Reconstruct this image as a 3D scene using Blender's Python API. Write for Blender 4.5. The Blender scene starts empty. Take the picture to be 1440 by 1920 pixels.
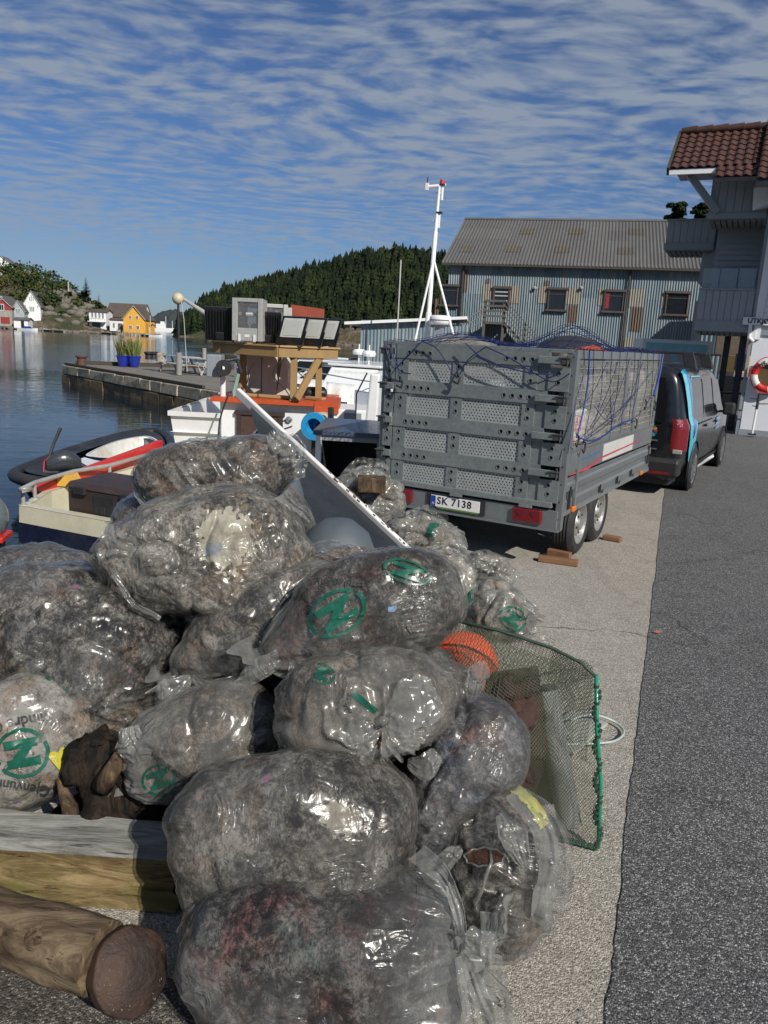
import bpy, bmesh, math, random
import numpy as np
from mathutils import Vector, Matrix
from mathutils.bvhtree import BVHTree
random.seed(7); np.random.seed(7)
R = math.radians
sc = bpy.context.scene
col = sc.collection
# ------------------------------------------------------------------ camera
FPX, EYE = 1440.0, 2.0                      # focal length in pixels of the 1440x1920 photograph; eye height
ROLL = math.atan(0.05); PITCH = math.atan(322*math.cos(ROLL)/FPX)
cam = bpy.data.cameras.new('camera'); cam_o = bpy.data.objects.new('camera', cam); col.objects.link(cam_o)
cam.sensor_fit = 'VERTICAL'; cam.sensor_height = 24; cam.lens = FPX/1920*24
cam.clip_start = .05; cam.clip_end = 12000
cam_o.matrix_world = Matrix.Translation((0, 0, EYE)) @ Matrix.Rotation(math.pi/2-PITCH, 4, 'X') @ Matrix.Rotation(ROLL, 4, 'Z')
sc.camera = cam_o
# ------------------------------------------------------------------ sky, sun, exposure
SUN_B, SUN_EL = R(34), R(36)                # bearing to the right of straight behind the camera
sdir = Vector((math.sin(SUN_B)*math.cos(SUN_EL), -math.cos(SUN_B)*math.cos(SUN_EL), math.sin(SUN_EL)))
sun = bpy.data.lights.new('sun', 'SUN'); sun.energy = 5.0; sun.angle = R(.5); sun.color = (1, .95, .88)
sun_o = bpy.data.objects.new('sun', sun); col.objects.link(sun_o)
sun_o.rotation_euler = sdir.to_track_quat('Z', 'Y').to_euler()
world = bpy.data.worlds.new('World'); sc.world = world; world.use_nodes = True
sc.view_settings.view_transform = 'Standard'; sc.view_settings.look = 'None'
sc.view_settings.exposure = .0; sc.view_settings.gamma = 1; sc.view_settings.use_curve_mapping = False
sc.cycles.max_bounces = 8; sc.cycles.transparent_max_bounces = 24; sc.cycles.caustics_reflective = False
sc.cycles.caustics_refractive = False; sc.cycles.sample_clamp_indirect = 4

class NT:
    """small node-tree writer"""
    def __init__(s, tree): s.t = tree; s.n = tree.nodes; s.l = tree.links
    def add(s, typ, **kw):
        n = s.n.new(typ)
        for k, v in kw.items():
            if k.startswith('i_'):
                key = k[2:]
                n.inputs[int(key) if key.isdigit() else key.replace('_', ' ')].default_value = v
            else: setattr(n, k, v)
        return n
    def link(s, a, b): s.l.new(a, b)
    def math(s, op, a, b=None, c=None, clamp=False):
        n = s.n.new('ShaderNodeMath'); n.operation = op; n.use_clamp = clamp
        for i, v in enumerate((a, b, c)):
            if v is None: continue
            if isinstance(v, (int, float)): n.inputs[i].default_value = v
            else: s.link(v, n.inputs[i])
        return n.outputs[0]
    def vmath(s, op, a, b=None):
        n = s.n.new('ShaderNodeVectorMath'); n.operation = op
        for i, v in enumerate((a, b)):
            if v is None: continue
            if isinstance(v, (tuple, list)): n.inputs[i].default_value = v
            else: s.link(v, n.inputs[i])
        return n.outputs[0]
    def noise(s, vec, scale, detail=3, rough=.55, dist=0.0):
        n = s.n.new('ShaderNodeTexNoise'); n.inputs['Scale'].default_value = scale; n.inputs['Detail'].default_value = detail
        n.inputs['Roughness'].default_value = rough; n.inputs['Distortion'].default_value = dist
        if vec is not None: s.link(vec, n.inputs['Vector'])
        return n.outputs['Fac']
    def vor(s, vec, scale, feature='F1', out='Distance', rnd=1.0):
        n = s.n.new('ShaderNodeTexVoronoi'); n.feature = feature; n.inputs['Scale'].default_value = scale
        n.inputs['Randomness'].default_value = rnd
        if vec is not None: s.link(vec, n.inputs['Vector'])
        return n.outputs[out]
    def ramp(s, fac, stops, interp='LINEAR'):
        n = s.n.new('ShaderNodeValToRGB'); cr = n.color_ramp; cr.interpolation = interp
        while len(cr.elements) < len(stops): cr.elements.new(.5)
        for e, (p, c) in zip(cr.elements, stops):
            e.position = p; e.color = (c, c, c, 1) if isinstance(c, (int, float)) else (*c, 1)
        s.link(fac, n.inputs[0]); return n.outputs[0]
    def mix(s, fac, a, b, typ='MIX'):
        n = s.n.new('ShaderNodeMix'); n.data_type = 'RGBA'; n.blend_type = typ; n.clamp_result = False
        for i, v in ((0, fac), (6, a), (7, b)):
            if isinstance(v, (int, float)) and i == 0: n.inputs[0].default_value = v
            elif isinstance(v, (int, float)): n.inputs[i].default_value = (v, v, v, 1)
            elif isinstance(v, (tuple, list)): n.inputs[i].default_value = (*v, 1)
            else: s.link(v, n.inputs[i])
        return n.outputs[2]
    def bump(s, h, strength=.3, dist=.01, normal=None):
        n = s.n.new('ShaderNodeBump'); n.inputs['Strength'].default_value = strength; n.inputs['Distance'].default_value = dist
        s.link(h, n.inputs['Height'])
        if normal is not None: s.link(normal, n.inputs['Normal'])
        return n.outputs[0]
    def coords(s, kind='Object', scale=None, rnd=False):
        tc = s.n.new('ShaderNodeTexCoord'); v = tc.outputs[kind]
        if rnd:
            oi = s.n.new('ShaderNodeObjectInfo'); c = s.n.new('ShaderNodeCombineXYZ')
            m = s.math('MULTIPLY', oi.outputs['Random'], 37.0)
            s.link(m, c.inputs[0]); s.link(m, c.inputs[1]); v = s.vmath('ADD', v, c.outputs[0])
        if scale: v = s.vmath('MULTIPLY', v, scale)
        return v

# sky: Nishita sky with a thin rippled altocumulus sheet far above the place
w = NT(world.node_tree); w.n.clear()
sky = w.add('ShaderNodeTexSky', sky_type='NISHITA', sun_disc=False, sun_elevation=SUN_EL, sun_rotation=math.atan2(sdir.x, sdir.y))
sky.altitude = 50; sky.air_density = 1.0; sky.dust_density = .35; sky.ozone_density = 2.6
wd = w.coords('Generated')
sep = w.add('ShaderNodeSeparateXYZ'); w.link(wd, sep.inputs[0])
zz = w.math('ADD', w.math('MAXIMUM', sep.outputs[2], 0.0), .05)
cmb = w.add('ShaderNodeCombineXYZ')
w.link(w.math('DIVIDE', sep.outputs[0], zz), cmb.inputs[0]); w.link(w.math('DIVIDE', sep.outputs[1], zz), cmb.inputs[1])
pv = cmb.outputs[0]
nz = w.add('ShaderNodeTexNoise'); nz.inputs['Scale'].default_value = .55; nz.inputs['Detail'].default_value = 3; w.link(pv, nz.inputs['Vector'])
warp = w.vmath('MULTIPLY', w.vmath('SUBTRACT', nz.outputs['Color'], (.5, .5, .5)), (.9, .9, 0))
pw = w.vmath('ADD', pv, warp)
mp = w.add('ShaderNodeMapping', vector_type='POINT'); mp.inputs['Rotation'].default_value = (0, 0, R(-22)); mp.inputs['Scale'].default_value = (2.9, 4.3, 1)
w.link(pw, mp.inputs['Vector'])
rip = w.noise(mp.outputs[0], 2.1, 3, .5, .1)
rip2 = w.noise(mp.outputs[0], .9, 3, .5, .2)
big = w.noise(pv, .45, 3, .5)
fine = w.noise(pw, 9.0, 4, .6)
c5 = lambda x: w.math('SUBTRACT', x, .5)
m = w.math('ADD', w.math('MULTIPLY', c5(rip), 2.9), w.math('MULTIPLY', c5(rip2), 1.3))
m = w.math('ADD', m, w.math('MULTIPLY', c5(big), 1.9)); m = w.math('ADD', m, w.math('MULTIPLY', c5(fine), .45))
mask = w.ramp(w.math('ADD', m, .58), [(0.0, 0.02), (.25, .14), (.75, .64), (1.0, .88)])
hz = w.ramp(sep.outputs[2], [(0.0, .35), (.05, .42), (.12, .75), (.24, 1.0), (1.0, 1.0)])
mask = w.math('MULTIPLY', mask, hz)
tint = w.mix(1.0, sky.outputs[0], (.55, .74, 1.06), 'MULTIPLY')
skyc = w.mix(mask, tint, (4.5, 5.3, 6.5))
bg = w.add('ShaderNodeBackground'); bg.inputs['Strength'].default_value = .064
wo = w.add('ShaderNodeOutputWorld'); w.link(skyc, bg.inputs[0]); w.link(bg.outputs[0], wo.inputs[0])

# ------------------------------------------------------------------ picture measurements -> places
CR, SR, CP, SP = math.cos(ROLL), math.sin(ROLL), math.cos(PITCH), math.sin(PITCH)
def ray(x, y):
    dx, dy = x-720, y-960
    u, v = dx*CR+dy*SR, -dx*SR+dy*CR
    return Vector((u, FPX*CP-v*SP, -FPX*SP-v*CP))
def G(x, y, z=0.0):                          # point at height z
    d = ray(x, y); return d*((z-EYE)/d.z) + Vector((0, 0, EYE))
def D(x, y, Y):                              # point at distance Y
    d = ray(x, y); return d*(Y/d.y) + Vector((0, 0, EYE))
def PL(x, y, p0, n):                         # point on a vertical/any plane
    d = ray(x, y); o = Vector((0, 0, EYE)); p0 = Vector(p0); n = Vector(n)
    return o + d*((p0-o).dot(n)/d.dot(n))
CAM_R = cam_o.matrix_world.to_3x3() @ Vector((1, 0, 0)); CAM_U = cam_o.matrix_world.to_3x3() @ Vector((0, 1, 0)); CAM_F = cam_o.matrix_world.to_3x3() @ Vector((0, 0, -1))

# ------------------------------------------------------------------ numpy noise
def _h(ix, iy, iz, seed):
    n = (ix.astype(np.int64)*374761393 + iy.astype(np.int64)*668265263 + iz.astype(np.int64)*2147483647 + seed*1274126177) & 0xFFFFFFFF
    n = (n ^ (n >> 13))*1103515245 & 0xFFFFFFFF; n = (n ^ (n >> 16))*668265263 & 0xFFFFFFFF
    return ((n ^ (n >> 15)) & 0xFFFF)/65535.0
def vn(p, seed=0):                           # value noise, -1..1
    i = np.floor(p).astype(np.int64); f = p-i; f = f*f*f*(f*(f*6-15)+10)
    r = 0
    for a in (0, 1):
        for b in (0, 1):
            for c in (0, 1):
                wgt = (f[..., 0] if a else 1-f[..., 0])*(f[..., 1] if b else 1-f[..., 1])*(f[..., 2] if c else 1-f[..., 2])
                r = r + wgt*_h(i[..., 0]+a, i[..., 1]+b, i[..., 2]+c, seed)
    return r*2-1
def fbm(p, octv=4, seed=0, gain=.5):
    a, s, t = 1.0, 0, 0
    for o in range(octv):
        s = s+a*vn(p*(2.03**o)+o*17.3, seed+o); t += a; a *= gain
    return s/t

# ------------------------------------------------------------------ objects
def tag(o, label=None, cat=None, group=None, kind=None):
    if label: o['label'] = label
    if cat: o['category'] = cat
    if group: o['group'] = group
    if kind: o['kind'] = kind
    return o
def empty(name, loc=(0, 0, 0), rz=0.0, label=None, cat=None, group=None):
    o = bpy.data.objects.new(name, None); col.objects.link(o); o.location = loc; o.rotation_euler = (0, 0, rz)
    o.empty_display_size = .2
    return tag(o, label, cat, group)
def mesh_obj(name, me, m=None, parent=None, loc=None, smooth=False):
    o = bpy.data.objects.new(name, me); col.objects.link(o)
    if m is not None and not me.materials: me.materials.append(m)
    if parent: o.parent = parent
    if loc is not None: o.location = loc
    if smooth: me.polygons.foreach_set('use_smooth', [True]*len(me.polygons))
    return o
class MB:
    def __init__(s): s.v = []; s.f = []
    def add(s, vs, fs):
        k = len(s.v); s.v += [tuple(v) for v in vs]; s.f += [tuple(i+k for i in f) for f in fs]; return s
    def box(s, c, d, rot=None):              # centre, full dimensions
        x, y, z = d[0]/2, d[1]/2, d[2]/2
        vs = [Vector((a, b, e)) for a in (-x, x) for b in (-y, y) for e in (-z, z)]
        if rot is not None: vs = [rot @ v for v in vs]
        c = Vector(c)
        return s.add([v+c for v in vs], [(0, 1, 3, 2), (4, 6, 7, 5), (0, 4, 5, 1), (2, 3, 7, 6), (0, 2, 6, 4), (1, 5, 7, 3)])
    def box2(s, a, b):                       # two corners
        a, b = Vector(a), Vector(b); return s.box((a+b)/2, [abs(q) for q in (b-a)])
    def bar(s, p, q, wx, wy, up=(0, 0, 1)):  # rectangular bar from p to q
        p, q = Vector(p), Vector(q); d = (q-p); L = d.length; d.normalize(); up = Vector(up)
        x = d.cross(up)
        if x.length < 1e-4: x = d.cross(Vector((0, 1, 0)))
        x.normalize(); z = x.cross(d)
        vs = []
        for e in (p, q):
            for a, b in ((-1, -1), (1, -1), (1, 1), (-1, 1)): vs.append(e+x*a*wx/2+z*b*wy/2)
        return s.add(vs, [(0, 3, 2, 1), (4, 5, 6, 7), (0, 1, 5, 4), (1, 2, 6, 5), (2, 3, 7, 6), (3, 0, 4, 7)])
    def tube(s, pts, r, n=8, caps=True):
        pts = [Vector(p) for p in pts]; m = len(pts); rs = r if isinstance(r, (list, tuple)) else [r]*m
        k = len(s.v); prev = None
        for i, p in enumerate(pts):
            t = (pts[min(i+1, m-1)]-pts[max(i-1, 0)]).normalized()
            if prev is None:
                a = t.cross(Vector((0, 0, 1)))
                if a.length < .05: a = t.cross(Vector((0, 1, 0)))
            else: a = prev - t*prev.dot(t)
            a.normalize(); prev = a; b = t.cross(a)
            for j in range(n):
                q = 2*math.pi*j/n; s.v.append(tuple(p+(a*math.cos(q)+b*math.sin(q))*rs[i]))
        for i in range(m-1):
            for j in range(n):
                a0, a1 = k+i*n+j, k+i*n+(j+1) % n; s.f.append((a0, a0+n, a1+n, a1))
        if caps: s.f.append(tuple(k+j for j in range(n))); s.f.append(tuple(k+(m-1)*n+j for j in reversed(range(n))))
        return s
    def lathe(s, prof, n=24, c=(0, 0, 0), M=None, arc=2*math.pi):    # prof: (r, z) list about local z
        k = len(s.v); M = M or Matrix(); c = Vector(c)
        for r, z in prof:
            for j in range(n):
                q = arc*j/n; s.v.append(tuple((M @ Vector((r*math.cos(q), r*math.sin(q), z)))+c))
        for i in range(len(prof)-1):
            for j in range(n):
                a0, a1 = k+i*n+j, k+i*n+(j+1) % n; s.f.append((a0, a1, a1+n, a0+n))
        return s
    def prism(s, poly, y0, y1, axis='y'):     # polygon in (a,b) extruded along axis
        n = len(poly); vs = []
        for y in (y0, y1):
            for a, b in poly: vs.append((a, y, b) if axis == 'y' else ((y, a, b) if axis == 'x' else (a, b, y)))
        fs = [tuple(range(n)), tuple(range(2*n-1, n-1, -1))]
        for i in range(n): j = (i+1) % n; fs.append((i, i+n, j+n, j))
        return s.add(vs, fs)
    def grid(s, P):                          # (n, m, 3) array
        n, m = P.shape[:2]; k = len(s.v); s.v += [tuple(q) for q in P.reshape(-1, 3)]
        for i in range(n-1):
            for j in range(m-1): a = k+i*m+j; s.f.append((a, a+1, a+m+1, a+m))
        return s
    def mesh(s, name):
        me = bpy.data.meshes.new(name); me.from_pydata(s.v, [], s.f); me.validate(); me.update(); return me
    def build(s, name, m, parent=None, bevel=0, smooth=False, loc=None, autos=None):
        me = s.mesh(name)
        if autos is not None or not smooth:
            bm = bmesh.new(); bm.from_mesh(me); bmesh.ops.recalc_face_normals(bm, faces=bm.faces); bm.to_mesh(me); bm.free()
        o = mesh_obj(name, me, m, parent, loc, smooth)
        if autos is not None:
            me.polygons.foreach_set('use_smooth', [True]*len(me.polygons)); me.set_sharp_from_angle(angle=R(autos))
        if bevel:
            b = o.modifiers.new('bevel', 'BEVEL'); b.width = bevel; b.segments = 2; b.limit_method = 'ANGLE'; b.angle_limit = R(40)
        return o
def np_mesh(name, V, F):
    me = bpy.data.meshes.new(name); V = np.asarray(V, np.float32); F = np.asarray(F, np.int32)
    me.vertices.add(len(V)); me.vertices.foreach_set('co', V.ravel()); k = F.shape[1]
    me.loops.add(F.size); me.loops.foreach_set('vertex_index', F.ravel())
    me.polygons.add(len(F)); me.polygons.foreach_set('loop_start', np.arange(0, F.size, k, dtype=np.int32))
    me.update(calc_edges=True); return me
def copy_thing(root, loc=None, rz=None, label=None):
    c = root.copy(); col.objects.link(c)
    if loc is not None: c.location = loc
    if rz is not None: c.rotation_euler = (0, 0, rz)
    if label: c['label'] = label
    for ch in list(root.children):
        d = ch.copy(); col.objects.link(d); d.parent = c
        for g in list(ch.children):
            e = g.copy(); col.objects.link(e); e.parent = d
    return c
def holes_plate(outline, holes, th):         # flat sheet with real holes, built in x,z, thickness along y
    cu = bpy.data.curves.new('plate', 'CURVE'); cu.dimensions = '2D'; cu.fill_mode = 'BOTH'; cu.extrude = th/2
    def sp(pts):
        s_ = cu.splines.new('POLY'); s_.points.add(len(pts)-1)
        for p, q in zip(s_.points, pts): p.co = (q[0], q[1], 0, 1)
        s_.use_cyclic_u = True
    sp(outline)
    for (x, y, r, n) in holes: sp([(x+r*math.cos(2*math.pi*k/n), y+r*math.sin(2*math.pi*k/n)) for k in range(n)])
    ob = bpy.data.objects.new('plate', cu); col.objects.link(ob); bpy.context.view_layer.update()
    me = bpy.data.meshes.new_from_object(ob.evaluated_get(bpy.context.evaluated_depsgraph_get()))
    bpy.data.objects.remove(ob); bpy.data.curves.remove(cu)
    me.transform(Matrix.Rotation(math.pi/2, 4, 'X')); me.materials.clear(); return me
_BF = {}
def text_mesh(txt, size, align='LEFT', extrude=0.0, shear=0.0, spacing=1.0, bold=0.0):   # mesh of lettering in the x,y plane
    cu = bpy.data.curves.new('text', 'FONT'); cu.body = txt; cu.size = size; cu.align_x = align; cu.align_y = 'CENTER'
    cu.extrude = extrude; cu.shear = shear; cu.space_character = spacing; cu.offset = bold; cu.resolution_u = 3
    ob = bpy.data.objects.new('text', cu); col.objects.link(ob); bpy.context.view_layer.update()
    me = bpy.data.meshes.new_from_object(ob.evaluated_get(bpy.context.evaluated_depsgraph_get()))
    bpy.data.objects.remove(ob); bpy.data.curves.remove(cu); me.materials.clear(); return me

# ------------------------------------------------------------------ materials
def pmat(name, color, rough=.5, metal=0.0, var=.25, scale=8.0, bump=.0, bscale=60.0, spec=.5, dirt=None, dirt_amt=.4, stretch=None, coat=0.0, aniso=None, rvar=.15):
    m = bpy.data.materials.new(name); m.use_nodes = True; t = NT(m.node_tree); b = t.n['Principled BSDF']
    v = t.coords('Object', stretch, rnd=True)
    n1 = t.noise(v, scale, 5, .6); n2 = t.noise(v, scale*6, 4, .6)
    f = t.math('ADD', t.math('MULTIPLY', n1, .6), t.math('MULTIPLY', n2, .4))
    c = Vector(color)
    cc = t.ramp(f, [(.28, tuple(c*(1-var))), (.5, tuple(c)), (.72, tuple(min(1, x) for x in c*(1+var)))])
    if dirt is not None:
        dn = t.noise(v, scale*.45, 6, .68); dm = t.ramp(dn, [(.48, 0.0), (.68, dirt_amt)])
        cc = t.mix(dm, cc, dirt)
    t.link(cc, b.inputs['Base Color'])
    rr = t.ramp(n2, [(.3, max(0.02, rough-rvar)), (.7, min(1, rough+rvar))]); t.link(rr, b.inputs['Roughness'])
    b.inputs['Metallic'].default_value = metal; b.inputs['Specular IOR Level'].default_value = spec
    if coat: b.inputs['Coat Weight'].default_value = coat; b.inputs['Coat Roughness'].default_value = .08
    if bump:
        bn = t.noise(v, bscale, 5, .65); t.link(t.bump(bn, bump, .01), b.inputs['Normal'])
    return m
# ================================================================== SETTING: ground, water, quay
WZ = -.94                                    # water level
# water
m_water = bpy.data.materials.new('water'); m_water.use_nodes = True; t = NT(m_water.node_tree); b = t.n['Principled BSDF']
b.inputs['Base Color'].default_value = (.006, .012, .016, 1); b.inputs['Roughness'].default_value = .045; b.inputs['IOR'].default_value = 1.333
v = t.coords('Object')
v1 = t.vmath('MULTIPLY', v, (1.0, 1.9, 1)); w1 = t.noise(v1, .55, 4, .5, .4); w2 = t.noise(v1, 2.6, 3, .55, .3); w3 = t.noise(v, .035, 2, .5)
amp = t.ramp(w3, [(.40, .25), (.62, 1.0)])
h = t.math('ADD', t.math('MULTIPLY', w1, 1.0), t.math('MULTIPLY', w2, .28)); h = t.math('MULTIPLY', h, amp)
t.link(t.bump(h, .55, .10), b.inputs['Normal'])
MB().add([(-6000, -300, WZ), (6000, -300, WZ), (6000, 9000, WZ), (-6000, 9000, WZ)], [(0, 1, 2, 3)]).build('water', m_water).__setitem__('kind', 'structure')

def ground_mat(name, base, chips, chip_scale, contrast, stains, rough=.85, bstr=.5, cracks=False):
    m = bpy.data.materials.new(name); m.use_nodes = True; t = NT(m.node_tree); b = t.n['Principled BSDF']
    v = t.coords('Object')
    cell = t.add('ShaderNodeTexVoronoi'); cell.inputs['Scale'].default_value = chip_scale; t.link(v, cell.inputs['Vector'])
    cs = t.add('ShaderNodeSeparateColor'); t.link(cell.outputs['Color'], cs.inputs[0])
    cell2 = t.add('ShaderNodeTexVoronoi'); cell2.inputs['Scale'].default_value = chip_scale*2.3; t.link(v, cell2.inputs['Vector'])
    cs2 = t.add('ShaderNodeSeparateColor'); t.link(cell2.outputs['Color'], cs2.inputs[0])
    f = t.math('ADD', t.math('MULTIPLY', cs.outputs[0], .6), t.math('MULTIPLY', cs2.outputs[1], .4))
    c = t.ramp(f, [(0.1, tuple(x*(1-contrast) for x in base)), (.5, base), (.70, tuple(x*(1+contrast*.6) for x in base)), (.86, chips)])
    big = t.noise(v, .55, 6, .62); mid = t.noise(v, 5.0, 6, .65)
    c = t.mix(t.ramp(big, [(.35, 0.0), (.65, .55)]), c, t.mix(1.0, c, stains, 'MULTIPLY'))
    c = t.mix(t.ramp(mid, [(.5, 0.0), (.75, .4)]), c, t.mix(1.0, c, (.62, .6, .58), 'MULTIPLY'))
    if cracks:
        wv = t.vmath('ADD', v, t.vmath('MULTIPLY', t.add('ShaderNodeTexNoise').outputs['Color'], (.3, .3, 0)))
        streak = t.noise(t.vmath('MULTIPLY', v, (1.2, 14, 1)), 1.0, 6, .7)
        c = t.mix(t.ramp(streak, [(.55, 0.0), (.75, .35)]), c, t.mix(1.0, c, (.55, .5, .46), 'MULTIPLY'))
    wc_ = t.add('ShaderNodeTexNoise'); wc_.inputs['Scale'].default_value = 2.2; wc_.inputs['Detail'].default_value = 5; t.link(v, wc_.inputs['Vector']); vcr = t.vmath('ADD', v, t.vmath('MULTIPLY', t.vmath('SUBTRACT', wc_.outputs['Color'], (.5, .5, .5)), (.9, .9, 0)))
    crk = t.vor(vcr, .33, 'DISTANCE_TO_EDGE'); ckm = t.math('MULTIPLY', t.ramp(crk, [(.0, .75), (.006, 0.0)]), t.ramp(t.noise(v, .8, 2, .5), [(.50, 0.0), (.58, 1.0)])); c = t.mix(ckm, c, (.02, .02, .018))
    oil = t.ramp(t.noise(t.vmath('ADD', v, (4, 9, 0)), 1.7, 5, .6), [(.62, 0.0), (.72, .55)]); c = t.mix(oil, c, t.mix(1.0, c, (.45, .43, .41), 'MULTIPLY'))
    trk = t.ramp(t.noise(t.vmath('MULTIPLY', v, (2.2, .22, 1)), 1.6, 5, .6), [(.52, 0.0), (.70, .35)]); c = t.mix(trk, c, t.mix(1.0, c, (.62, .61, .60), 'MULTIPLY'))
    t.link(c, b.inputs['Base Color']); b.inputs['Roughness'].default_value = rough; b.inputs['Specular IOR Level'].default_value = .3
    hgt = t.math('ADD', t.math('MULTIPLY', cell.outputs['Distance'], -1.0), t.math('MULTIPLY', f, .5))
    t.link(t.bump(hgt, bstr, .006), b.inputs['Normal'])
    return m
m_asph = ground_mat('asphalt', (.100, .100, .099), (.45, .44, .42), 140, .72, (.78, .78, .80), .82, .8)
m_conc = ground_mat('exposed_concrete', (.34, .318, .275), (.60, .57, .51), 150, .50, (.78, .74, .68), .9, .7, True)
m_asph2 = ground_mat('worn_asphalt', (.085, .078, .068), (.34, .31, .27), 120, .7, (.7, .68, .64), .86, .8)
HX = math.tan(R(20))
def edge_x(Y): return -1.9 + HX*(Y-7.0)      # quay edge
def line_x(Y): return .037 + .3655*Y         # concrete / asphalt joint
# land below everything: one big sheet on the quay side
m_quaywall = pmat('quay_concrete', (.17, .16, .14), .85, 0, .35, 3, .5, 40, dirt=(.05, .045, .03), dirt_amt=.8)
Q = MB(); Yb, Yf = -30.0, 36.0
Q.add([(edge_x(Yb), Yb, -.012), (400, Yb, -.012), (400, Yf+700, -.012), (edge_x(Yf)+40, Yf+700, -.012), (edge_x(Yf), Yf, -.012),
       (edge_x(Yb), Yb, -3), (400, Yb, -3), (400, Yf+700, -3), (edge_x(Yf)+40, Yf+700, -3), (edge_x(Yf), Yf, -3)],
      [(0, 1, 2, 3, 4), (5, 0, 4, 9), (9, 4, 3, 8), (6, 1, 0, 5), (7, 2, 1, 6), (8, 3, 2, 7)])
Q.build('ground', m_quaywall)['kind'] = 'structure'
def wob(Y, s): return float(fbm(np.array([Y*3.1, s, 0.]), 3, 2)*.012+fbm(np.array([Y*21, s, 0.]), 3, 4)*.008)
# concrete apron and asphalt: slightly uneven joined edge (asphalt lies a few mm over the concrete)
ys = list(np.arange(-4, 9, .04))+list(np.arange(9, 36.2, .4))
S = MB(); S.add([(edge_x(y)+.02, y, 0) for y in ys]+[(line_x(y)+.12, y, 0) for y in ys], [(i, i+len(ys), i+len(ys)+1, i+1) for i in range(len(ys)-1)])
S.build('concrete_apron', m_conc)['kind'] = 'structure'
S = MB(); n = len(ys)
S.add([(line_x(y)+wob(y, 1), y, .006) for y in ys]+[(80, y, .006) for y in ys]+[(line_x(y)+wob(y, 1)-.006, y, 0.001) for y in ys],
      [(i, i+n, i+n+1, i+1) for i in range(n-1)]+[(i+2*n, i, i+1, i+1+2*n) for i in range(n-1)])
S.build('asphalt_road', m_asph)['kind'] = 'structure'
# worn brown-grey patch under the near end of the pile
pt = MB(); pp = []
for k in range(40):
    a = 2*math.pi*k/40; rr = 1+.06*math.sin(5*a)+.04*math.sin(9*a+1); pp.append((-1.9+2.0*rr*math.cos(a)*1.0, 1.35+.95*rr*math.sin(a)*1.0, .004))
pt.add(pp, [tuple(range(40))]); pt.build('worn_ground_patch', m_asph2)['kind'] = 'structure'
# quay coping of concrete blocks along the edge
m_cope = pmat('coping_concrete', (.24, .22, .19), .85, 0, .3, 5, .5, 60, dirt=(.07, .06, .05), dirt_amt=.6)
cope = empty('quay_edge_kerb', (0, 0, 0), 0, 'low concrete kerb along the quay edge beside the boats', 'kerb')
Y = 2.6; k = 0
while Y < 30:
    L = 1.15; p, q = Vector((edge_x(Y)+.1, Y, .05)), Vector((edge_x(Y+L)+.1, Y+L, .05))
    MB().bar(p, q - (q-p)*.012, .2, .14).build('kerb_block', m_cope, cope, bevel=.015); Y += L
# ================================================================== PIER with stone wall
m_stone = pmat('granite', (.36, .315, .24), .85, 0, .4, 5, .7, 30, dirt=(.06, .05, .035), dirt_amt=.75)
m_weed = pmat('weedy_granite', (.15, .105, .055), .7, 0, .5, 5, .7, 30, dirt=(.02, .018, .01), dirt_amt=.8)
m_ptop = pmat('pier_top', (.17, .155, .135), .9, 0, .25, 2, .4, 40, dirt=(.08, .07, .06), dirt_amt=.5)
pa, pb = Vector((-17.0, 40.4, 0)), Vector((-5.8, 27.0, 0)); pd = (pb-pa).normalized(); pc = pb+pd*7.5
pn = Vector((pd.y, -pd.x, 0))
if pn.y > 0: pn = -pn                        # towards the camera
back = -pn
T = MB(); zt = -.02
corners = [pa, pc, pc+back*26, pa+back*11+pd*3]
T.add([(c.x, c.y, zt) for c in corners]+[(c.x, c.y, -3) for c in corners], [(0, 1, 2, 3), (0, 4, 5, 1), (1, 5, 6, 2), (2, 6, 7, 3), (3, 7, 4, 0)])
pier = T.build('pier', m_ptop); tag(pier, 'old stone pier running out into the harbour with blue pots on it', 'pier')
rng = random.Random(3)
L = (pc-pa).length
courses = [(-.50, -.03, m_stone), (-1.0, -.5, m_weed), (-1.6, -1.0, m_weed)]
for ci, (z0, z1, mm_) in enumerate(courses):
    s = 0.0 if ci == 0 else -.4
    while s < L:
        ln = rng.uniform(.7, 1.7) if ci else rng.uniform(.9, 2.0)
        a, e = max(0, s), min(L, s+ln)
        if e-a > .15:
            d = .10+rng.uniform(0, .07); p0 = pa+pd*(a+.02); p1 = pa+pd*(e-.02); zz0, zz1 = z0+.02, z1-.015-rng.uniform(0, .02)
            B = MB(); vs = []
            for (pp_, zz_) in ((p0, zz0), (p1, zz0), (p1, zz1), (p0, zz1)):
                o = pp_+pn*(d+rng.uniform(-.03, .03)); vs.append((o.x, o.y, zz_+rng.uniform(-.012, .012)))
            for (pp_, zz_) in ((p0, zz0), (p1, zz0), (p1, zz1), (p0, zz1)):
                o = pp_-pn*.1; vs.append((o.x, o.y, zz_))
            B.add(vs, [(0, 1, 2, 3), (0, 4, 5, 1), (1, 5, 6, 2), (2, 6, 7, 3), (3, 7, 4, 0)])
            B.build('stone', mm_, pier, bevel=.03)
        s += ln
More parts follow.
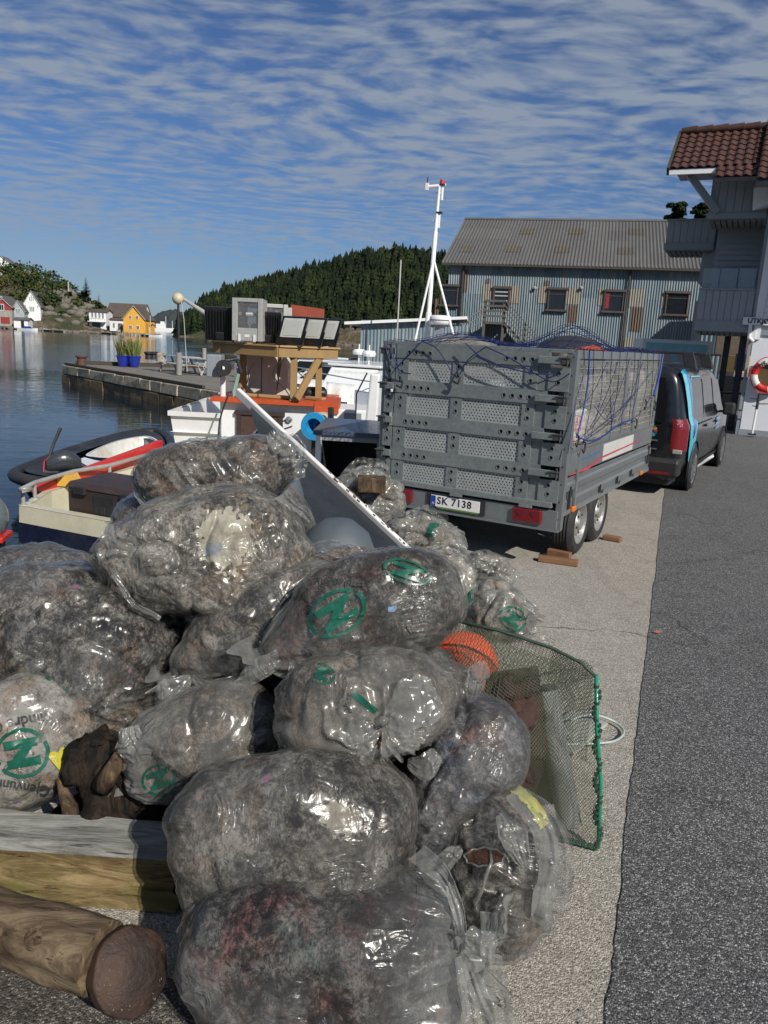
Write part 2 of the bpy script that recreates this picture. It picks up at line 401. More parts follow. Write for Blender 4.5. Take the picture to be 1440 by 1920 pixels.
# timber edge beam on the pier
m_dark = pmat('dark_timber', (.05, .04, .03), .8, 0, .4, 6, .4, 50)
MB().bar(pa+back*10.8+pd*3.2+Vector((0, 0, .08)), pa+back*.6+Vector((0, 0, .08)), .2, .2).build('edge_beam', m_dark, pier)
MB().bar(pa+pd*.4+pn*.02+Vector((0, 0, .03)), pa+pd*16+pn*.02+Vector((0, 0, .03)), .12, .1).build('edge_beam', m_dark, pier)
for p in (pa+pd*1.0+back*.6,):
    q = MB(); q.lathe([(.0, 0), (.22, 0), (.22, .35), (.3, .4), (.3, .48), (0, .5)], 14, (p.x, p.y, 0)); o = q.build('mooring_bollard', pmat('rusty_iron', (.10, .05, .035), .8, 0, .4, 8, .4), None, autos=40)
    tag(o, 'rusty iron bollard on the far corner of the stone pier', 'bollard')
# blue pots with tall grass
m_blue = pmat('blue_glaze', (.012, .03, .30), .15, 0, .2, 5, 0, 40, coat=.6)
m_reed = pmat('reed_green', (.16, .19, .05), .7, 0, .5, 12)
m_reed2 = pmat('reed_plume', (.30, .24, .16), .8, 0, .4, 12)
for i, px in enumerate((231, 252)):
    g = G(px, 688 - (0 if i else 1), 0); e = empty('plant_pot', g, 0, 'left one of the two cobalt blue pots of tall grass on the pier' if i == 0 else 'right one of the two cobalt blue pots of tall grass on the pier', 'plant pot', 'blue pots on the pier')
    MB().lathe([(0, .0), (.20, 0), (.28, .25), (.33, .5), (.36, .52), (.36, .57), (.31, .57), (.29, .5), (0, .48)], 20).build('pot', m_blue, e, autos=35)
    gb, gp = MB(), MB(); rg = random.Random(5+i)
    for k in range(230):
        a, r0 = rg.uniform(0, 6.28), rg.uniform(0, .26); hh = rg.uniform(.5, 1.15); ln = rg.uniform(.05, .4)
        p = Vector((r0*math.cos(a), r0*math.sin(a), .48)); tip = p+Vector((math.cos(a)*ln, math.sin(a)*ln, hh)); mid_ = p.lerp(tip, .55)+Vector((0, 0, .07)); sd = Vector((-math.sin(a+k), math.cos(a+k), 0))*.014
        gb.add([p-sd, p+sd, mid_+sd, mid_-sd, tip], [(0, 1, 2, 3), (3, 2, 4)])
        if k % 5 == 0: gp.add([tip-sd*1.6, tip+sd*1.6, tip+Vector((.02, 0, .2))+sd, tip+Vector((.02, 0, .32)), tip+Vector((.02, 0, .2))-sd*1.5], [(0, 1, 2, 3, 4)])
    gb.build('grass_blades', m_reed, e)['kind'] = 'stuff'; gp.build('plumes', m_reed2, e)['kind'] = 'stuff'
# stone post and small bollards
g = G(302, 687); q = MB(); q.lathe([(0, 0), (.2, 0), (.22, .2), (.2, .5), (.15, .62), (0, .64)], 9, g, Matrix.Scale(1.2, 4)); tag(q.build('stone_post', m_stone, None, bevel=.02), 'rough granite mooring post standing on the pier beside the picnic tables', 'stone post')
m_iron = pmat('black_iron', (.02, .02, .022), .6, 0, .3, 8)
for i, px in enumerate((279, 288, 295)):
    g = G(px, 674, 0); q = MB(); q.lathe([(0, 0), (.25, 0), (.22, .3), (.3, .38), (.3, .5), (0, .52)], 12, g); o = q.build('mooring_bollard', m_iron, None, autos=40)
    tag(o, ['black bollard at the back of the pier, left of three in a row', 'black bollard at the back of the pier, middle of three in a row', 'black bollard at the back of the pier, right of three in a row'][i], 'bollard', 'black bollards on the pier')
g = G(383, 672, 0); q = MB(); q.lathe([(0, 0), (.16, 0), (.16, .75), (0, .77)], 10, g); tag(q.build('mooring_pile', pmat('grey_wood', (.3, .29, .26), .8), None, autos=40), 'pale timber pile on the pier behind the picnic table', 'post')
# picnic tables
m_gw = pmat('weathered_wood', (.42, .41, .39), .75, 0, .25, 3, .3, 60, stretch=(6, 1, 1))
def picnic():
    e = empty('picnic_table', (0, 0, 0), 0, 'x', 'picnic table', 'picnic tables on the pier')
    for k in range(5): MB().box((0, -.3+.15*k, .74), (1.9, .14, .035)).build('plank', m_gw, e)
    for s in (-1, 1):
        for k in range(2): MB().box((0, s*(.68+.14*k), .44), (1.9, .13, .035)).build('plank', m_gw, e)
    for s in (-.7, .7):
        for q_ in (-1, 1): MB().bar((s, q_*.25, .72), (s, q_*.68, 0), .1, .04, up=(1, 0, 0)).build('leg', m_gw, e)
        MB().bar((s, -.82, .4), (s, .82, .4), .1, .04, up=(1, 0, 0)).build('cross_bar', m_gw, e)
    return e
pt1 = picnic(); g = G(372, 702, 0); pt1.location = g; pt1.rotation_euler = (0, 0, R(-25)); pt1['label'] = 'grey wooden picnic table on the pier, the nearer one beside the work boat'
g = G(338, 697, 0); copy_thing(pt1, g, R(-20), 'grey wooden picnic table on the pier, the further one behind the lamp post')
# lamp / derrick post with ball
m_cream = pmat('cream_float', (.50, .45, .30), .5, 0, .2, 4)
g = G(336, 703, 0); Yp = g.y; top = D(334, 560, Yp)
e = empty('lamp_post', g, 0, 'thin dark post on the pier topped by a cream ball with a slanting boom', 'lamp post')
MB().tube([(0, 0, 0), (0, 0, 1.0)], .13, 10).build('post_base', pmat('grey_post', (.25, .24, .22), .7), e)
tz = top.z
MB().tube([(0, 0, 1.0), (top.x-g.x, 0, tz)], .055, 8).build('post', m_iron, e)
MB().lathe([(.26*math.sin(math.pi*k/12), tz-.26*math.cos(math.pi*k/12)) for k in range(13)], 18, (top.x-g.x, 0, 0)).build('ball', m_cream, e, smooth=True)
bm_end = D(392, 592, Yp-.3)-g
MB().tube([(top.x-g.x+.2, 0, tz+.02), bm_end], [.07, .11], 10).build('boom', pmat('galv_boom', (.45, .44, .42), .5, .4), e)
MB().tube([D(340, 566, Yp-.1)-g, D(345, 600, Yp-.1)-g, D(348, 650, Yp-.1)-g, D(351, 697, Yp-.4)-g], .018, 5).build('rope', m_gw, e)
# ================================================================== HILLS, FOREST, FAR VILLAGE
m_hill = bpy.data.materials.new('hill_scrub'); m_hill.use_nodes = True; t = NT(m_hill.node_tree); b = t.n['Principled BSDF']
v = t.coords('Object'); n1 = t.noise(v, .06, 6, .7); n2 = t.noise(v, .5, 5, .7)
c = t.ramp(t.math('ADD', t.math('MULTIPLY', n1, .65), t.math('MULTIPLY', n2, .35)), [(.36, (.022, .035, .014)), (.46, (.05, .06, .022)), (.52, (.10, .07, .04)), (.60, (.20, .18, .15)), (.66, (.06, .06, .03))])
t.link(c, b.inputs['Base Color']); b.inputs['Roughness'].default_value = .95; t.link(t.bump(n2, 1.0, 2.0), b.inputs['Normal'])
def terrain(name, prof, y_front, y_ridge, y_back, m, drop=0, nseg=120, rows=26, rough=2.0, seed=1, label=None, front=None):
    xs = np.linspace(prof[0][0], prof[-1][0], nseg); px = [p[0] for p in prof]; py = [p[1] for p in prof]
    P = np.zeros((rows, nseg, 3))
    for j, x in enumerate(xs):
        y = float(np.interp(x, px, py)); top = D(x, y+drop, y_ridge); ht = max(.2, top.z-WZ)
        for i in range(rows):
            f = i/(rows-1)
            if f < .62: q = f/.62; Yv = y_front+(y_ridge-y_front)*q; hh = ht*(math.sin(q*math.pi/2)**.85)
            else: q = (f-.62)/.38; Yv = y_ridge+(y_back-y_ridge)*q; hh = ht*(1-q**1.3)
            P[i, j] = (top.x*(Yv/y_ridge), Yv, WZ-.5+hh+.5)
    N = fbm(P*np.array([.05, .05, 0])+seed, 4, seed); N2 = fbm(P*np.array([.22, .22, 0])+seed, 3, seed+9)
    fr = np.linspace(0, 1, rows)[:, None]; env = np.clip(np.minimum(fr*8, (1-fr)*5), 0, 1)
    P[..., 2] += (N*rough+N2*rough*.35)*env
    P[0, :, 2] = WZ-1.0; P[-1, :, 2] = WZ-2
    o = MB().grid(P).build(name, m, smooth=True); o['kind'] = 'structure'; return o, P
mid_prof = [(335, 625), (350, 612), (375, 590), (395, 572), (440, 553), (500, 536), (560, 527), (620, 513), (660, 497), (740, 484), (800, 492), (860, 506), (950, 520), (1100, 520), (1300, 530), (1500, 540)]
hill_mid, Pm = terrain('forest_hill', mid_prof, 340, 430, 620, m_hill, 6, 160, 30, 3.5, 2)
left_prof = [(-260, 470), (-120, 485), (0, 512), (40, 508), (80, 519), (120, 530), (150, 548), (175, 566), (205, 590), (225, 604), (240, 612), (262, 618)]
hill_left, Pl = terrain('village_hill', left_prof, 318, 372, 480, m_hill, 3, 130, 30, 1.6, 5)
far_prof = [(225, 606), (262, 600), (285, 596), (305, 588), (322, 584), (345, 586), (370, 588), (400, 592), (470, 600)]
m_far = pmat('far_rock_and_scrub', (.030, .040, .038), .95, 0, .7, .02)
terrain('far_island', far_prof, 1400, 1700, 2300, m_far, 0, 80, 16, 8, 8)
terrain('far_shore', [(200, 611), (250, 609), (290, 607), (300, 604), (400, 607), (420, 614)], 1100, 1250, 1500, m_far, 0, 50, 12, 4, 12)
# ---- conifers
m_spruce = bpy.data.materials.new('spruce_needles'); m_spruce.use_nodes = True; t = NT(m_spruce.node_tree); b = t.n['Principled BSDF']
v = t.coords('Object'); f = t.noise(v, .09, 3, .6); f2 = t.noise(v, 1.2, 4, .6)
c = t.ramp(t.math('ADD', t.math('MULTIPLY', f, .6), t.math('MULTIPLY', f2, .4)), [(.38, (.004, .008, .004)), (.5, (.011, .019, .008)), (.64, (.035, .048, .014))])
t.link(c, b.inputs['Base Color']); b.inputs['Roughness'].default_value = .9; b.inputs['Specular IOR Level'].default_value = .15
def conifer(rg, h, r, tiers=6, n=9):
    vs, fs = [], []
    for k in range(tiers):
        z0 = h*(.0+.86*k/tiers); z1 = h*min(1.0, .08+.80*k/tiers+.30*(1-.4*k/tiers)); rr = r*(1-k/(tiers+.4))**.85; b0 = len(vs)
        ox, oy = rg.uniform(-.06, .06)*r, rg.uniform(-.06, .06)*r
        for j in range(2*n):
            a = math.pi*j/n+k*.7; q = rr*(rg.uniform(.85, 1.2) if j % 2 == 0 else rg.uniform(.45, .65)); vs.append((q*math.cos(a)+ox, q*math.sin(a)+oy, z0-(.05*h if j % 2 == 0 else -.02*h)*rg.uniform(.4, 1.2)))
        vs.append((ox*.5, oy*.5, z1))
        for j in range(2*n): fs.append((b0+j, b0+(j+1) % (2*n), b0+2*n))
    return np.array(vs), fs
rg = random.Random(11); protos = [conifer(rg, 1.0, rg.uniform(.24, .42), 5, 6) for _ in range(8)]
def forest(name, P, count, hmin, hmax, rows, rg, keep=lambda p: True):
    V, F = [], []; n = 0; got = 0; tries = 0
    while got < count and tries < count*6:
        tries += 1
        i = rg.uniform(*rows)*(P.shape[0]-1); j = rg.uniform(0, P.shape[1]-1.01); i0, j0 = int(i), int(j)
        if i0 >= P.shape[0]-1: continue
        p = P[i0, j0]*(1-(j-j0))+P[i0, j0+1]*(j-j0); p = p+(P[i0+1, j0]-P[i0, j0])*(i-i0)
        if not keep(p): continue
        got += 1; pv_, pf = protos[rg.randrange(8)]; h = rg.uniform(hmin, hmax)*(1.2 if rg.random() < .12 else 1); a = rg.uniform(0, 6.28); w_ = h*rg.uniform(.8, 1.25)
        q = pv_.copy(); x, y = q[:, 0]*math.cos(a)-q[:, 1]*math.sin(a), q[:, 0]*math.sin(a)+q[:, 1]*math.cos(a)
        V.append(np.stack([x*w_+p[0], y*w_+p[1], q[:, 2]*h+p[2]-.5], 1)); F.append(np.array(pf)+n); n += len(q)
    o = mesh_obj(name, np_mesh(name, np.concatenate(V), np.concatenate(F)), m_spruce); return o
o = forest('forest', Pm, 6500, 3.5, 10.0, (.06, .66), random.Random(4), lambda p: p[0]/p[1]*1440+720 < 1340)
tag(o, 'dark spruce forest covering the hill across the harbour behind the work boat', 'forest', kind='stuff')
# broadleaf scrub clumps on the left hill: many small leaf clusters
m_leaf = bpy.data.materials.new('scrub_leaves'); m_leaf.use_nodes = True; t = NT(m_leaf.node_tree); b = t.n['Principled BSDF']
v = t.coords('Object'); f = t.noise(v, .11, 4, .65); c = t.ramp(f, [(.38, (.012, .025, .008)), (.50, (.035, .055, .014)), (.58, (.07, .085, .022)), (.66, (.12, .085, .03))])
t.link(c, b.inputs['Base Color']); b.inputs['Roughness'].default_value = .85; b.inputs['Specular IOR Level'].default_value = .2
def clump_cloud(centres, per, rg, size):
    V, F = [], []
    for (cx, cy, cz, rx, rz) in centres:
        for k in range(per):
            a, e_ = rg.uniform(0, 6.28), rg.uniform(-.25, 1.0); rr = rg.uniform(.55, 1.0)
            p = Vector((cx+rx*rr*math.cos(a)*math.sqrt(max(0, 1-e_*e_)), cy+rx*rr*math.sin(a)*math.sqrt(max(0, 1-e_*e_)), cz+rz*rr*e_)); s = size*rg.uniform(.6, 1.4)
            n1 = Vector((rg.uniform(-1, 1), rg.uniform(-1, 1), rg.uniform(-1, 1))).normalized(); n2 = n1.orthogonal().normalized(); n3 = n1.cross(n2); k0 = len(V)
            V += [p+n2*s, p+n3*s*.8, p-n2*s*.9, p-n3*s]; F.append((k0, k0+1, k0+2, k0+3))
    return V, F
rg = random.Random(21); cen = []
for _ in range(420):
    i = rg.uniform(.10, .62)*(Pl.shape[0]-1); j = rg.uniform(0, Pl.shape[1]-2); p = Pl[int(i), int(j)]
    px_ = p[0]/p[1]*1440+720
    if 75 < px_ < 170 and rg.random() < .5: continue
    if px_ < 110: s = rg.uniform(2.2, 5.2)
    else: s = rg.uniform(.8, 2.4)
    cen.append((p[0], p[1], p[2]+s*.4, s, s*rg.uniform(.8, 1.3)))
V, F = clump_cloud(cen, 46, rg, .55)
o = mesh_obj('shrubbery', np_mesh('shrubbery', np.array([tuple(q) for q in V]), np.array(F)), m_leaf); tag(o, 'mixed green scrub covering the rocky hill above the boathouses', 'shrubs', kind='stuff')
# rocks on the slope and along the shore
m_rock = pmat('shore_rock', (.15, .135, .112), .9, 0, .45, .6, .8, 2.5, dirt=(.07, .08, .03), dirt_amt=.7)
V, F, n = [], [], 0; rg = random.Random(8)
def add_rock(p, s):
    global n
    bm = bmesh.new(); bmesh.ops.create_icosphere(bm, subdivisions=1, radius=1); q = np.array([tuple(x.co) for x in bm.verts]); fs = np.array([[x.index for x in f.verts] for f in bm.faces]); bm.free()
    q = q*(1+.3*np.array([[rg.uniform(-1, 1)] for _ in range(len(q))]))*np.array([s*rg.uniform(.8, 1.6), s, s*rg.uniform(.5, .9)])+np.array(p); V.append(q); F.append(fs+n); n += len(q)
for k in range(80):
    x = rg.uniform(78, 175); i = rg.uniform(.10, .40)*(Pl.shape[0]-1); j = np.interp(x, [left_prof[0][0], left_prof[-1][0]], [0, Pl.shape[1]-1]); p = Pl[int(i), int(j)]; add_rock(p, rg.uniform(.5, 2.2))
for k in range(260):
    x = rg.uniform(-150, 300); y = 312+rg.uniform(-4, 6); g = D(x, 620, y); add_rock((g.x, y, WZ+rg.uniform(-.3, .4)), rg.uniform(.5, 1.5))
for k in range(90):
    x = rg.uniform(385, 760); g = D(x, 620, 338); add_rock((g.x, 338+rg.uniform(-2, 5), WZ+rg.uniform(-.4, .4)), rg.uniform(.4, 1.3))
o = mesh_obj('shore_rocks', np_mesh('shore_rocks', np.concatenate(V), np.concatenate(F)), m_rock); tag(o, 'grey rocks along the far shore and the village slope', 'rocks', kind='stuff')
def far_pine(px, py_base, py_top, Yd, label, dense=1.0):
    bpt = D(px, py_base, Yd); tp = D(px, py_top, Yd); h = tp.z-bpt.z; e = empty('pine_tree', bpt, 0, label, 'tree')
    MB().tube([(0, 0, -1), (0, 0, h*.95)], [h*.02, .05], 6).build('trunk', m_dark, e)
    rg = random.Random(int(px)); V, F = [], []
    for k in range(18):
        z = h*(.12+.85*k/18); ln = h*.30*(1-k/19)**.8*rg.uniform(.75, 1.15)
        for j in range(8):
            a = j*.785+k*.9+rg.uniform(-.3, .3); d = Vector((math.cos(a), math.sin(a), 0)); L_ = ln*rg.uniform(.6, 1.15)
            for s in range(4):
                q = .25+.75*s/3; p = d*L_*q+Vector((0, 0, z+L_*.18*q)); sz = L_*.26*(1.1-q*.5); pr = Vector((-d.y, d.x, 0)); k0 = len(V)
                V += [p-pr*sz*1.2, p+d*sz, p+pr*sz*1.2, p-d*sz-Vector((0, 0, sz*.7))]; F.append((k0, k0+1, k0+2, k0+3))
    mesh_obj('crown', np_mesh('crown', np.array([tuple(q) for q in V]), np.array(F)), m_spruce, e); return e
far_pine(162, 560, 518, 345, 'tall lone spruce standing at the right end of the village hill')
far_pine(86, 518, 502, 372, 'small spruce on the hilltop above the boathouses')
far_pine(186, 588, 552, 340, 'broad dark spruce just left of the white house and lower than the lone spruce')
far_pine(40, 530, 489, 360, 'tall dark conifer among the trees below the hilltop house')
far_pine(30, 532, 490, 362, 'slender conifer beside the white hilltop house')
# ---- houses
m_white = pmat('white_paint', (.74, .75, .74), .6, 0, .08, .4, dirt=(.5, .5, .46), dirt_amt=.35)
m_red = pmat('red_paint', (.26, .03, .025), .7, 0, .15, .4)
m_grey = pmat('grey_paint', (.33, .37, .38), .7, 0, .15, .4)
m_yellow = pmat('yellow_paint', (.74, .40, .06), .6, 0, .1, .4)
m_slate = pmat('grey_roof', (.10, .095, .09), .85, 0, .25, .5)
m_slate2 = pmat('brown_roof', (.085, .066, .055), .85, 0, .25, .5)
m_glass = pmat('dark_window_glass', (.012, .015, .02), .08, 0, .3, 2, spec=.6)
m_found = pmat('foundation', (.30, .28, .25), .9, 0, .3, 1)
def house(label, px0, px1, py_base, py_eave, py_ridge, Yd, depth, wall, roof, gable=True, yaw=0.0, wins=(), doors=(), low=None, loww=None, over=.4, name='house', kindcat='house'):
    """gable=True: the gable end faces us; windows as fractions (u, v, w, h) of the face"""
    a, b_ = D(px0, py_base, Yd), D(px1, py_base, Yd); W_ = (b_-a).length; base = (a+b_)/2; zb = min(a.z, b_.z)-.5
    H_ = D((px0+px1)/2, py_eave, Yd).z-zb; HR = D((px0+px1)/2, py_ridge, Yd).z-zb
    e = empty(name, (base.x, base.y, zb), yaw, label, kindcat)
    w2 = W_/2
    if gable: MB().prism([(-w2, 0), (w2, 0), (w2, H_), (0, HR), (-w2, H_)], 0, depth).build('wall', wall, e)
    else:
        MB().prism([(0, 0), (depth, 0), (depth, H_), (depth/2, HR), (0, H_)], -w2, w2, 'x').build('wall', wall, e)
    th = .22
    if gable:
        sl = (HR-H_)/w2
        for s in (-1, 1):
            x1 = s*(w2+over); r_ = MB(); z1 = H_-sl*over
            r_.prism([(0, HR), (x1, z1), (x1, z1+th), (0, HR+th)], -over, depth+over).build('roof', roof, e)
            MB().bar((0, -over-.04, HR+th*.4), (x1, -over-.04, z1+th*.4), .08, .32, up=(0, 1, 0)).build('barge_board', m_white, e)
    else:
        sl = (HR-H_)/(depth/2)
        for s in (0, 1):
            y1 = -over if s == 0 else depth+over; z1 = H_-sl*over
            r_ = MB(); r_.prism([(depth/2, HR), (y1, z1), (y1, z1+th), (depth/2, HR+th)], -w2-over, w2+over, 'x').build('roof', roof, e)
    if low: MB().box((0, -.03+depth/2, low/2), (W_+.06, depth, low)).build('ground_floor_wall', loww, e)
    for (u, v_, ww, hh) in wins:
        f = MB(); x = (u-.5)*W_; z = v_*HR; fr = max(.10, ww*W_*.13)
        X0, X1, Z0, Z1 = x-ww*W_/2, x+ww*W_/2, z-hh*HR/2, z+hh*HR/2
        for (p, q) in (((X0-fr, Z0-fr), (X1+fr, Z0)), ((X0-fr, Z1), (X1+fr, Z1+fr)), ((X0-fr, Z0), (X0, Z1)), ((X1, Z0), (X1+fr, Z1))): f.box2((p[0], -.12, p[1]), (q[0], .02, q[1]))
        f.box2((x-.05, -.10, Z0), (x+.05, -.01, Z1)); wo_ = f.build('window', m_white, e)
        MB().box2((X0, -.05, Z0), (X1, .02, Z1)).build('pane', m_glass, wo_)
    for (u, v_, ww, hh, dm) in doors:
        x = (u-.5)*W_; z = v_*HR; MB().box2((x-ww*W_/2, -.1, z-hh*HR/2), (x+ww*W_/2, .02, z+hh*HR/2)).build('door', dm, e)
    return e, W_, H_, HR
Yh = 322
house('white boathouse with tall arched gable windows and a grey roof beside the grey boathouse', 46, 76, 612, 573, 546, Yh, 24, m_white, m_slate, True, R(14), [(.42, .52, .06, .12), (.52, .52, .06, .12), (.62, .52, .06, .12), (.42, .80, .05, .10), (.52, .82, .05, .16), (.62, .80, .05, .10), (.15, .6, .05, .05), (.86, .6, .05, .05)], [(.35, .13, .5, .18, m_glass)])
house('small grey boathouse with a steep gable between the red and the white one', 24, 46, 611, 582, 564, Yh-8, 16, m_grey, m_slate, True, R(14), [(.42, .62, .12, .16), (.6, .62, .12, .16)], [(.5, .2, .34, .3, m_slate)])
house('red boathouse with a white lower storey at the left edge of the far shore', -22, 22, 608, 575, 554, Yh-12, 18, m_red, m_slate, True, R(10), [(.60, .62, .16, .18), (.6, .92, .08, .10)], [(.72, .2, .36, .22, m_red)], low=6.2, loww=m_found)
house('low white lean-to shed in front of the grey boathouse on the shore', 27, 52, 613, 600, 596, Yh-14, 6, m_white, m_slate, False, R(8), [], [(.62, .4, .22, .7, m_glass)], name='shed', kindcat='shed')
house('white hilltop house with a grey gable roof at the far left', -22, 28, 518, 499, 480, 385, 14, m_white, m_slate, True, R(12), [(.6, .75, .07, .12), (.45, .45, .08, .14), (.72, .45, .08, .14)])
house('yellow gabled house with four small windows on the far shore', 231, 273, 623, 598, 574, Yh-6, 10, m_yellow, m_slate2, True, R(-5), [(.33, .60, .09, .10), (.64, .60, .09, .10), (.33, .24, .11, .12), (.66, .24, .11, .12)])
house('long brown-roofed house standing behind the yellow one', 199, 268, 613, 594, 569, Yh+14, 12, m_white, m_slate2, False, 0, [(.18, .24, .05, .2), (.35, .24, .05, .2)])
e, W_, H_, HR = house('white two-storey house with a balcony and dark garage left of the yellow one', 168, 199, 616, 585, 580, Yh+2, 9, m_white, m_slate2, False, R(3), [(.2, .72, .1, .25), (.4, .72, .1, .25), (.62, .72, .1, .25), (.82, .72, .1, .25)], [(.42, .22, .5, .4, m_glass)])
MB().box((0, -1.2, H_*.47), (W_, 2.2, .25)).build('balcony', m_white, e)
for k in range(9): MB().box((-W_/2+W_*k/8, -2.25, H_*.47+.6), (.1, .08, 1.1)).build('railing_post', m_dark, e)
MB().box((0, -2.25, H_*.47+1.15), (W_, .1, .12)).build('railing', m_dark, e)
house('small white outbuilding at the right side of the yellow house', 272, 281, 622, 611, 608, Yh-2, 6, m_white, m_slate2, False, 0, [(.5, .5, .3, .3)], name='outbuilding', kindcat='shed')
house('low white annex between the balcony house and the yellow house', 206, 232, 618, 600, 597, Yh-1, 6, m_white, m_slate2, False, 0, [(.3, .45, .12, .35)], [(.75, .35, .3, .55, m_slate)], name='annex', kindcat='annex')
# street lamps / poles
def pole(px, y0, y1, Yd, label, r=.16, cross=False, lamp=False):
    a, b_ = D(px, y0, Yd), D(px, y1, Yd); e = empty('utility_pole' if not lamp else 'street_lamp', a, 0, label, 'pole' if not lamp else 'street lamp')
    MB().tube([(0, 0, -1), (0, 0, b_.z-a.z)], r, 7).build('post', m_gw, e)
    if cross: MB().box((0, 0, b_.z-a.z-.5), (1.8, .15, .15)).build('cross_arm', m_gw, e)
    if lamp: MB().box((-1.2, 0, b_.z-a.z), (2.4, .35, .25)).build('lamp_head', m_gw, e)
pole(129, 555, 528, 350, 'pale utility pole on the slope left of the lone spruce', .3)
pole(8, 545, 516, 345, 'street lamp above the boathouse roofs at the far left', .2, lamp=True)
pole(282, 622, 592, Yh-8, 'thin white flagpole right of the yellow house', .18)
# far jetties and small boats
m_jet = pmat('jetty_wood', (.20, .17, .14), .85, 0, .3, .6)
def jetty(px0, px1, py, Yd, label, dp=2.5):
    a, b_ = D(px0, py, Yd), D(px1, py, Yd); e = empty('jetty', (a.x, a.y, 0), 0, label, 'jetty'); L_ = b_.x-a.x
    MB().box((L_/2, dp/2, WZ+.65), (L_, dp, .2)).build('deck', m_jet, e)
    k = 0
    while k <= L_: MB().tube([(k, .1, WZ-1), (k, .1, WZ+1.0)], .14, 6).build('pile', m_jet, e); k += 4.0
jetty(60, 176, 622, 300, 'long low timber jetty in front of the rocky slope')
jetty(252, 300, 624, 296, 'jetty with moored boats at the right of the yellow house')
jetty(150, 230, 622, 303, 'low broken jetty in front of the white balcony house')
jetty(-60, 34, 616, 304, 'jetty below the red boathouse')
m_hullw = pmat('white_gelcoat', (.72, .73, .72), .25, 0, .06, .8, coat=.3)
m_navy = pmat('navy_paint', (.006, .008, .022), .3, 0, .3, 2)
def small_boat(px, Yd, L_, rz, label, hull, top=None, name='rowing_boat', cat='boat', hh=.7):
    g = D(px, 615, Yd); e = empty(name, (g.x, Yd, WZ), rz, label, cat); B = MB(); secs = []
    st = [(-.5, .62, .1), (-.3, .85, 0), (0, 1, 0), (.25, .85, .05), (.42, .45, .15), (.5, .06, .3)]
    for s, wv, rise in st:
        wd_ = L_*.17*wv; secs.append([(s*L_, -wd_, hh+rise), (s*L_, -wd_*.8, 0), (s*L_, 0, -.2), (s*L_, wd_*.8, 0), (s*L_, wd_, hh+rise)])
    k = len(st)
    B.v = [p for q in secs for p in q]
    for i in range(k-1):
        for j in range(4): a = i*5+j; B.f.append((a, a+5, a+6, a+1))
    B.f.append((4, 3, 2, 1, 0)); B.f.append(tuple((k-1)*5+j for j in range(5)))
    for i in range(k-1): pass
    B.build('hull', hull, e); dk = MB(); dk.v = [(p[0][0], p[0][1]*.97, p[0][2]-.12) for p in secs]+[(p[4][0], p[4][1]*.97, p[4][2]-.12) for p in secs]; dk.f = [(i, i+1, i+1+k, i+k) for i in range(k-1)]
    dk.build('deck', m_found if hull is not m_found else m_white, e)
    if top: MB().prism([(-.2*L_, hh), (.18*L_, hh), (.1*L_, hh+.8), (-.14*L_, hh+.8)], -L_*.1, L_*.1).build('canopy', top, e)
small_boat(52, 300, 7.5, R(2), 'white motorboat under a blue cover below the grey boathouse', m_hullw, m_blue)
small_boat(100, 303, 8, R(178), 'pale open boat drawn up by the jetty below the rocky slope', m_hullw)
small_boat(202, 306, 6, R(4), 'dark rowing boat lying in front of the balcony house', m_dark)
small_boat(262, 300, 6, R(5), 'white boat moored at the right of the yellow house jetty', m_hullw)
small_boat(278, 297, 6, R(180), 'dark hulled boat at the end of the yellow house jetty', m_navy)
small_boat(292, 293, 5, R(0), 'small white boat furthest right of the jetty boats', m_hullw)
# distant coaster
g = D(308, 612, 1000); e = empty('ship', (g.x, 1000, WZ), R(6), 'white ship lying in the narrows below the far island', 'ship')
MB().prism([(-14, 0), (13, 0), (16, 5), (-15, 4)], -3, 3).build('hull', m_hullw, e); MB().box((-4, 0, 7), (12, 4, 5)).build('deckhouse', m_hullw, e); MB().box((-2, 0, 11), (5, 3, 3)).build('bridge', m_hullw, e)
MB().tube([(2, 0, 9), (2, 0, 19)], .35, 6).build('mast', m_hullw, e); MB().tube([(10, 0, 4), (10, 0, 14)], .3, 6).build('mast', m_hullw, e)
for q_, xx in enumerate((356, 368)):
    house('white house low on the distant shore, ' + ('left' if q_ == 0 else 'right') + ' of the pair by the ship', xx-20-3, xx-20+3, 609, 606, 603.5, 1080, 8, m_white, m_slate, False)
# ================================================================== WAREHOUSE of corrugated iron
m_corr = bpy.data.materials.new('corrugated_blue_grey'); m_corr.use_nodes = True; t = NT(m_corr.node_tree); b = t.n['Principled BSDF']
v = t.coords('Object'); sheet = t.add('ShaderNodeTexBrick'); sheet.inputs['Scale'].default_value = 1.0; sheet.inputs['Brick Width'].default_value = .9; sheet.inputs['Row Height'].default_value = 2.3; sheet.inputs['Mortar Size'].default_value = .004
sheet.inputs['Color1'].default_value = (.13, .185, .215, 1); sheet.inputs['Color2'].default_value = (.22, .275, .30, 1); sheet.inputs['Mortar'].default_value = (.10, .10, .10, 1)
sx = t.add('ShaderNodeSeparateXYZ'); t.link(v, sx.inputs[0]); cx = t.add('ShaderNodeCombineXYZ'); t.link(sx.outputs[0], cx.inputs[0]); t.link(sx.outputs[2], cx.inputs[1]); t.link(cx.outputs[0], sheet.inputs['Vector'])
st = t.noise(t.vmath('MULTIPLY', v, (4.5, 4.5, .45)), 1.0, 6, .7); bl = t.noise(v, .7, 5, .6)
c = t.mix(t.ramp(st, [(.46, 0.0), (.66, .6)]), sheet.outputs[0], (.36, .38, .38)); c = t.mix(t.ramp(t.math('MULTIPLY', st, bl), [(.30, 0.0), (.42, .6)]), c, (.13, .085, .06))
t.link(c, b.inputs['Base Color']); b.inputs['Roughness'].default_value = .55; b.inputs['Metallic'].default_value = .15
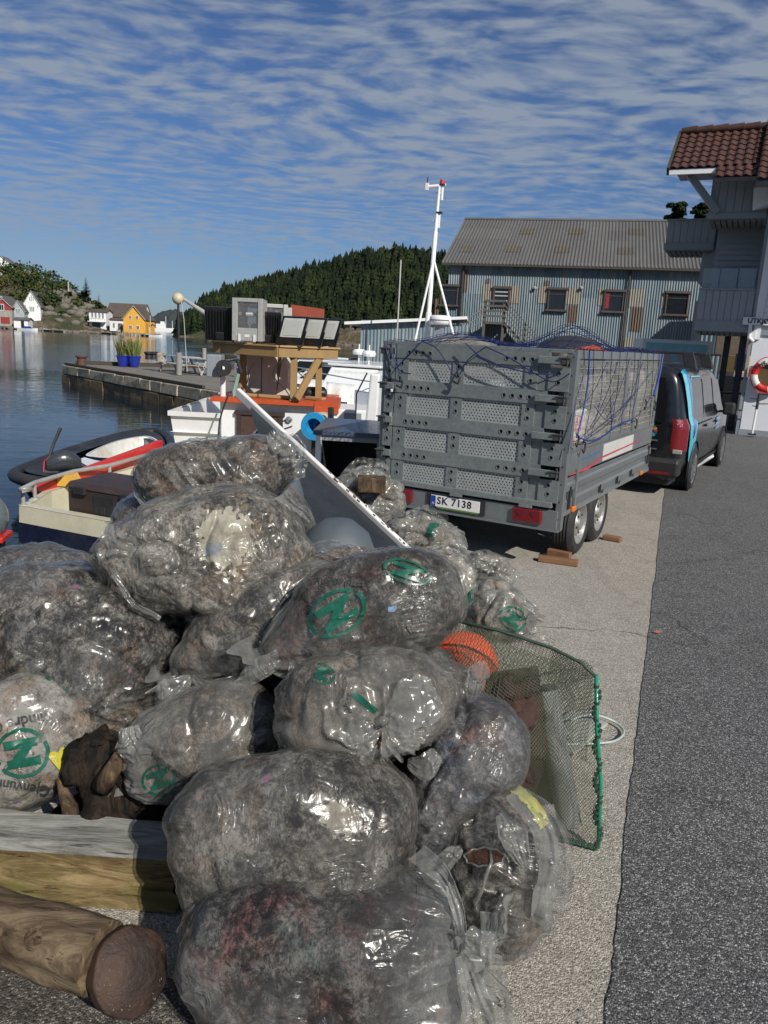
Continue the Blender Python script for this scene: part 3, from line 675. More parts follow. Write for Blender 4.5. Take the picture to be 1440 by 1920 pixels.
m_etern = bpy.data.materials.new('fibre_cement_roof'); m_etern.use_nodes = True; t = NT(m_etern.node_tree); b = t.n['Principled BSDF']
v = t.coords('Object'); st = t.noise(t.vmath('MULTIPLY', v, (3.0, .5, .5)), 1.2, 6, .7); sp_ = t.noise(v, 5.0, 5, .75)
sheet = t.add('ShaderNodeTexBrick'); sheet.inputs['Scale'].default_value = 1.0; sheet.inputs['Brick Width'].default_value = 1.05; sheet.inputs['Row Height'].default_value = 1.5; sheet.inputs['Mortar Size'].default_value = .012; t.link(v, sheet.inputs['Vector'])
sheet.inputs['Color1'].default_value = (.085, .084, .082, 1); sheet.inputs['Color2'].default_value = (.115, .113, .11, 1); sheet.inputs['Mortar'].default_value = (.09, .085, .08, 1)
c = t.mix(t.ramp(st, [(.42, 0.0), (.65, .65)]), sheet.outputs[0], (.10, .095, .09)); c = t.mix(t.ramp(sp_, [(.6, 0.0), (.72, .5)]), c, (.34, .34, .32))
t.link(c, b.inputs['Base Color']); b.inputs['Roughness'].default_value = .9
WA = Vector((2.80, 42.26, 0)); WY = R(-14); we = Vector((math.cos(WY), math.sin(WY), 0)); wn = Vector((math.sin(WY), -math.cos(WY), 0))
wh = empty('warehouse', WA, WY, 'long blue-grey corrugated iron warehouse with a grey corrugated roof', 'warehouse')
def WL(px, py, off=0.0): p = PL(px, py, WA+wn*off, wn)-WA; return (p.dot(we), p.z)
EH = WL(1080, 497)[1]; WLen = 24.0; DEP = 12.0; RH = D(1050, 419, 41.3+DEP/2*math.cos(R(14))).z
def corr(x0, x1, z0, z1, y=0.0, pitch=.125, amp=.028, top=None):
    B = MB(); n = int((x1-x0)/(pitch/4)); vs = []
    for i in range(n+1): x = x0+(x1-x0)*i/n; yy = y-amp*math.cos(2*math.pi*x/pitch); vs.append((x, yy, z0)); vs.append((x, yy, z1))
    B.add(vs, [(2*i, 2*i+2, 2*i+3, 2*i+1) for i in range(n)]); return B
corr(0, WLen, -.1, EH+.1).build('wall', m_corr, wh)
MB().add([(0, 0, 0), (0, DEP, 0), (0, DEP, EH), (0, DEP/2, RH), (0, 0, EH)], [(0, 1, 2, 3, 4)]).build('wall', m_corr, wh)
MB().box((WLen/2, DEP-.1, EH/2), (WLen, .2, EH)).build('wall', m_corr, wh)
for s in (0, 1):                              # corrugated roof slopes
    B = MB(); n = int((WLen+.8)/.044); vs = []; y0 = -.42 if s == 0 else DEP+.42; z0 = EH-.42*(RH-EH)/(DEP/2)+.12
    for i in range(n+1): x = -.35+(WLen+.7)*i/n; a = .032*math.cos(2*math.pi*x/.177); vs.append((x, y0, z0+a)); vs.append((x, DEP/2, RH+.12+a))
    B.add(vs, [(2*i, 2*i+2, 2*i+3, 2*i+1) for i in range(n)]).build('roof', m_etern, wh)
MB().tube([(-.36, DEP/2, RH+.13), (WLen+.36, DEP/2, RH+.13)], .10, 8).build('ridge_cap', m_etern, wh)
MB().bar((-.35, -.38, EH-.14), (WLen+.35, -.38, EH-.14), .07, .10).build('gutter', m_dark, wh)
for (pxp) in (866, 1176):
    x, _ = WL(pxp, 560); MB().tube([(x, -.12, EH-.1), (x, -.12, 0)], .055, 8).build('downpipe', m_dark, wh)
m_oldwood = pmat('old_brown_frame', (.075, .055, .045), .8, 0, .35, 6)
m_beige = pmat('bare_corrugated_patch', (.26, .242, .20), .8, 0, .25, 2, dirt=(.2, .13, .08), dirt_amt=.5, stretch=(4, 4, .5))
m_rustp = pmat('rusty_corrugated_patch', (.13, .095, .072), .9, 0, .4, 3, stretch=(4, 4, .5))
m_curt = pmat('red_curtain', (.25, .02, .02), .8)
for k, (x0, y0, x1, y1) in enumerate([(828, 537, 858, 572), (1029, 543, 1060, 581), (1134, 547, 1167, 584), (1250, 550, 1288, 590)]):
    (a, zt_), (b2, zb_) = WL(x0, y0), WL(x1, y1); f = MB(); q = .06
    f.box2((a, -.13, zb_), (a+q, .02, zt_)); f.box2((b2-q, -.13, zb_), (b2, .02, zt_)); f.box2((a-.06, -.17, zt_), (b2+.06, .02, zt_+.12)); f.box2((a-.08, -.18, zb_-.1), (b2+.08, .02, zb_))
    wo_ = f.build('window', m_oldwood, wh, bevel=.01); MB().box2((a+q, -.07, zb_), (b2-q, -.035, zt_)).build('pane', m_glass, wo_)
    g2 = MB(); g2.box2((a+q, -.10, (zb_+zt_)/2+.25), (b2-q, -.072, (zb_+zt_)/2+.28)); g2.build('glazing_bar', m_oldwood, wo_)
    if k == 2: MB().box2((a+q+.03, -.085, zb_+.12), (a+q+.2, -.072, zt_-.1)).build('curtain', m_curt, wo_)
(a, zt_), (b2, zb_) = WL(926, 541), WL(955, 578)
f = MB(); f.box2((a, -.13, zb_), (a+.09, .02, zt_)); f.box2((b2-.09, -.13, zb_), (b2, .02, zt_)); f.box2((a-.05, -.16, zt_), (b2+.05, .02, zt_+.12))
dr = f.build('door', m_oldwood, wh); MB().box2((a+.09, -.06, zb_), (b2-.09, -.035, zt_)).build('pane', m_glass, dr)
for zz_ in (.35, .6, .8): MB().box2((a+.09, -.09, zb_+(zt_-zb_)*zz_), (b2-.09, -.062, zb_+(zt_-zb_)*zz_+.06)).build('glazing_bar', m_gw, dr)
for (x0, y0, x1, y1, mm_) in [(906, 533, 921, 566, m_beige), (958, 536, 974, 569, m_beige), (1010, 537, 1026, 569, m_beige), (1064, 540, 1088, 571, m_beige), (1066, 572, 1081, 606, m_rustp), (1123, 541, 1132, 573, m_beige), (1181, 542, 1206, 576, m_beige), (1185, 577, 1201, 622, m_rustp), (1172, 634, 1192, 652, m_beige), (1243, 546, 1249, 578, m_beige), (872, 505, 876, 548, m_rustp), (912, 522, 918, 532, m_rustp), (1020, 526, 1030, 536, m_rustp), (815, 560, 822, 600, m_rustp)]:
    (a, zt_), (b2, zb_) = WL(x0, y0), WL(x1, y1); corr(a, b2, zb_, zt_, -.022, .125, .028).build('wall_patch', mm_, wh)
m_rlt = pmat('dull_roof_light', (.095, .083, .065), .7, 0, .3, 3)
for (px, py) in [(876, 467), (963, 467), (1055, 468), (1174, 471), (989, 434), (1080, 434), (1194, 435)]:   # dull roof lights lying in the slope
    rn = Vector((0, -(RH-EH), DEP/2)).normalized(); wm = Matrix.Rotation(WY, 3, 'Z'); nn = wm @ rn; p = PL(px, py, WA+Vector((0, 0, EH+.12)), nn)-WA; lx, ly = p.dot(we), -p.dot(wn)
    B = MB(); s_ = (RH-EH)/(DEP/2); vs = []; n = 24
    for i in range(n+1): x = lx-.42+.84*i/n; a_ = .032*math.cos(2*math.pi*x/.177)+.02; vs += [(x, ly-.45, EH+.12+s_*(ly-.45)+a_), (x, ly+.45, EH+.12+s_*(ly+.45)+a_)]
    B.add(vs, [(2*i, 2*i+2, 2*i+3, 2*i+1) for i in range(n)]).build('roof_light', m_rlt, wh)
# timber stair up to the warehouse door
m_stair = pmat('old_stair_wood', (.10, .09, .08), .85, 0, .4, 4, stretch=(4, 1, 1)); m_stairg = pmat('grey_rail_wood', (.20, .22, .23), .8, 0, .3, 4)
sto = empty('timber_stair', WA, WY, 'dark weathered timber stair with a landing in front of the warehouse door', 'stair')
(xa, zl), (xb, _) = WL(908, 603, .9), WL(948, 603, .9)
zfl = zl; MB().box2((xa, -1.5, zfl-.12), (xb, -.06, zfl)).build('landing', m_stair, sto)
for x in (xa+.06, xb-.06):
    MB().box2((x-.06, -1.5, 0), (x+.06, -1.38, zfl+1.05)).build('post', m_stair, sto); MB().box2((x-.06, -.25, 0), (x+.06, -.13, zfl-.1)).build('post', m_stair, sto)
for k in range(4): MB().box2((xa, -1.54, zfl+.22+k*.25), (xb, -1.5, zfl+.32+k*.25)).build('rail', m_stair, sto)
run = 3.2
for s in (-1.46, -.30): MB().bar((xb, s, zfl-.1), (xb+run, s, .0), .05, .26, up=(0, 1, 0)).build('stringer', m_stair, sto)
for k in range(13): q = (k+.5)/13; MB().box((xb+run*q, -.88, (zfl-.1)*(1-q)), (.27, 1.1, .04)).build('step', m_stair, sto)
for k in range(4): MB().bar((xb, -1.52, zfl+.27+k*.25), (xb+run, -1.52, .37+k*.25), .04, .10, up=(0, 1, 0)).build('rail', m_stair, sto)
for q in (.33, .66, .99): MB().box((xb+run*q, -1.48, (zfl)*(1-q)+.55), (.09, .08, 1.15)).build('post', m_stair, sto)
for k in range(3): MB().bar((xa, -1.52, zfl+.05+k*.3), (xa-2.2, -1.52, zfl-1.6+k*.3), .04, .10, up=(0, 1, 0)).build('rail', m_stairg, sto)
MB().box2((xa-2.25, -1.55, 0), (xa-2.15, -1.45, zfl-.9)).build('post', m_stairg, sto)
# small lights on the wall
for px in (1003, 1090):
    x, z = WL(px, 543); MB().lathe([(0, 0), (.08, .02), (.11, .10), (0, .16)], 10, (x, -.12, z)).build('wall_lamp', m_gw, wh)
# shed with pale roof edge beside the forest
sa, sb = D(676, 640, 34), D(790, 640, 34); e = empty('shed', (sa.x, 34, -.4), R(-6), 'low pale blue corrugated shed with a white roof edge left of the mast', 'shed')
zt1 = D(740, 603, 34).z+.4; L_ = sb.x-sa.x
corr(0, L_+2, 0, zt1-.0, 0, .15, .02).build('wall', m_corr, e); MB().box((L_/2+.6, 2.4, zt1+.06), (L_+2.6, 5.4, .12), Matrix.Rotation(R(-5), 3, 'Y')).build('roof', m_white, e)
MB().box2((.0, .1, 0), (L_+2, 4.6, zt1-.06)).build('side_wall', m_dark, e)
x0 = D(750, 620, 34).x-sa.x; MB().box2((x0, -.06, 0), (x0+.45, .05, zt1-.8)).build('door', m_dark, e); x0 = D(765, 620, 34).x-sa.x; MB().box2((x0, -.06, .8), (x0+.5, .05, zt1-.7)).build('panel', m_beige, e)
pole(744, 640, 487, 32, 'tall thin radio mast in front of the pale blue shed', .03)
# ================================================================== HOUSE with balconies
HC = Vector((9.38, 20.6, 0)); HY = R(-25); he = Vector((math.cos(HY), math.sin(HY), 0)); hn = Vector((math.sin(HY), -math.cos(HY), 0))
hs = empty('balcony_house', HC, HY, 'white and grey house with stacked boarded balconies under a dark red tiled roof', 'house')
def HL(px, py, off=0.0): p = PL(px, py, HC+hn*off, hn)-HC; return (p.dot(he), p.z)
m_gboard = pmat('grey_boarding', (.26, .285, .31), .65, 0, .10, 1.2, .1, 40, stretch=(3, 3, .4))
m_gtrim = pmat('grey_trim', (.22, .245, .27), .6, 0, .08, 2)
m_hwhite = pmat('white_boarding', (.70, .70, .71), .6, 0, .06, 1.2, .1, 40, dirt=(.5, .5, .5), dirt_amt=.3)
m_plaster = pmat('white_plaster', (.62, .63, .66), .9, 0, .05, 1.0, .25, 30, dirt=(.42, .42, .43), dirt_amt=.35)
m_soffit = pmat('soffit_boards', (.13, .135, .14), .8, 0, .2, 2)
# body right of the corner
XR = 6.0; zg = HL(1420, 618)[1]
MB().box2((.0, 0, 0), (XR, 4, zg)).build('lower_wall', m_plaster, hs); MB().box2((-.03, -.04, 0), (XR, 4.02, .16)).build('plinth', m_gtrim, hs)
ztop = HL(1400, 330)[1]+.3
MB().box2((.02, .04, zg), (XR, 4, ztop)).build('core_wall', m_hwhite, hs)
z = zg; k = 0
while z < ztop-.1:                            # weatherboards, each its own board
    B = MB(); B.add([(.14, -.02, z), (XR, -.02, z), (XR, .015, z+.155), (.14, .015, z+.155), (.14, .04, z), (XR, .04, z), (XR, .04, z+.155), (.14, .04, z+.155)], [(0, 1, 2, 3), (0, 4, 5, 1), (3, 2, 6, 7), (0, 3, 7, 4)])
    B.build('board', m_hwhite, hs); z += .15; k += 1
MB().box2((-.02, -.06, zg-.25), (.15, .0, ztop)).build('corner_board', m_hwhite, hs)
MB().box2((-.10, -.03, 0), (-.025, .10, ztop)).build('corner_board', m_gtrim, hs)
MB().box2((.0, -.05, zg-.14), (XR, -.005, zg-.0)).build('drip_board', m_gtrim, hs)
# recessed weatherboarded wall left of the corner and its floor slabs
RW = 1.3; XL = HL(1345, 500, -RW)[0]-.1
zf2 = HL(1360, 612)[1]; 
z = zf2
while z < ztop-.1:
    B = MB(); B.add([(XL, RW-.02, z), (-.1, RW-.02, z), (-.1, RW+.015, z+.155), (XL, RW+.015, z+.155)], [(0, 1, 2, 3)]); B.build('board', m_gboard, hs); z += .15
MB().box2((XL, RW+.02, zf2-.1), (-.1, RW+2.0, ztop)).build('core_wall', m_gboard, hs)
def balcony(x0, x1, ztop_, zbot, zf, name_label, off=0.0, depth=1.3, boards=8, parent=hs):
    """boarded front from x0 to x1 at y=off; floor slab between zbot and zf"""
    fr = MB(); fr.box2((x0, off+.03, zf), (x1, off+depth, zbot+.02)); bl = fr.build('balcony', m_gtrim, parent)
    wd_ = (x1-x0)/boards; MB().box2((x0+.03, off+.03, zbot), (x1, off+.05, ztop_-.03)).build('backing', m_gtrim, bl)
    for i in range(boards): MB().box2((x0+i*wd_+.006, off-.0, zbot), (x0+(i+1)*wd_-.006, off+.025, ztop_-.03)).build('board', m_gboard, bl)
    sbn = max(2, int(depth/wd_))
    for i in range(sbn): MB().box2((x0-.0, off+i*depth/sbn+.03, zbot), (x0+.025, off+(i+1)*depth/sbn-.006, ztop_-.03)).build('board', m_gboard, bl)
    MB().box2((x0-.03, off-.03, ztop_-.03), (x1, off+.08, ztop_+.015)).build('top_rail', m_gtrim, bl)
    MB().box2((x0-.03, off-.035, zf+.02), (x1, off-.005, zbot+.0)).build('fascia', m_gtrim, bl)
    n = int((x1-x0)/.14)
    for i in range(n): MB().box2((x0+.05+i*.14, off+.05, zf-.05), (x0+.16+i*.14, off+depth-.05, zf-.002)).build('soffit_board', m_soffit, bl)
    return bl
xA, zA = HL(1313, 541); xB, _ = HL(1415, 541); _, zfb = HL(1305, 600); _, zfc = HL(1305, 621)
b1 = balcony(xA, -.12, zA, zfb, zfc, '', 0, RW+.6, 8)
xg0, zg1 = HL(1318, 503); m_gl = bpy.data.materials.new('balcony_glass'); m_gl.use_nodes = True; t = NT(m_gl.node_tree); b = t.n['Principled BSDF']; b.inputs['Base Color'].default_value = (.30, .38, .42, 1); b.inputs['Roughness'].default_value = .05; b.inputs['Alpha'].default_value = .35
for i in range(3): w_ = (-.14-xA)/3; MB().box2((xA+i*w_+.02, .03, zA+.02), (xA+(i+1)*w_-.02, .045, zg1)).build('glass_panel', m_gl, b1)
x2, z2 = HL(1337, 333); _, z2b = HL(1335, 400); _, z2c = HL(1335, 412)
b2_ = balcony(x2, -.12, z2, z2b, z2c, '', 0, RW, 7)
# further balcony, set back
OFF = 2.6
x3, z3 = HL(1253, 412, -OFF); x3b, _ = HL(1345, 412, -OFF); _, z3b = HL(1255, 456, -OFF); _, z3c = HL(1255, 470, -OFF)
b3 = balcony(x3, x3b, z3, z3b, z3c, '', OFF, 1.4, 7)
MB().box2((x3b-.3, OFF+.2, z3c-.9), (x3b+2.2, OFF+4, z3-.1)).build('wing_wall', m_gboard, hs)
# roof: tiled slope facing us
PT = R(38); rn = (hn*math.sin(PT)+Vector((0, 0, math.cos(PT))))
ev = HL(1300, 316, .55); EP = HC+he*ev[0]+hn*.55+Vector((0, 0, ev[1]))          # a point on the eave line
def RP(px, py): p = PL(px, py, EP, rn)-EP; up = Vector((-hn.x*math.cos(PT), -hn.y*math.cos(PT), math.sin(PT))); return p.dot(he)+ev[0], p.dot(up)
upv = Vector((0, math.cos(PT), math.sin(PT)))
def rloc(a, s, h=0.0): return Vector((a, -.55, ev[1]))+upv*s+Vector((0, -math.sin(PT), math.cos(PT)))*h
aL, _ = RP(1257, 316); aR1, _ = RP(1345, 312); a2, sTop = RP(1275, 253); aRR, _ = RP(1437, 245); _, sLow = RP(1380, 330)
m_tile = pmat('dark_red_tile', (.070, .030, .022), .6, 0, .35, 3, .3, 30, dirt=(.05, .035, .03), dirt_amt=.5, spec=.4)
tw, th_ = .21, .27
tb = MB(); pr = [(0, 0), (.04, .028), (.10, .042), (.16, .028), (.20, .008), (.25, -.004), (.31, 0)]; vs = []
for s_, lift in ((-.02, .045), (th_+.03, .012)):
    for a, h_ in pr: q = rloc(a*tw/.30, s_, h_+lift)-rloc(0, 0, 0); vs.append(q)
for a, h_ in pr: q = rloc(a*tw/.30, -.02, h_+.02)-rloc(0, 0, 0); vs.append(q)
n = len(pr); tb.add(vs, [(i, i+1, i+1+n, i+n) for i in range(n-1)]+[(i+2*n, i+1+2*n, i+1, i) for i in range(n-1)])
tile_me = tb.mesh('tile'); tile_me.materials.append(m_tile)
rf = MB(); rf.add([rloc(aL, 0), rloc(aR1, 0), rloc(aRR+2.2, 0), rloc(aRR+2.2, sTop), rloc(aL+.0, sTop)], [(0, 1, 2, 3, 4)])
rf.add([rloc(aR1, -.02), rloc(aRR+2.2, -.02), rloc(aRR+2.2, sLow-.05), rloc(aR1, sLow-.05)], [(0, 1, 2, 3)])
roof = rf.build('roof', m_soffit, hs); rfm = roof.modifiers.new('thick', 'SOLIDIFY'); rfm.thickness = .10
cnt = 0; s_ = sLow
rows_ = []; s_ = 0.0
while s_ < sTop-.1: rows_.append(s_); s_ += th_
s_ = -th_
while s_ > sLow-.2: rows_.insert(0, s_); s_ -= th_
for s_ in rows_:
    a = aL if s_ >= 0 else aR1
    while a < aRR+.6 and cnt < 292:
        o = bpy.data.objects.new('tile', tile_me); col.objects.link(o); o.parent = hs; o.location = rloc(a, s_, .01); a += tw; cnt += 1
a = aL
k = 0
while a < aRR+.5: o = MB().tube([rloc(a, sTop+.02, .07), rloc(a+.40, sTop+.02, .09)], [.10, .12], 8).build('ridge_tile', m_tile, hs, autos=50); a += .38
MB().bar(rloc(aL-.02, -.03, -.06), rloc(aR1, -.03, -.06), .05, .12).build('gutter_board', m_hwhite, hs)
MB().bar(rloc(aL-.04, -.1, .0), rloc(aL-.04, sTop, .0), .06, .2).build('barge_board', m_dark, hs)
# other slope of that roof and its boarded underside
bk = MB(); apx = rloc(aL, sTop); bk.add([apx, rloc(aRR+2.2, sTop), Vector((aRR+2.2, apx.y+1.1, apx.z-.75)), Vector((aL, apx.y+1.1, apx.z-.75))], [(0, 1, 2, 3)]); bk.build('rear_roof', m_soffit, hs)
MB().prism([(apx.y-.9, apx.z-1.0), (apx.y+.9, apx.z-.95), (apx.y, apx.z-.12)], aL+.3, aL+.36, 'x').build('gable_boarding', m_gboard, hs)
MB().add([rloc(aL+.1, .15, -.12), rloc(aR1+.4, .15, -.12), rloc(aR1+.4, .15, -.12)+Vector((0, 1.5, .05)), rloc(aL+.1, .15, -.12)+Vector((0, 1.5, .05))], [(0, 1, 2, 3)]).build('eave_soffit', m_gboard, hs)
c0, c1 = HL(1292, 326, .2), HL(1345, 398, .1); MB().bar((c0[0], -.2, c0[1]), (c1[0], -.02, c1[1]), .14, .16).build('brace', m_gtrim, hs)
# steeper higher roof at the frame edge that shades the balconies
a3, s3 = RP(1417, 345)
B = MB(); B.add([rloc(a3, s3-.1, .12), rloc(a3+7, s3-.1, .12), rloc(a3+7, sTop+3.4, .12), rloc(a3+.15, sTop+3.4, .12)], [(0, 1, 2, 3)]); o = B.build('upper_roof', m_soffit, hs); mm_ = o.modifiers.new('thick', 'SOLIDIFY'); mm_.thickness = .14
s_ = s3-.08; k = 0
while s_ < sTop+3.2 and k < 60:
    for q in range(3): o = bpy.data.objects.new('tile', tile_me); col.objects.link(o); o.parent = hs; o.location = rloc(a3+q*tw, s_, .15); k += 1
    s_ += th_
gx0, gz0 = HL(1413, 352, .3); gx1, gz1 = HL(1411, 395, .3)
MB().prism([(gx0, gz0), (gx0+3, gz0+.0), (gx0+3, gz1+1.3), (gx1, gz1)], -.34, -.28).build('gable_board', m_hwhite, hs)
# unseen box added right of the frame to keep sun off the balconies
MB().box2((1.3, -2.7, zfc+2.1), (2.4, 0, ztop+.6)).build('added_shade_box', m_hwhite, hs)
# things on the white wall
x, z = HL(1404, 632); MB().tube([(x, -.12, z+.32), (x+.01, -.12, z-.02), (x+.12, -.06, z-.10)], .045, 8).build('pipe', m_hwhite, hs)
x, z = HL(1412, 628); MB().box((x, -.05, z), (.12, .1, .2)).build('junction_box', m_hwhite, hs)
sg = empty('exit_sign', HC+hn*.10, HY, 'long white sign with black capital lettering on the corner board of the house', 'sign')
sx0, sz0 = HL(1393, 601, .1); MB().box2((sx0, -.02, sz0-.10), (sx0+1.25, .01, sz0+.085)).build('panel', m_hwhite, sg)
m_black = pmat('black_print', (.01, .01, .01), .6, 0, .1)
me = text_mesh('UTKJØRSEL', .17, 'LEFT', .002, bold=.004); me.transform(Matrix.Rotation(math.pi/2, 4, 'X')); mesh_obj('lettering', me, m_black, sg, (sx0+.11, -.026, sz0-.005))
# life ring on its dark board
rc = PL(1443, 704, HC+hn*.16, hn); lr = empty('life_ring', rc, HY, 'red and white life ring hanging on the white plastered wall', 'life ring')
m_ringw = pmat('ring_white', (.70, .68, .62), .6, 0, .1, 6); m_ringr = pmat('ring_red', (.55, .02, .015), .5, 0, .15, 6); m_brown = pmat('brown_board', (.10, .06, .02), .7)
RR, rr_ = .36, .085
for k in range(8):
    B = MB(); n = 8; P = np.zeros((n+1, 13, 3)); a0 = math.pi/8+k*math.pi/4-math.pi/8
    for i in range(n+1):
        a = a0+(math.pi/4)*i/n
        for j in range(13): q = 2*math.pi*j/12; P[i, j] = ((RR+rr_*math.cos(q))*math.cos(a), rr_*.8*math.sin(q), (RR+rr_*math.cos(q))*math.sin(a))
    B.grid(P); B.build('ring_segment', m_ringw if k % 2 == 0 else m_ringr, lr, smooth=True)
MB().lathe([(0, .0), (.3, 0), (.3, .03), (0, .03)], 20, (0, .08, 0), Matrix.Rotation(math.pi/2, 4, 'X')).build('backing_board', m_brown, lr)
pts = [(RR*1.28*math.cos(a)*1.0, -.02, RR*1.28*math.sin(a)+.02*math.sin(4*a)) for a in np.linspace(0, 2*math.pi, 33)]; MB().tube(pts, .012, 6).build('grab_line', m_ringr, lr)
me = text_mesh('Tryg', .17, 'CENTER', .001, bold=.004); me.transform(Matrix.Translation((-.27, -.085, .24)) @ Matrix.Rotation(R(-42), 4, 'Y') @ Matrix.Rotation(math.pi/2, 4, 'X')); mesh_obj('lettering', me, m_black, lr)
# bracket with pipes that throws a branching shadow on the wall
pb0 = PL(1424, 738, HC+hn*.3, hn); br = empty('standpipe', PL(1410, 814, HC+hn*.35, hn), HY, 'thin black and white standpipe with small side brackets below the life ring', 'standpipe')
lo = Matrix.Rotation(-HY, 3, 'Z'); top = lo @ (pb0-br.location)
MB().tube([(0, 0, 0), (top.x*.55, -.0, top.z*.62)], .028, 8).build('white_pipe', m_hwhite, br); MB().tube([(top.x*.55, 0, top.z*.62), (top.x, 0, top.z)], .035, 8).build('black_pipe', m_iron, br)
for q, ln in ((.98, .22), (.86, -.2), (.75, .24), (.68, -.12)): MB().tube([(top.x*q, 0, top.z*q), (top.x*q+ln, -.02, top.z*q+.02)], .014, 6).build('bracket', m_iron, br)
MB().box((0, 0, -.0), (.2, .2, .04)).build('foot', m_iron, br)
# under the balconies: posts, far corrugated wall, yellow container
for (px, y0, y1, off) in [(1370, 640, 800, 1.2), (1347, 640, 760, 4.0)]:
    xx, _ = HL(px, y1, -off); MB().box2((xx-.09, off-.09, 0), (xx+.09, off+.09, zfc)).build('post', m_navy, hs)
ga = D(1330, 700, 36); gb = D(1366, 700, 36); e = empty('corrugated_hut', (ga.x-.6, 36, 0), R(-10), 'sunlit corrugated hut seen through the passage under the balconies', 'hut'); corr(0, gb.x-ga.x+.9, .7, 4.6, 0, .2, .05).build('wall', m_corr, e); MB().box2((0, .1, 0), (gb.x-ga.x+.9, 2.5, 4.55)).build('core', m_gtrim, e)
ya = D(1376, 706, 30); yb = D(1412, 668, 30); m_yel = pmat('yellow_steel', (.62, .36, .06), .5, 0, .12, 2)
e = empty('yellow_container', (ya.x, 30, 0), R(-8), 'yellow container with a blue notice seen through the passage', 'container')
MB().box2((0, 0, ya.z), (2.0, 2.2, yb.z)).build('body', m_yel, e, bevel=.03); MB().box2((-.02, -.02, ya.z), (2.02, 2.2, ya.z+.16)).build('base_rail', m_beige, e); MB().box2((.05, .1, 0), (1.9, 2.1, ya.z)).build('stand', m_iron, e)
MB().box2((-.05, -.04, ya.z+.26), (.42, -.01, ya.z+.85)).build('notice', m_navy, e)
MB().box2((-.2, 2.4, yb.z), (3.0, 2.6, yb.z+1.6)).build('timber_stack', m_oldwood, e)
sc0 = D(1340, 757, 24); e = empty('garden_table', (sc0.x, 24, 0), R(-20), 'dark outdoor table standing in the shade under the balconies', 'table')
MB().box((.6, 0, .95), (1.3, .8, .05)).build('table_top', m_iron, e); [MB().tube([(.6+a*.55, b_*.3, 0), (.6+a*.55, b_*.3, .95)], .02, 6).build('leg', m_iron, e) for a in (-1, 1) for b_ in (-1, 1)]
# caravan-like stand with pale blue picture panels behind the van
ca, cb = D(1198, 700, 27), D(1322, 700, 27); zt_ = D(1260, 637, 27).z; e = empty('exhibition_box', (ca.x, 27, 0), R(-6), 'white framed box with pale blue picture panels behind the black van', 'kiosk')
m_pale = pmat('pale_blue_print', (.25, .52, .58), .5, 0, .2, 1.2); m_pink = pmat('pale_pink_print', (.5, .36, .38), .5, 0, .2, 2); L_ = cb.x-ca.x
MB().box2((0, 0, .3), (L_, 1.6, zt_)).build('body', m_hwhite, e); MB().box2((.12, -.03, .5), (L_-.12, -.005, zt_-.12)).build('picture_panel', m_pale, e)
for k, (a, w_) in enumerate([(.45, .5), (1.2, .35), (1.75, .3)]): MB().prism([(a, .6), (a+w_, .6), (a+w_, zt_-.5), (a+w_/2, zt_-.32), (a, zt_-.5)], -.05, -.034).build('printed_house', m_pink, e)
MB().box2((.1, .1, 0), (L_-.1, 1.4, .3)).build('base', m_iron, e)
# trees behind the warehouse roof
def leafy_tree(px, py0, py1, Yd, r_px, label):
    a, b_ = D(px, py0, Yd), D(px, py1, Yd); e = empty('pine_tree', (a.x, Yd, 0), 0, label, 'tree'); h = b_.z; rr = r_px/1440*Yd; rg = random.Random(int(px))
    MB().tube([(0, 0, 0), (.2, 0, h*.6), (0, 0, h*.9)], [.3, .2, .08], 7).build('trunk', m_dark, e); cen = []
    for k in range(20): q = rg.uniform(0, 1); cen.append((rg.uniform(-1, 1)*rr*(1-.5*q), rg.uniform(-1, 1)*rr*.6, a.z+(h-a.z)*q-.3, rr*.34, rr*.22))
    V, F = clump_cloud(cen, 70, rg, .16); mesh_obj('crown', np_mesh('crown', np.array([tuple(q) for q in V]), np.array(F)), m_leaf, e)
leafy_tree(1267, 412, 378, 70, 22, 'green pine crown rising behind the right end of the warehouse roof')
leafy_tree(1315, 412, 374, 66, 20, 'brownish tree between the warehouse roof and the upper balcony')
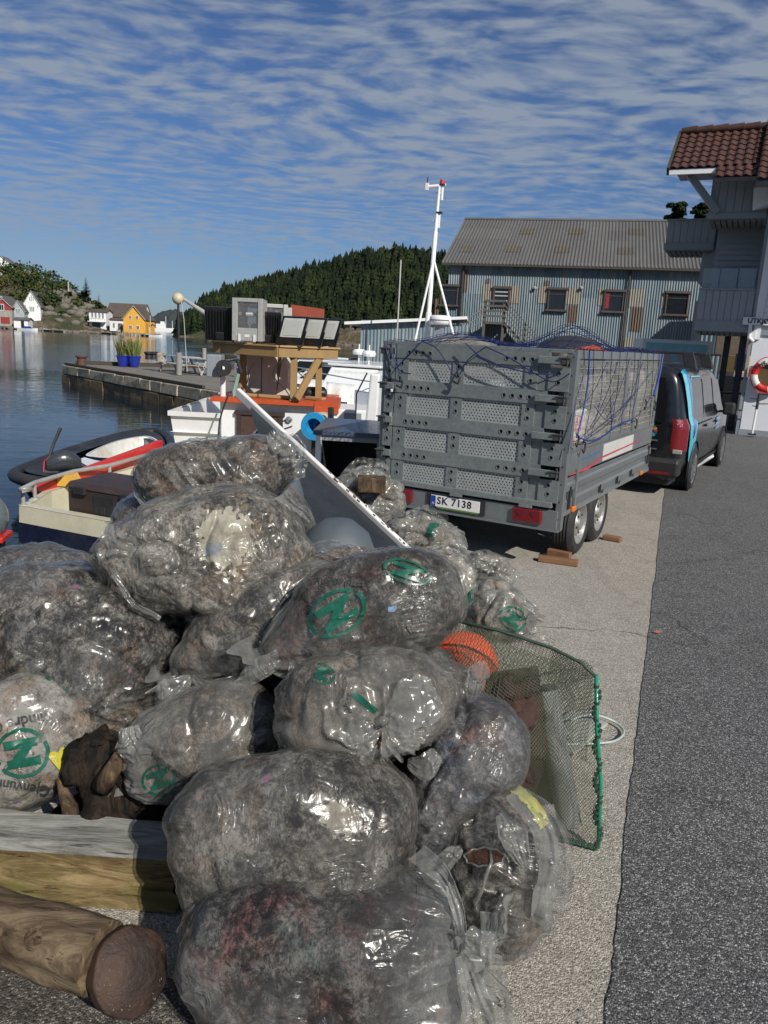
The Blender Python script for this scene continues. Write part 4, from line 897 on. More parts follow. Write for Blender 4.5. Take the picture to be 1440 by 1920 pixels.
# ================================================================== WHEELS
m_tyre = pmat('tyre_rubber', (.016, .016, .017), .75, 0, .3, 12, .3, 80, dirt=(.07, .065, .055), dirt_amt=.35)
m_rim = pmat('silver_rim', (.50, .49, .46), .38, .75, .12, 8)
m_alloy = pmat('alloy_rim', (.48, .48, .49), .3, .85, .1, 8)
def wheel(parent, c, r=.325, w=.19, rim_r=.20, spokes=0, out=1):
    """axle along local x; out=+1 shows its face to +x"""
    M = Matrix.Rotation(math.pi/2*out, 4, 'Y')
    ty = MB().lathe([(rim_r, -w/2), (rim_r+.015, -w/2-.004), (r-.05, -w/2-.012), (r-.018, -w/2+.008), (r, -w/2+.035)] + [(r-(.008 if k % 2 else 0), -w/2+.035+(w-.07)*k/8) for k in range(9)] + [(r, w/2-.035), (r-.018, w/2-.008), (r-.05, w/2+.012), (rim_r+.015, w/2+.004), (rim_r, w/2)], 48, c, M).build('wheel', m_tyre, parent, autos=35)
    rm = MB()
    if spokes:
        rm.lathe([(rim_r+.004, w/2+.003), (rim_r-.012, w/2-.005), (rim_r-.018, w/2-.05), (rim_r-.02, -w/2)], 40, c, M)
        for k in range(spokes):
            a = 2*math.pi*k/spokes
            for s in (-.10, .10):
                p = Vector((.04*math.cos(a), .04*math.sin(a), w/2-.012)); q = Vector(((rim_r-.01)*math.cos(a+s), (rim_r-.01)*math.sin(a+s), w/2-.008)); rm.bar(Vector(c)+(M.to_3x3() @ p), Vector(c)+(M.to_3x3() @ q), .022, .02, up=tuple(M.to_3x3() @ Vector((0, 0, 1))))
        rm.lathe([(0, w/2+.0), (.045, w/2-.003), (.05, w/2-.03)], 16, c, M); bk = MB().lathe([(0, w/2-.07), (rim_r-.03, w/2-.07)], 24, c, M).build('brake_disc', m_iron, ty)
    else:
        rm.lathe([(rim_r+.006, w/2+.004), (rim_r-.010, w/2), (rim_r-.022, w/2-.03), (rim_r-.03, w/2-.06), (rim_r*.70, w/2-.05), (rim_r*.55, w/2-.015), (rim_r*.36, w/2-.012), (rim_r*.33, w/2+.01), (0.0, w/2+.012)], 40, c, M)
        hb = MB()
        for k in range(5):
            a = 2*math.pi*k/5; hb.lathe([(0, w/2-.002), (.012, w/2-.004), (.012, w/2-.02)], 6, Vector(c)+(M.to_3x3() @ Vector((rim_r*.46*math.cos(a), rim_r*.46*math.sin(a), 0))), M)
        for k in range(10):
            a = 2*math.pi*(k+.5)/10; hb.lathe([(0, w/2-.037), (.014, w/2-.037), (.014, w/2-.05)], 8, Vector(c)+(M.to_3x3() @ Vector((rim_r*.66*math.cos(a), rim_r*.66*math.sin(a), 0))), M)
        hb.build('wheel_bolts', m_iron, ty)
    rm.build('rim', m_alloy if spokes else m_rim, ty, autos=35)
    return ty
# ================================================================== TRAILER
m_galv = bpy.data.materials.new('galvanised_steel'); m_galv.use_nodes = True; t = NT(m_galv.node_tree); b = t.n['Principled BSDF']
v = t.coords('Object'); vv = t.add('ShaderNodeTexVoronoi'); vv.inputs['Scale'].default_value = 55; t.link(v, vv.inputs['Vector']); s_ = t.add('ShaderNodeSeparateColor'); t.link(vv.outputs['Color'], s_.inputs[0])
n1 = t.noise(v, 3, 6, .65); n2 = t.noise(v, 22, 5, .7); f = t.math('ADD', t.math('MULTIPLY', s_.outputs[0], .10), t.math('ADD', t.math('MULTIPLY', n1, .60), t.math('MULTIPLY', n2, .3)))
c = t.ramp(f, [(.30, (.125, .142, .142)), (.5, (.175, .195, .195)), (.7, (.25, .27, .265))]); c = t.mix(t.ramp(n1, [(.56, 0.0), (.72, .55)]), c, (.14, .13, .115))
t.link(c, b.inputs['Base Color']); b.inputs['Metallic'].default_value = .2; t.link(t.ramp(n2, [(.3, .34), (.7, .6)]), b.inputs['Roughness']); t.link(t.bump(n2, .12, .004), b.inputs['Normal'])
m_alu = pmat('grey_aluminium', (.215, .23, .235), .42, .5, .08, 2, .05, 30, dirt=(.18, .18, .175), dirt_amt=.4)
m_wire = pmat('pale_wire', (.55, .55, .50), .5, .4, .1)
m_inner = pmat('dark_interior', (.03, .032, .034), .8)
TH = R(30); TO = Vector((1.565, 6.755, 0)); W_ = 1.87; TL = 3.6; ZT = 2.0
tr = empty('box_trailer', TO, -TH, 'galvanised twin-axle trailer with mesh sides packed with rubbish under a blue net', 'trailer')
rot90 = Matrix.Rotation(math.pi/2, 3, 'Z')
# tailgate -----------------------------------------------------------
tg = empty('tailgate', (0, 0, 0)); tg.parent = tr
zb = [1.905, 1.575, 1.245, .915]; BH = .115
def plate(name, x0, x1, z0, z1, holes, y, th, m, parent, ring=True):
    me = holes_plate([(x0, z0), (x1, z0), (x1, z1), (x0, z1)], holes, th); o = mesh_obj(name, me, m, parent, (0, y, 0)); 
    return o
def rings(holes, y, parent):
    B = MB()
    for (x, z, r, n) in holes: B.lathe([(r+.004, 0), (r+.004, .004), (r-.001, .004), (r-.001, 0)], 14, (x, y, z), Matrix.Rotation(math.pi/2, 4, 'X'))
    o = B.build('hole_rims', m_galv, parent, autos=30); o['kind'] = 'stuff'; return o
hx = [-1.60, -1.525, -1.45, -1.375]; hx2 = [-.60, -.52, -.44, -.36]
for k, z in enumerate(zb):
    hs_ = [(x, z-.005, .018, 12) for x in hx+hx2]; bm_ = plate('beam', -1.76, -.20, z-BH/2, z+BH/2, hs_, -.020, .006, m_galv, tg)
    B = MB(); B.box2((-1.76, -.003, z-BH/2-.004), (-.20, .03, z-BH/2)); B.box2((-1.76, -.003, z+BH/2), (-.20, .03, z+BH/2+.004)); B.build('beam_flange', m_galv, bm_)
    rings(hs_, -.0035, bm_); MB().box2((-1.75, .007, z-BH/2+.01), (-.21, .010, z+BH/2-.01)).build('hole_shade_strip', m_inner, bm_)  # dark strip behind the holes paints in the shade of the hollow beam
zlist = [1.905, 1.575, 1.245, .915, .585]
for (x0, x1, nm) in [(-1.74, -1.61, 'post'), (-1.13, -1.02, 'post'), (-.42, -.31, 'post'), (-.20, -.02, 'post'), (-1.86, -1.76, 'post')]:
    for i in range(4):
        zt_, zb_ = zlist[i]-BH/2-.005, zlist[i+1]+BH/2+.005; xc = (x0+x1)/2; hs_ = [(xc, zb_+.075, .017, 12), (xc, zb_+.155, .017, 12)] if nm else []
        o = plate('post', x0, x1, zb_, zt_, hs_, -.013, .005, m_galv, tg); rings(hs_, -.003, o); MB().box2((x0+.008, .005, zb_+.01), (x1-.008, .007, zt_-.01)).build('hole_shade_strip', m_inner, o)  # dark strip added behind each post so its holes look shaded
        B = MB(); B.box2((x0-.004, -.002, zb_), (x0, .03, zt_)); B.box2((x1, -.002, zb_), (x1+.004, .03, zt_)); B.build('post_flange', m_galv, o)['kind'] = 'stuff'
# perforated sheets
def perf(x0, x1):
    hs_ = []; sp = .0335; w_, h_ = x1-x0, .25; r = 0; z = .018
    while z < h_-.012:
        x = .016+(sp/2 if r % 2 else 0)
        while x < w_-.012: hs_.append((x, z, .0078, 6)); x += sp
        z += sp*.80; r += 1
    return holes_plate([(0, 0), (w_, 0), (w_, h_), (0, h_)], hs_, .003)
pf = [perf(-1.61, -1.13), perf(-1.02, -.42)]
m_perf = pmat('perforated_steel', (.33, .35, .34), .5, .2, .2, 6, .1, 40)
for me in pf: me.materials.append(m_perf)
for i in range(4):
    for me, x0 in zip(pf, (-1.61, -1.13+.11)): mesh_obj('perforated_sheet', me, None, tg, (x0, .0, zlist[i+1]+BH/2-.02))
MB().box2((-1.86, -.005, 1.965), (-.0, .04, ZT)).build('top_rail', m_galv, tg, bevel=.004)
for x0, x1 in ((-1.76, -1.74), (-.31, -.20)): MB().box2((x0, .0, .62), (x1, .004, 1.96)).build('gap_sheet', m_galv, tg)
MB().box2((-1.80, -.035, .60), (-.06, .02, .65)).build('bottom_rail', m_galv, tg, bevel=.004)
m_dkst = pmat('dark_steel', (.07, .075, .075), .5, .4, .3, 10)
for k, z in enumerate(zb):                   # clasps either side
    for x0, x1, sgn in ((-.30, -.0, 1), (-1.90, -1.74, -1)):
        B = MB(); B.box2((x0, -.06, z-.035), (x1-.06*sgn if sgn > 0 else x1, -.035, z+.03)); cl = B.build('latch', m_galv, tg, bevel=.006)
        B = MB(); xx = x1-.05 if sgn > 0 else x0+.05; B.box2((xx-.035, -.070, z-.03), (xx+.03, -.045, z+.03)); B.tube([(xx-.06, -.072, z+.02), (xx+.05, -.072, z+.02)], .008, 6); B.tube([(xx+.02, -.068, z-.05), (xx+.02, -.068, z+.055)], .008, 6); B.build('clasp', m_dkst, cl, bevel=.004)
for x in (-1.0, -.30): MB().box2((x-.06, -.05, .575), (x+.06, -.02, .605)).build('hinge', m_galv, tg)
# corner posts
for x in (-.0, -W_+.0):
    a, b_ = (x-.03, x+.035) if x == 0 else (x-.035, x+.03); MB().box2((a, .0, .40), (b_, .06, ZT)).build('corner_post', m_alu, tr, bevel=.004)
    B = MB()
    for z in np.arange(.5, 1.95, .16): B.lathe([(0, .004), (.007, .003), (.008, 0)], 6, (x, .0, float(z)), Matrix.Rotation(math.pi/2, 4, 'X'))
    B.build('rivets', m_iron, tr)['kind'] = 'stuff'
# bumper bar, number plate, lights
MB().box2((-W_, -.01, .40), (0, .05, .575)).build('bumper', m_alu, tr, bevel=.006); MB().box2((-W_-.02, -.03, .385), (.02, .06, .405)).build('bumper_lip', m_alu, tr)
MB().box2((-1.32, -.022, .425), (-.70, -.012, .57)).build('plate_recess', m_iron, tr)
m_plw = pmat('plate_white', (.68, .68, .66), .35, 0, .05, 20); m_plb = pmat('plate_blue', (.01, .05, .30), .4); m_lgt = pmat('lens_red', (.16, .004, .008), .15, 0, .3, 20, .4, 300, coat=.8); m_or = pmat('lens_orange', (.70, .16, .01), .3, 0, .2, 20); m_grn = pmat('green_edge_print', (.10, .20, .04), .5)
npl = MB().box2((-1.27, -.032, .445), (-.75, -.024, .555)).build('number_plate', m_plw, tr, bevel=.003)
MB().box2((-1.265, -.0345, .449), (-1.215, -.0325, .551)).build('blue_band', m_plb, npl)
me = text_mesh('SK 7138', .098, 'LEFT', .0008, spacing=1.12, bold=.0015); me.transform(Matrix.Rotation(math.pi/2, 4, 'X')); mesh_obj('lettering', me, m_black, npl, (-1.20, -.0335, .505))
me = text_mesh('N', .032, 'CENTER', .0008); me.transform(Matrix.Rotation(math.pi/2, 4, 'X')); mesh_obj('lettering', me, m_plw, npl, (-1.24, -.0358, .475))
MB().box2((-1.20, -.0345, .432), (-.76, -.0325, .446)).build('dealer_strip', m_grn, npl)
for x in (-.28, -1.62):
    lt = MB().box2((x-.14, -.045, .435), (x+.14, -.005, .565)).build('tail_light', m_lgt, tr, bevel=.012)
    for s in (-.07, .07): MB().prism([(x+s-.04, .54), (x+s+.04, .54), (x+s, .49)], -.052, -.046).build('reflector_triangle', m_or if False else pmat('reflector_dark', (.12, .01, .01), .1, coat=1), lt)
# chassis and floor
MB().box2((-W_+.02, .03, .52), (-.02, TL, .60)).build('floor', m_inner, tr)
for x in (-.45, -W_+.45): MB().box2((x-.04, .05, .42), (x+.04, TL-.2, .52)).build('chassis_rail', m_galv, tr)
MB().bar((-W_/2, TL-.1, .47), (-W_/2, TL+1.3, .47), .08, .1).build('drawbar', m_galv, tr)
for y in (.78, 1.48):
    wheel(tr, (-.10, y, .325), out=1); wheel(tr, (-W_+.10, y, .325), out=-1); MB().tube([(-.15, y, .325), (-W_+.15, y, .325)], .03, 8).build('axle', m_iron, tr)
# sides
for sx_, vis in ((0, 1), (-W_, 0)):
    s = 1 if vis else -1; X = sx_
    sd = empty('side_panel', (0, 0, 0)); sd.parent = tr
    B = MB(); prof = [(.56, .0), (.64, .0), (.665, -.018), (.72, -.018), (.745, .012), (.80, .012), (.825, 0), (.87, 0)]
    B.add([(X+s*(.018+o_), yy, z) for yy in (.06, TL) for z, o_ in prof], [(i, i+1, i+1+len(prof), i+len(prof)) for i in range(len(prof)-1)]); B.build('lower_side', m_alu, sd)
    MB().box2((X-.012, .06, .885), (X+.02*s, TL, 1.11)).build('upper_board', m_alu, sd, bevel=.004)
    MB().box2((X-.015, .05, 1.10), (X+.028*s, TL+.01, 1.135)).build('rail', m_alu, sd, bevel=.004); MB().box2((X-.02, .05, 1.925), (X+.03*s, TL+.01, ZT)).build('rail', m_alu, sd, bevel=.004)
    MB().box2((X-.02, .05, .52), (X+.03*s, TL+.01, .565)).build('rail', m_galv, sd)
    for y in (.10, 1.95, 2.45, TL-.03): MB().box2((X-.012, y-.045, 1.12), (X+.022*s, y+.045, 1.93)).build('upright', m_alu, sd, bevel=.003)
    B = MB()
    for y in np.arange(.18, TL-.08, .041): B.bar((X+.004*s, float(y), 1.12), (X+.004*s, float(y), 1.93), .0042, .0042)
    for z in np.arange(1.18, 1.93, .066): B.bar((X+.009*s, .12, float(z)), (X+.009*s, TL-.05, float(z)), .0036, .0036)
    tag(B.build('wire_mesh', m_wire, sd), kind='stuff')
    if vis:
        MB().box2((X+.020, 1.25, .90), (X+.024, 2.55, 1.075)).build('reflective_sticker', pmat('silver_sticker', (.52, .51, .48), .4, 0, .1, 6), sd)
        MB().prism([(.12, .895), (.75, .905), (1.2, .955), (2.9, .985), (2.9, .970), (1.2, .935), (.75, .875), (.12, .865+.022)], X+.025, X+.0265, 'x').build('red_stripe', pmat('faded_red_print', (.42, .05, .07), .5, 0, .3, 5), sd)
        MB().prism([(.5, .985), (1.15, 1.0), (1.15, 1.02), (.5, 1.005)], X+.0205, X+.022, 'x').build('blue_lettering_band', pmat('faded_blue_print', (.05, .12, .28), .5, 0, .5, 60), sd)
        for y in (.16, .30): pass
        MB().box2((X+.02, .34, .58), (X+.045, .375, .93)).build('gate_stay', m_galv, sd, bevel=.004)
        MB().box2((X+.02, .18, .575), (X+.04, .215, .78)).build('gate_stay', m_iron, sd)
        for y in (.32, 3.1): MB().box2((X+.028, y-.05, .53), (X+.055, y+.05, .58)).build('side_marker', m_or, sd, bevel=.008)
        for y in (1.25, 1.95, 2.6): B = MB(); B.tube([(X+.035, y, .66), (X+.035, y, .60), (X+.05, y+.03, .575), (X+.05, y+.06, .60)], .008, 6); B.box2((X+.02, y-.02, .58), (X+.032, y+.03, .64)); B.build('lashing_hook', m_iron, sd)
        MB().box2((X+.02, TL-.16, .63), (X+.035, TL-.10, .86)).build('slot', m_iron, sd)
MB().box2((-W_, TL-.02, .56), (0, TL+.03, ZT)).build('front_wall', m_alu, tr)
# wheel chocks of timber
m_chock = pmat('brown_timber_piece', (.20, .10, .05), .8, 0, .3, 5, .3, 60, stretch=(1, 5, 1))
def lump(name, a, b_, w, h, m, label, cat, grp=None):
    c_ = (Vector(a)+Vector(b_))/2; d = Vector(b_)-Vector(a); o = MB().box((0, 0, 0), (d.length, w, h)).build(name, m, None, bevel=.008); o.location = c_; o.rotation_euler = (0, 0, math.atan2(d.y, d.x)); tag(o, label, cat, grp); return o
def gz(x, y, z): g = G(x, y, z); return g
lump('wood_block', gz(1010, 1046, .03), gz(1084, 1056, .03), .09, .055, m_chock, 'longer brown board lying on the concrete in front of the rear trailer wheel', 'wood block', 'wood pieces by the trailer wheels')
lump('wood_block', gz(1027, 1034, .05), gz(1070, 1043, .05), .06, .07, m_chock, 'short brown wedge tucked behind the long board at the rear trailer wheel', 'wood block', 'wood pieces by the trailer wheels')
lump('wood_block', gz(1132, 1006, .03), gz(1165, 1012, .03), .09, .05, m_chock, 'small brown block on the concrete beside the front trailer wheel', 'wood block', 'wood pieces by the trailer wheels')
# ================================================================== VAN
m_van = pmat('black_van_paint', (.009, .010, .012), .25, 0, .08, 2, coat=.5, rvar=.04)
m_vglass = pmat('tinted_glass', (.008, .009, .011), .05, 0, .1, 2, spec=.7, rvar=.02)
m_plast = pmat('black_plastic', (.02, .02, .021), .6, 0, .2, 6)
VO = Vector((4.66, 11.6, 0)); VH = R(30); va = Vector((math.sin(VH), math.cos(VH), 0)); vr = Vector((math.cos(VH), -math.sin(VH), 0))
rear = VO-va*.98-vr*.98                     # centre of rear on the ground
vn_ = empty('van', rear, -VH, 'black van with cyan stripes on its rear side hitched in front of the trailer', 'van')
prof = [(.80, .22), (.90, .26), (.955, .45), (.965, .75), (.960, 1.02), (.93, 1.12), (.895, 1.35), (.845, 1.60), (.80, 1.74), (.72, 1.83), (.55, 1.885), (.25, 1.91), (0, 1.915)]
def xs(z):
    zz_ = [p[1] for p in prof]; xx_ = [p[0] for p in prof]; return float(np.interp(z, zz_, xx_))
stn = []
def sect(y, top, wid, bot=.0, belt=None): stn.append((y, top, wid, bot))
for y, top, wid in [(.0, 1.76, .86), (.03, 1.83, .915), (.10, 1.885, .955), (.30, 1.912, .985), (1.0, 1.915, 1), (2.6, 1.91, 1), (3.2, 1.88, 1), (3.45, 1.80, 1), (3.75, 1.62, 1), (4.05, 1.38, 1), (4.25, 1.16, 1), (4.5, 1.09, .985), (4.9, .98, .94), (5.05, .80, .86), (5.1, .5, .78)]: stn.append((y, top, wid))
P = np.zeros((len(stn), 2*len(prof)-1, 3))
for i, (y, top, wid) in enumerate(stn):
    row = []
    for x, z in prof:
        if top < 1.9 and z > 1.02: z2_ = 1.02+(z-1.02)*(max(top, 1.03)-1.02)/(1.915-1.02) if top > 1.03 else top
        else: z2_ = min(z, top)
        xx = x*wid
        if i == 0: z2_ = z2_ if z > .4 else z2_+.10
        row.append((xx, y+(.06*(max(0, z-1.0))**1.2 if y < .2 else 0), z2_))
    full = row+[(-a, b_, c_) for a, b_, c_ in reversed(row[:-1])]
    P[i] = full
body = MB().grid(P); n2_ = P.shape[1]; body.f.append(tuple(range(n2_))); body.f.append(tuple((len(stn)-1)*n2_+j for j in reversed(range(n2_))))
body = body.build('body', m_van, vn_, autos=42)
bv = body.modifiers.new('sub', 'SUBSURF'); bv.levels = 0; bv.render_levels = 1
MB().box2((-.80, .1, .16), (.80, 4.9, .34)).build('underbody', m_plast, vn_)
# wheel arches are dark recessed discs behind the wheels
for y in (.98, 4.18):
    for s in (1, -1):
        MB().lathe([(0, 0), (.385, 0), (.385, .02), (.40, .02), (.40, -.01)], 36, (s*.962, y, .36), Matrix.Rotation(s*math.pi/2, 4, 'Y')).build('wheel_arch', m_plast, vn_, autos=30)
        wheel(vn_, (s*.885, y, .335), .335, .21, .225, 10, s)
def side_patch(name, poly, m, parent, off=.006, dens=6, sgn=1):
    """polygon in (y, z) laid on the van's side"""
    bm = bmesh.new(); vs = [bm.verts.new((0, y, z)) for y, z in poly]; bm.faces.new(vs)
    zs = sorted(set([round(p[1], 3) for p in prof] + [1.2, 1.28, 1.43, 1.52, 1.67]))
    for z in zs: bmesh.ops.bisect_plane(bm, geom=bm.verts[:]+bm.edges[:]+bm.faces[:], plane_co=(0, 0, z), plane_no=(0, 0, 1))
    for v_ in bm.verts: v_.co.x = sgn*(xs(v_.co.z)*(.985+.015*min(1, max(0, (v_.co.y-.1)/.3)))+off)
    bmesh.ops.triangulate(bm, faces=bm.faces); me = bpy.data.meshes.new(name); bm.to_mesh(me); bm.free(); return mesh_obj(name, me, m, parent)
m_cyan = pmat('cyan_vinyl', (.05, .50, .66), .3, 0, .05, 2, coat=.5); m_bluev = pmat('mid_blue_vinyl', (.02, .20, .50), .3, 0, .05, 2, coat=.5); m_navyv = pmat('navy_vinyl', (.01, .03, .12), .3)
w1_ = side_patch('side_window', [(.62, 1.13), (1.55, 1.13), (1.55, 1.66), (.75, 1.66), (.60, 1.58)], m_vglass, vn_, .006)
w2_ = side_patch('side_window', [(1.65, 1.12), (2.6, 1.12), (2.55, 1.66), (1.65, 1.66)], m_vglass, vn_, .006)
w3_ = side_patch('side_window', [(2.72, 1.10), (3.75, 1.08), (3.35, 1.62), (2.68, 1.66)], m_vglass, vn_, .006)
# cyan bands: outer and inner strips curving down to a drop below the belt
side_patch('vinyl_band', [(.12, 1.77), (.34, 1.80), (.50, 1.35), (.56, 1.10), (.60, .98), (.62, .80), (.42, .78), (.36, 1.0), (.30, 1.15), (.20, 1.5)], m_cyan, vn_, .009)
side_patch('vinyl_band', [(.36, 1.80), (.56, 1.81), (.60, 1.4), (.62, 1.16), (.70, 1.0), (.68, .82), (.63, .80), (.61, .98), (.57, 1.10), (.52, 1.35)], m_bluev, vn_, .010)
side_patch('vinyl_drop', [(.40, .80), (.42, .66), (.52, .50), (.62, .44), (.76, .46), (.88, .58), (.94, .74), (.96, .98), (.88, 1.08), (.84, .92), (.76, .83), (.66, .80)], m_cyan, vn_, .009)
side_patch('vinyl_inner', [(.68, .99), (.76, .90), (.84, .99), (.84, 1.09), (.68, 1.09)], m_bluev, vn_, .0105)
side_patch('vinyl_outline', [(.58, 1.15), (.60, 1.14), (.62, 1.62), (.74, 1.69), (1.55, 1.69), (1.55, 1.705), (.72, 1.71), (.59, 1.64)], m_cyan, vn_, .011)
side_patch('side_print', [(2.95, .86), (3.35, .86), (3.35, .90), (2.95, .90)], m_bluev, vn_, .008); side_patch('side_print', [(2.95, .94), (3.45, .94), (3.45, .99), (2.95, .99)], m_bluev, vn_, .008); side_patch('side_print', [(2.95, .78), (3.3, .78), (3.3, .82), (2.95, .82)], m_bluev, vn_, .008)
for y, z0, z1 in ((1.60, .35, 1.78), (2.66, .35, 1.72), (3.75, .5, 1.05)): side_patch('door_seam', [(y, z0), (y+.012, z0), (y+.012, z1), (y, z1)], m_plast, vn_, .004)
side_patch('side_rail', [(.6, .99), (2.6, .99), (2.6, 1.005), (.6, 1.005)], m_plast, vn_, .006)
side_patch('sill_trim', [(1.35, .28), (3.8, .28), (3.8, .36), (1.35, .36)], m_plast, vn_, .010)
for y in (1.75, 2.85): MB().bar((.975, y, .93), (.975, y+.22, .93), .04, .035).build('door_handle', m_van, vn_, bevel=.01)
mi = MB().box((1.09, 3.45, 1.12), (.20, .12, .22)).build('door_mirror', m_plast, vn_, bevel=.04); MB().bar((.93, 3.5, 1.06), (1.05, 3.46, 1.08), .05, .04).build('mirror_arm', m_plast, mi)
# rear: window, lights, bumper, badge
def rear_y(z): return .06*(max(0, z-1.0))**1.2
B = MB(); zs_ = [1.06, 1.15, 1.3, 1.45, 1.6, 1.68]
B.add([(s*(.66 if z < 1.6 else .60), rear_y(z)-.008-.0*z, z) for z in zs_ for s in (-1, 1)], [(2*i, 2*i+1, 2*i+3, 2*i+2) for i in range(len(zs_)-1)]); B.build('rear_window', m_vglass, vn_)
for s in (1, -1):
    P = np.zeros((10, 6, 3))
    for i in range(10):
        z = .66+.46*i/9
        for j in range(6):
            q = j/5; wob_ = .05*math.sin(i/9*math.pi)
            if q < .55: P[i, j] = (s*(.80-wob_*.4+(.10+wob_*.4)*q/.55), -.012+.02*(q/.55)**3, z)
            else: P[i, j] = (s*min(.973, .90+.07*(q-.55)/.2), .008+.22*(q-.55)/.45, z)
            P[i, j, 0] *= (1-.05*max(0, z-1.02)/.1) if z > 1.02 else 1
    tl = MB().grid(P).build('tail_light', m_lgt, vn_, smooth=True)
    MB().box((s*.885, -.012, .665), (.13, .02, .06)).build('indicator_lens', pmat('clear_lens', (.42, .40, .38), .2, .2), tl, bevel=.01)
bp = MB(); bp.prism([(-.05, .30), (.25, .30), (.25, .56), (-.03, .56), (-.07, .50)], -.93, .93, 'x'); bpo = bp.build('rear_bumper', m_plast, vn_, bevel=.03)
MB().box2((.45, -.085, .335), (.82, -.06, .375)).build('bumper_reflector', m_lgt, bpo)
cols = [(.6, .02, .03), (.75, .30, .02), (.05, .35, .08), (.55, .02, .04), (.75, .10, .02), (.02, .35, .55), (.75, .45, .02), (.45, .01, .10), (.75, .2, .03), (.5, .02, .15), (.7, .35, .03), (.35, .25, .05), (.1, .3, .1), (.01, .2, .45), (.1, .4, .1), (.01, .1, .25), (.02, .08, .3)]
bd = empty('round_badge', (.50, -.012, .93)); bd.parent = vn_
for k, c_ in enumerate(cols):
    a0, a1 = 2*math.pi*k/17+.04, 2*math.pi*(k+1)/17-.04; P = [(r*math.cos(a), 0, r*math.sin(a)) for r, a in ((.035, a0), (.085, a0), (.085, a1), (.035, a1))]
    MB().add(P+[(x, -.002, z) for x, y, z in P], [(4, 5, 6, 7), (0, 3, 2, 1)]).build('badge_segment', pmat('badge_colour', c_, .4, 0, .02), bd)
MB().bar((.30, -.012, .80), (.60, -.012, .80), .02, .02).build('chrome_badge', m_alloy, vn_); MB().bar((.42, -.012, .68), (.60, -.012, .68), .015, .015).build('chrome_badge', m_alloy, vn_)
# roof bars
for y in (.55, 2.1):
    rb = MB().bar((-1.0, y, 2.03), (1.02, y, 2.03), .08, .035).build('roof_bar', m_plast, vn_, bevel=.008)
    for s in (-1, 1): MB().prism([(s*.92, 1.80), (s*.74, 1.84), (s*.70, 2.02), (s*.84, 2.06), (s*.88, 1.95)], y-.06, y+.06).build('bar_foot', m_plast, rb, bevel=.01)
MB().box((.62, 3.0, 2.0), (.06, .9, .05)).build('roof_rail', m_plast, vn_)
# ================================================================== BOATS alongside
m_creamh = pmat('cream_gelcoat', (.58, .55, .40), .35, 0, .08, 2, .05, 20, dirt=(.30, .27, .2), dirt_amt=.35, coat=.2)
m_navyh = pmat('navy_topside', (.008, .010, .030), .28, 0, .4, 3, dirt=(.10, .10, .11), dirt_amt=.2, coat=.4)
m_redb = pmat('red_boat_paint', (.52, .025, .02), .4, 0, .12, 2, dirt=(.3, .04, .03), dirt_amt=.3)
m_blkh = pmat('black_rubber_tube', (.018, .019, .021), .55, 0, .3, 4, .1, 30, dirt=(.10, .10, .10), dirt_amt=.25)
m_brnbox = pmat('dark_brown_plastic', (.040, .024, .021), .55, 0, .2, 4, .05, 40, dirt=(.10, .07, .06), dirt_amt=.3)
m_rail = pmat('grey_painted_rail', (.36, .35, .33), .45, .2, .2, 6)
m_steel = pmat('stainless', (.55, .55, .55), .25, .9, .1, 6)
m_gelw = pmat('work_boat_white', (.72, .73, .73), .4, 0, .06, 1.5, .03, 20, dirt=(.45, .43, .38), dirt_amt=.35)
# black dinghy with white inside
ZG = -.52
outer = [(26, 893), (60, 876), (110, 856), (170, 836), (225, 820), (270, 812), (300, 813), (318, 828), (316, 848), (270, 872), (200, 893), (120, 908), (60, 905)]
def smooth_loop(pts, n=48):
    pts = [Vector(p) for p in pts]; m_ = len(pts); out = []
    for k in range(n):
        u = k*m_/n; i = int(u); f = u-i; p0, p1, p2, p3 = [pts[(i+d) % m_] for d in (-1, 0, 1, 2)]
        out.append(.5*((2*p1)+(p2-p0)*f+(2*p0-5*p1+4*p2-p3)*f*f+(3*p1-p0-3*p2+p3)*f**3))
    return out
O = smooth_loop([G(x, y, ZG) for x, y in outer], 56); cen_ = sum(O, Vector())/len(O)
dg = empty('dinghy', (cen_.x, cen_.y, WZ), 0, 'black rubber-edged dinghy with a white interior and an outboard on the water', 'dinghy')
loc = [p-Vector((cen_.x, cen_.y, 0)) for p in O]; nO = len(loc)
def ring_in(pts, s, z): return [Vector((p.x*s, p.y*s, z)) for p in pts]
hb_ = ring_in(loc, .82, -.15); gt = ring_in(loc, 1.0, ZG-WZ)
B = MB(); B.add([tuple(p) for p in gt+hb_], [(i, (i+1) % nO, nO+(i+1) % nO, nO+i) for i in range(nO)]+[tuple(range(nO, 2*nO))]); B.build('hull', m_blkh, dg, smooth=True)
MB().tube([tuple(p+Vector((0, 0, .02))) for p in gt+[gt[0]]], .10, 10, False).build('gunwale_tube', m_blkh, dg, smooth=True)
ri = [(z_[0]) for z_ in []]
i1, i2 = ring_in(loc, .90, ZG-WZ+.07), ring_in(loc, .64, ZG-WZ+.05); B = MB(); B.add([tuple(p) for p in i1+i2], [(i, (i+1) % nO, nO+(i+1) % nO, nO+i) for i in range(nO)]); B.build('side_deck', m_blkh, dg)
iw = smooth_loop([G(x, y, ZG) for x, y in [(168, 858), (215, 836), (262, 826), (284, 828), (298, 842), (276, 862), (220, 866), (180, 864)]], 36); iw = [p-Vector((cen_.x, cen_.y, 0)) for p in iw]; ci = sum(iw, Vector())/len(iw); nI = len(iw)
B = MB(); up_ = [Vector((p.x, p.y, ZG-WZ+.085)) for p in iw]; dn_ = [Vector((ci.x+(p.x-ci.x)*.86, ci.y+(p.y-ci.y)*.86, ZG-WZ-.22)) for p in iw]
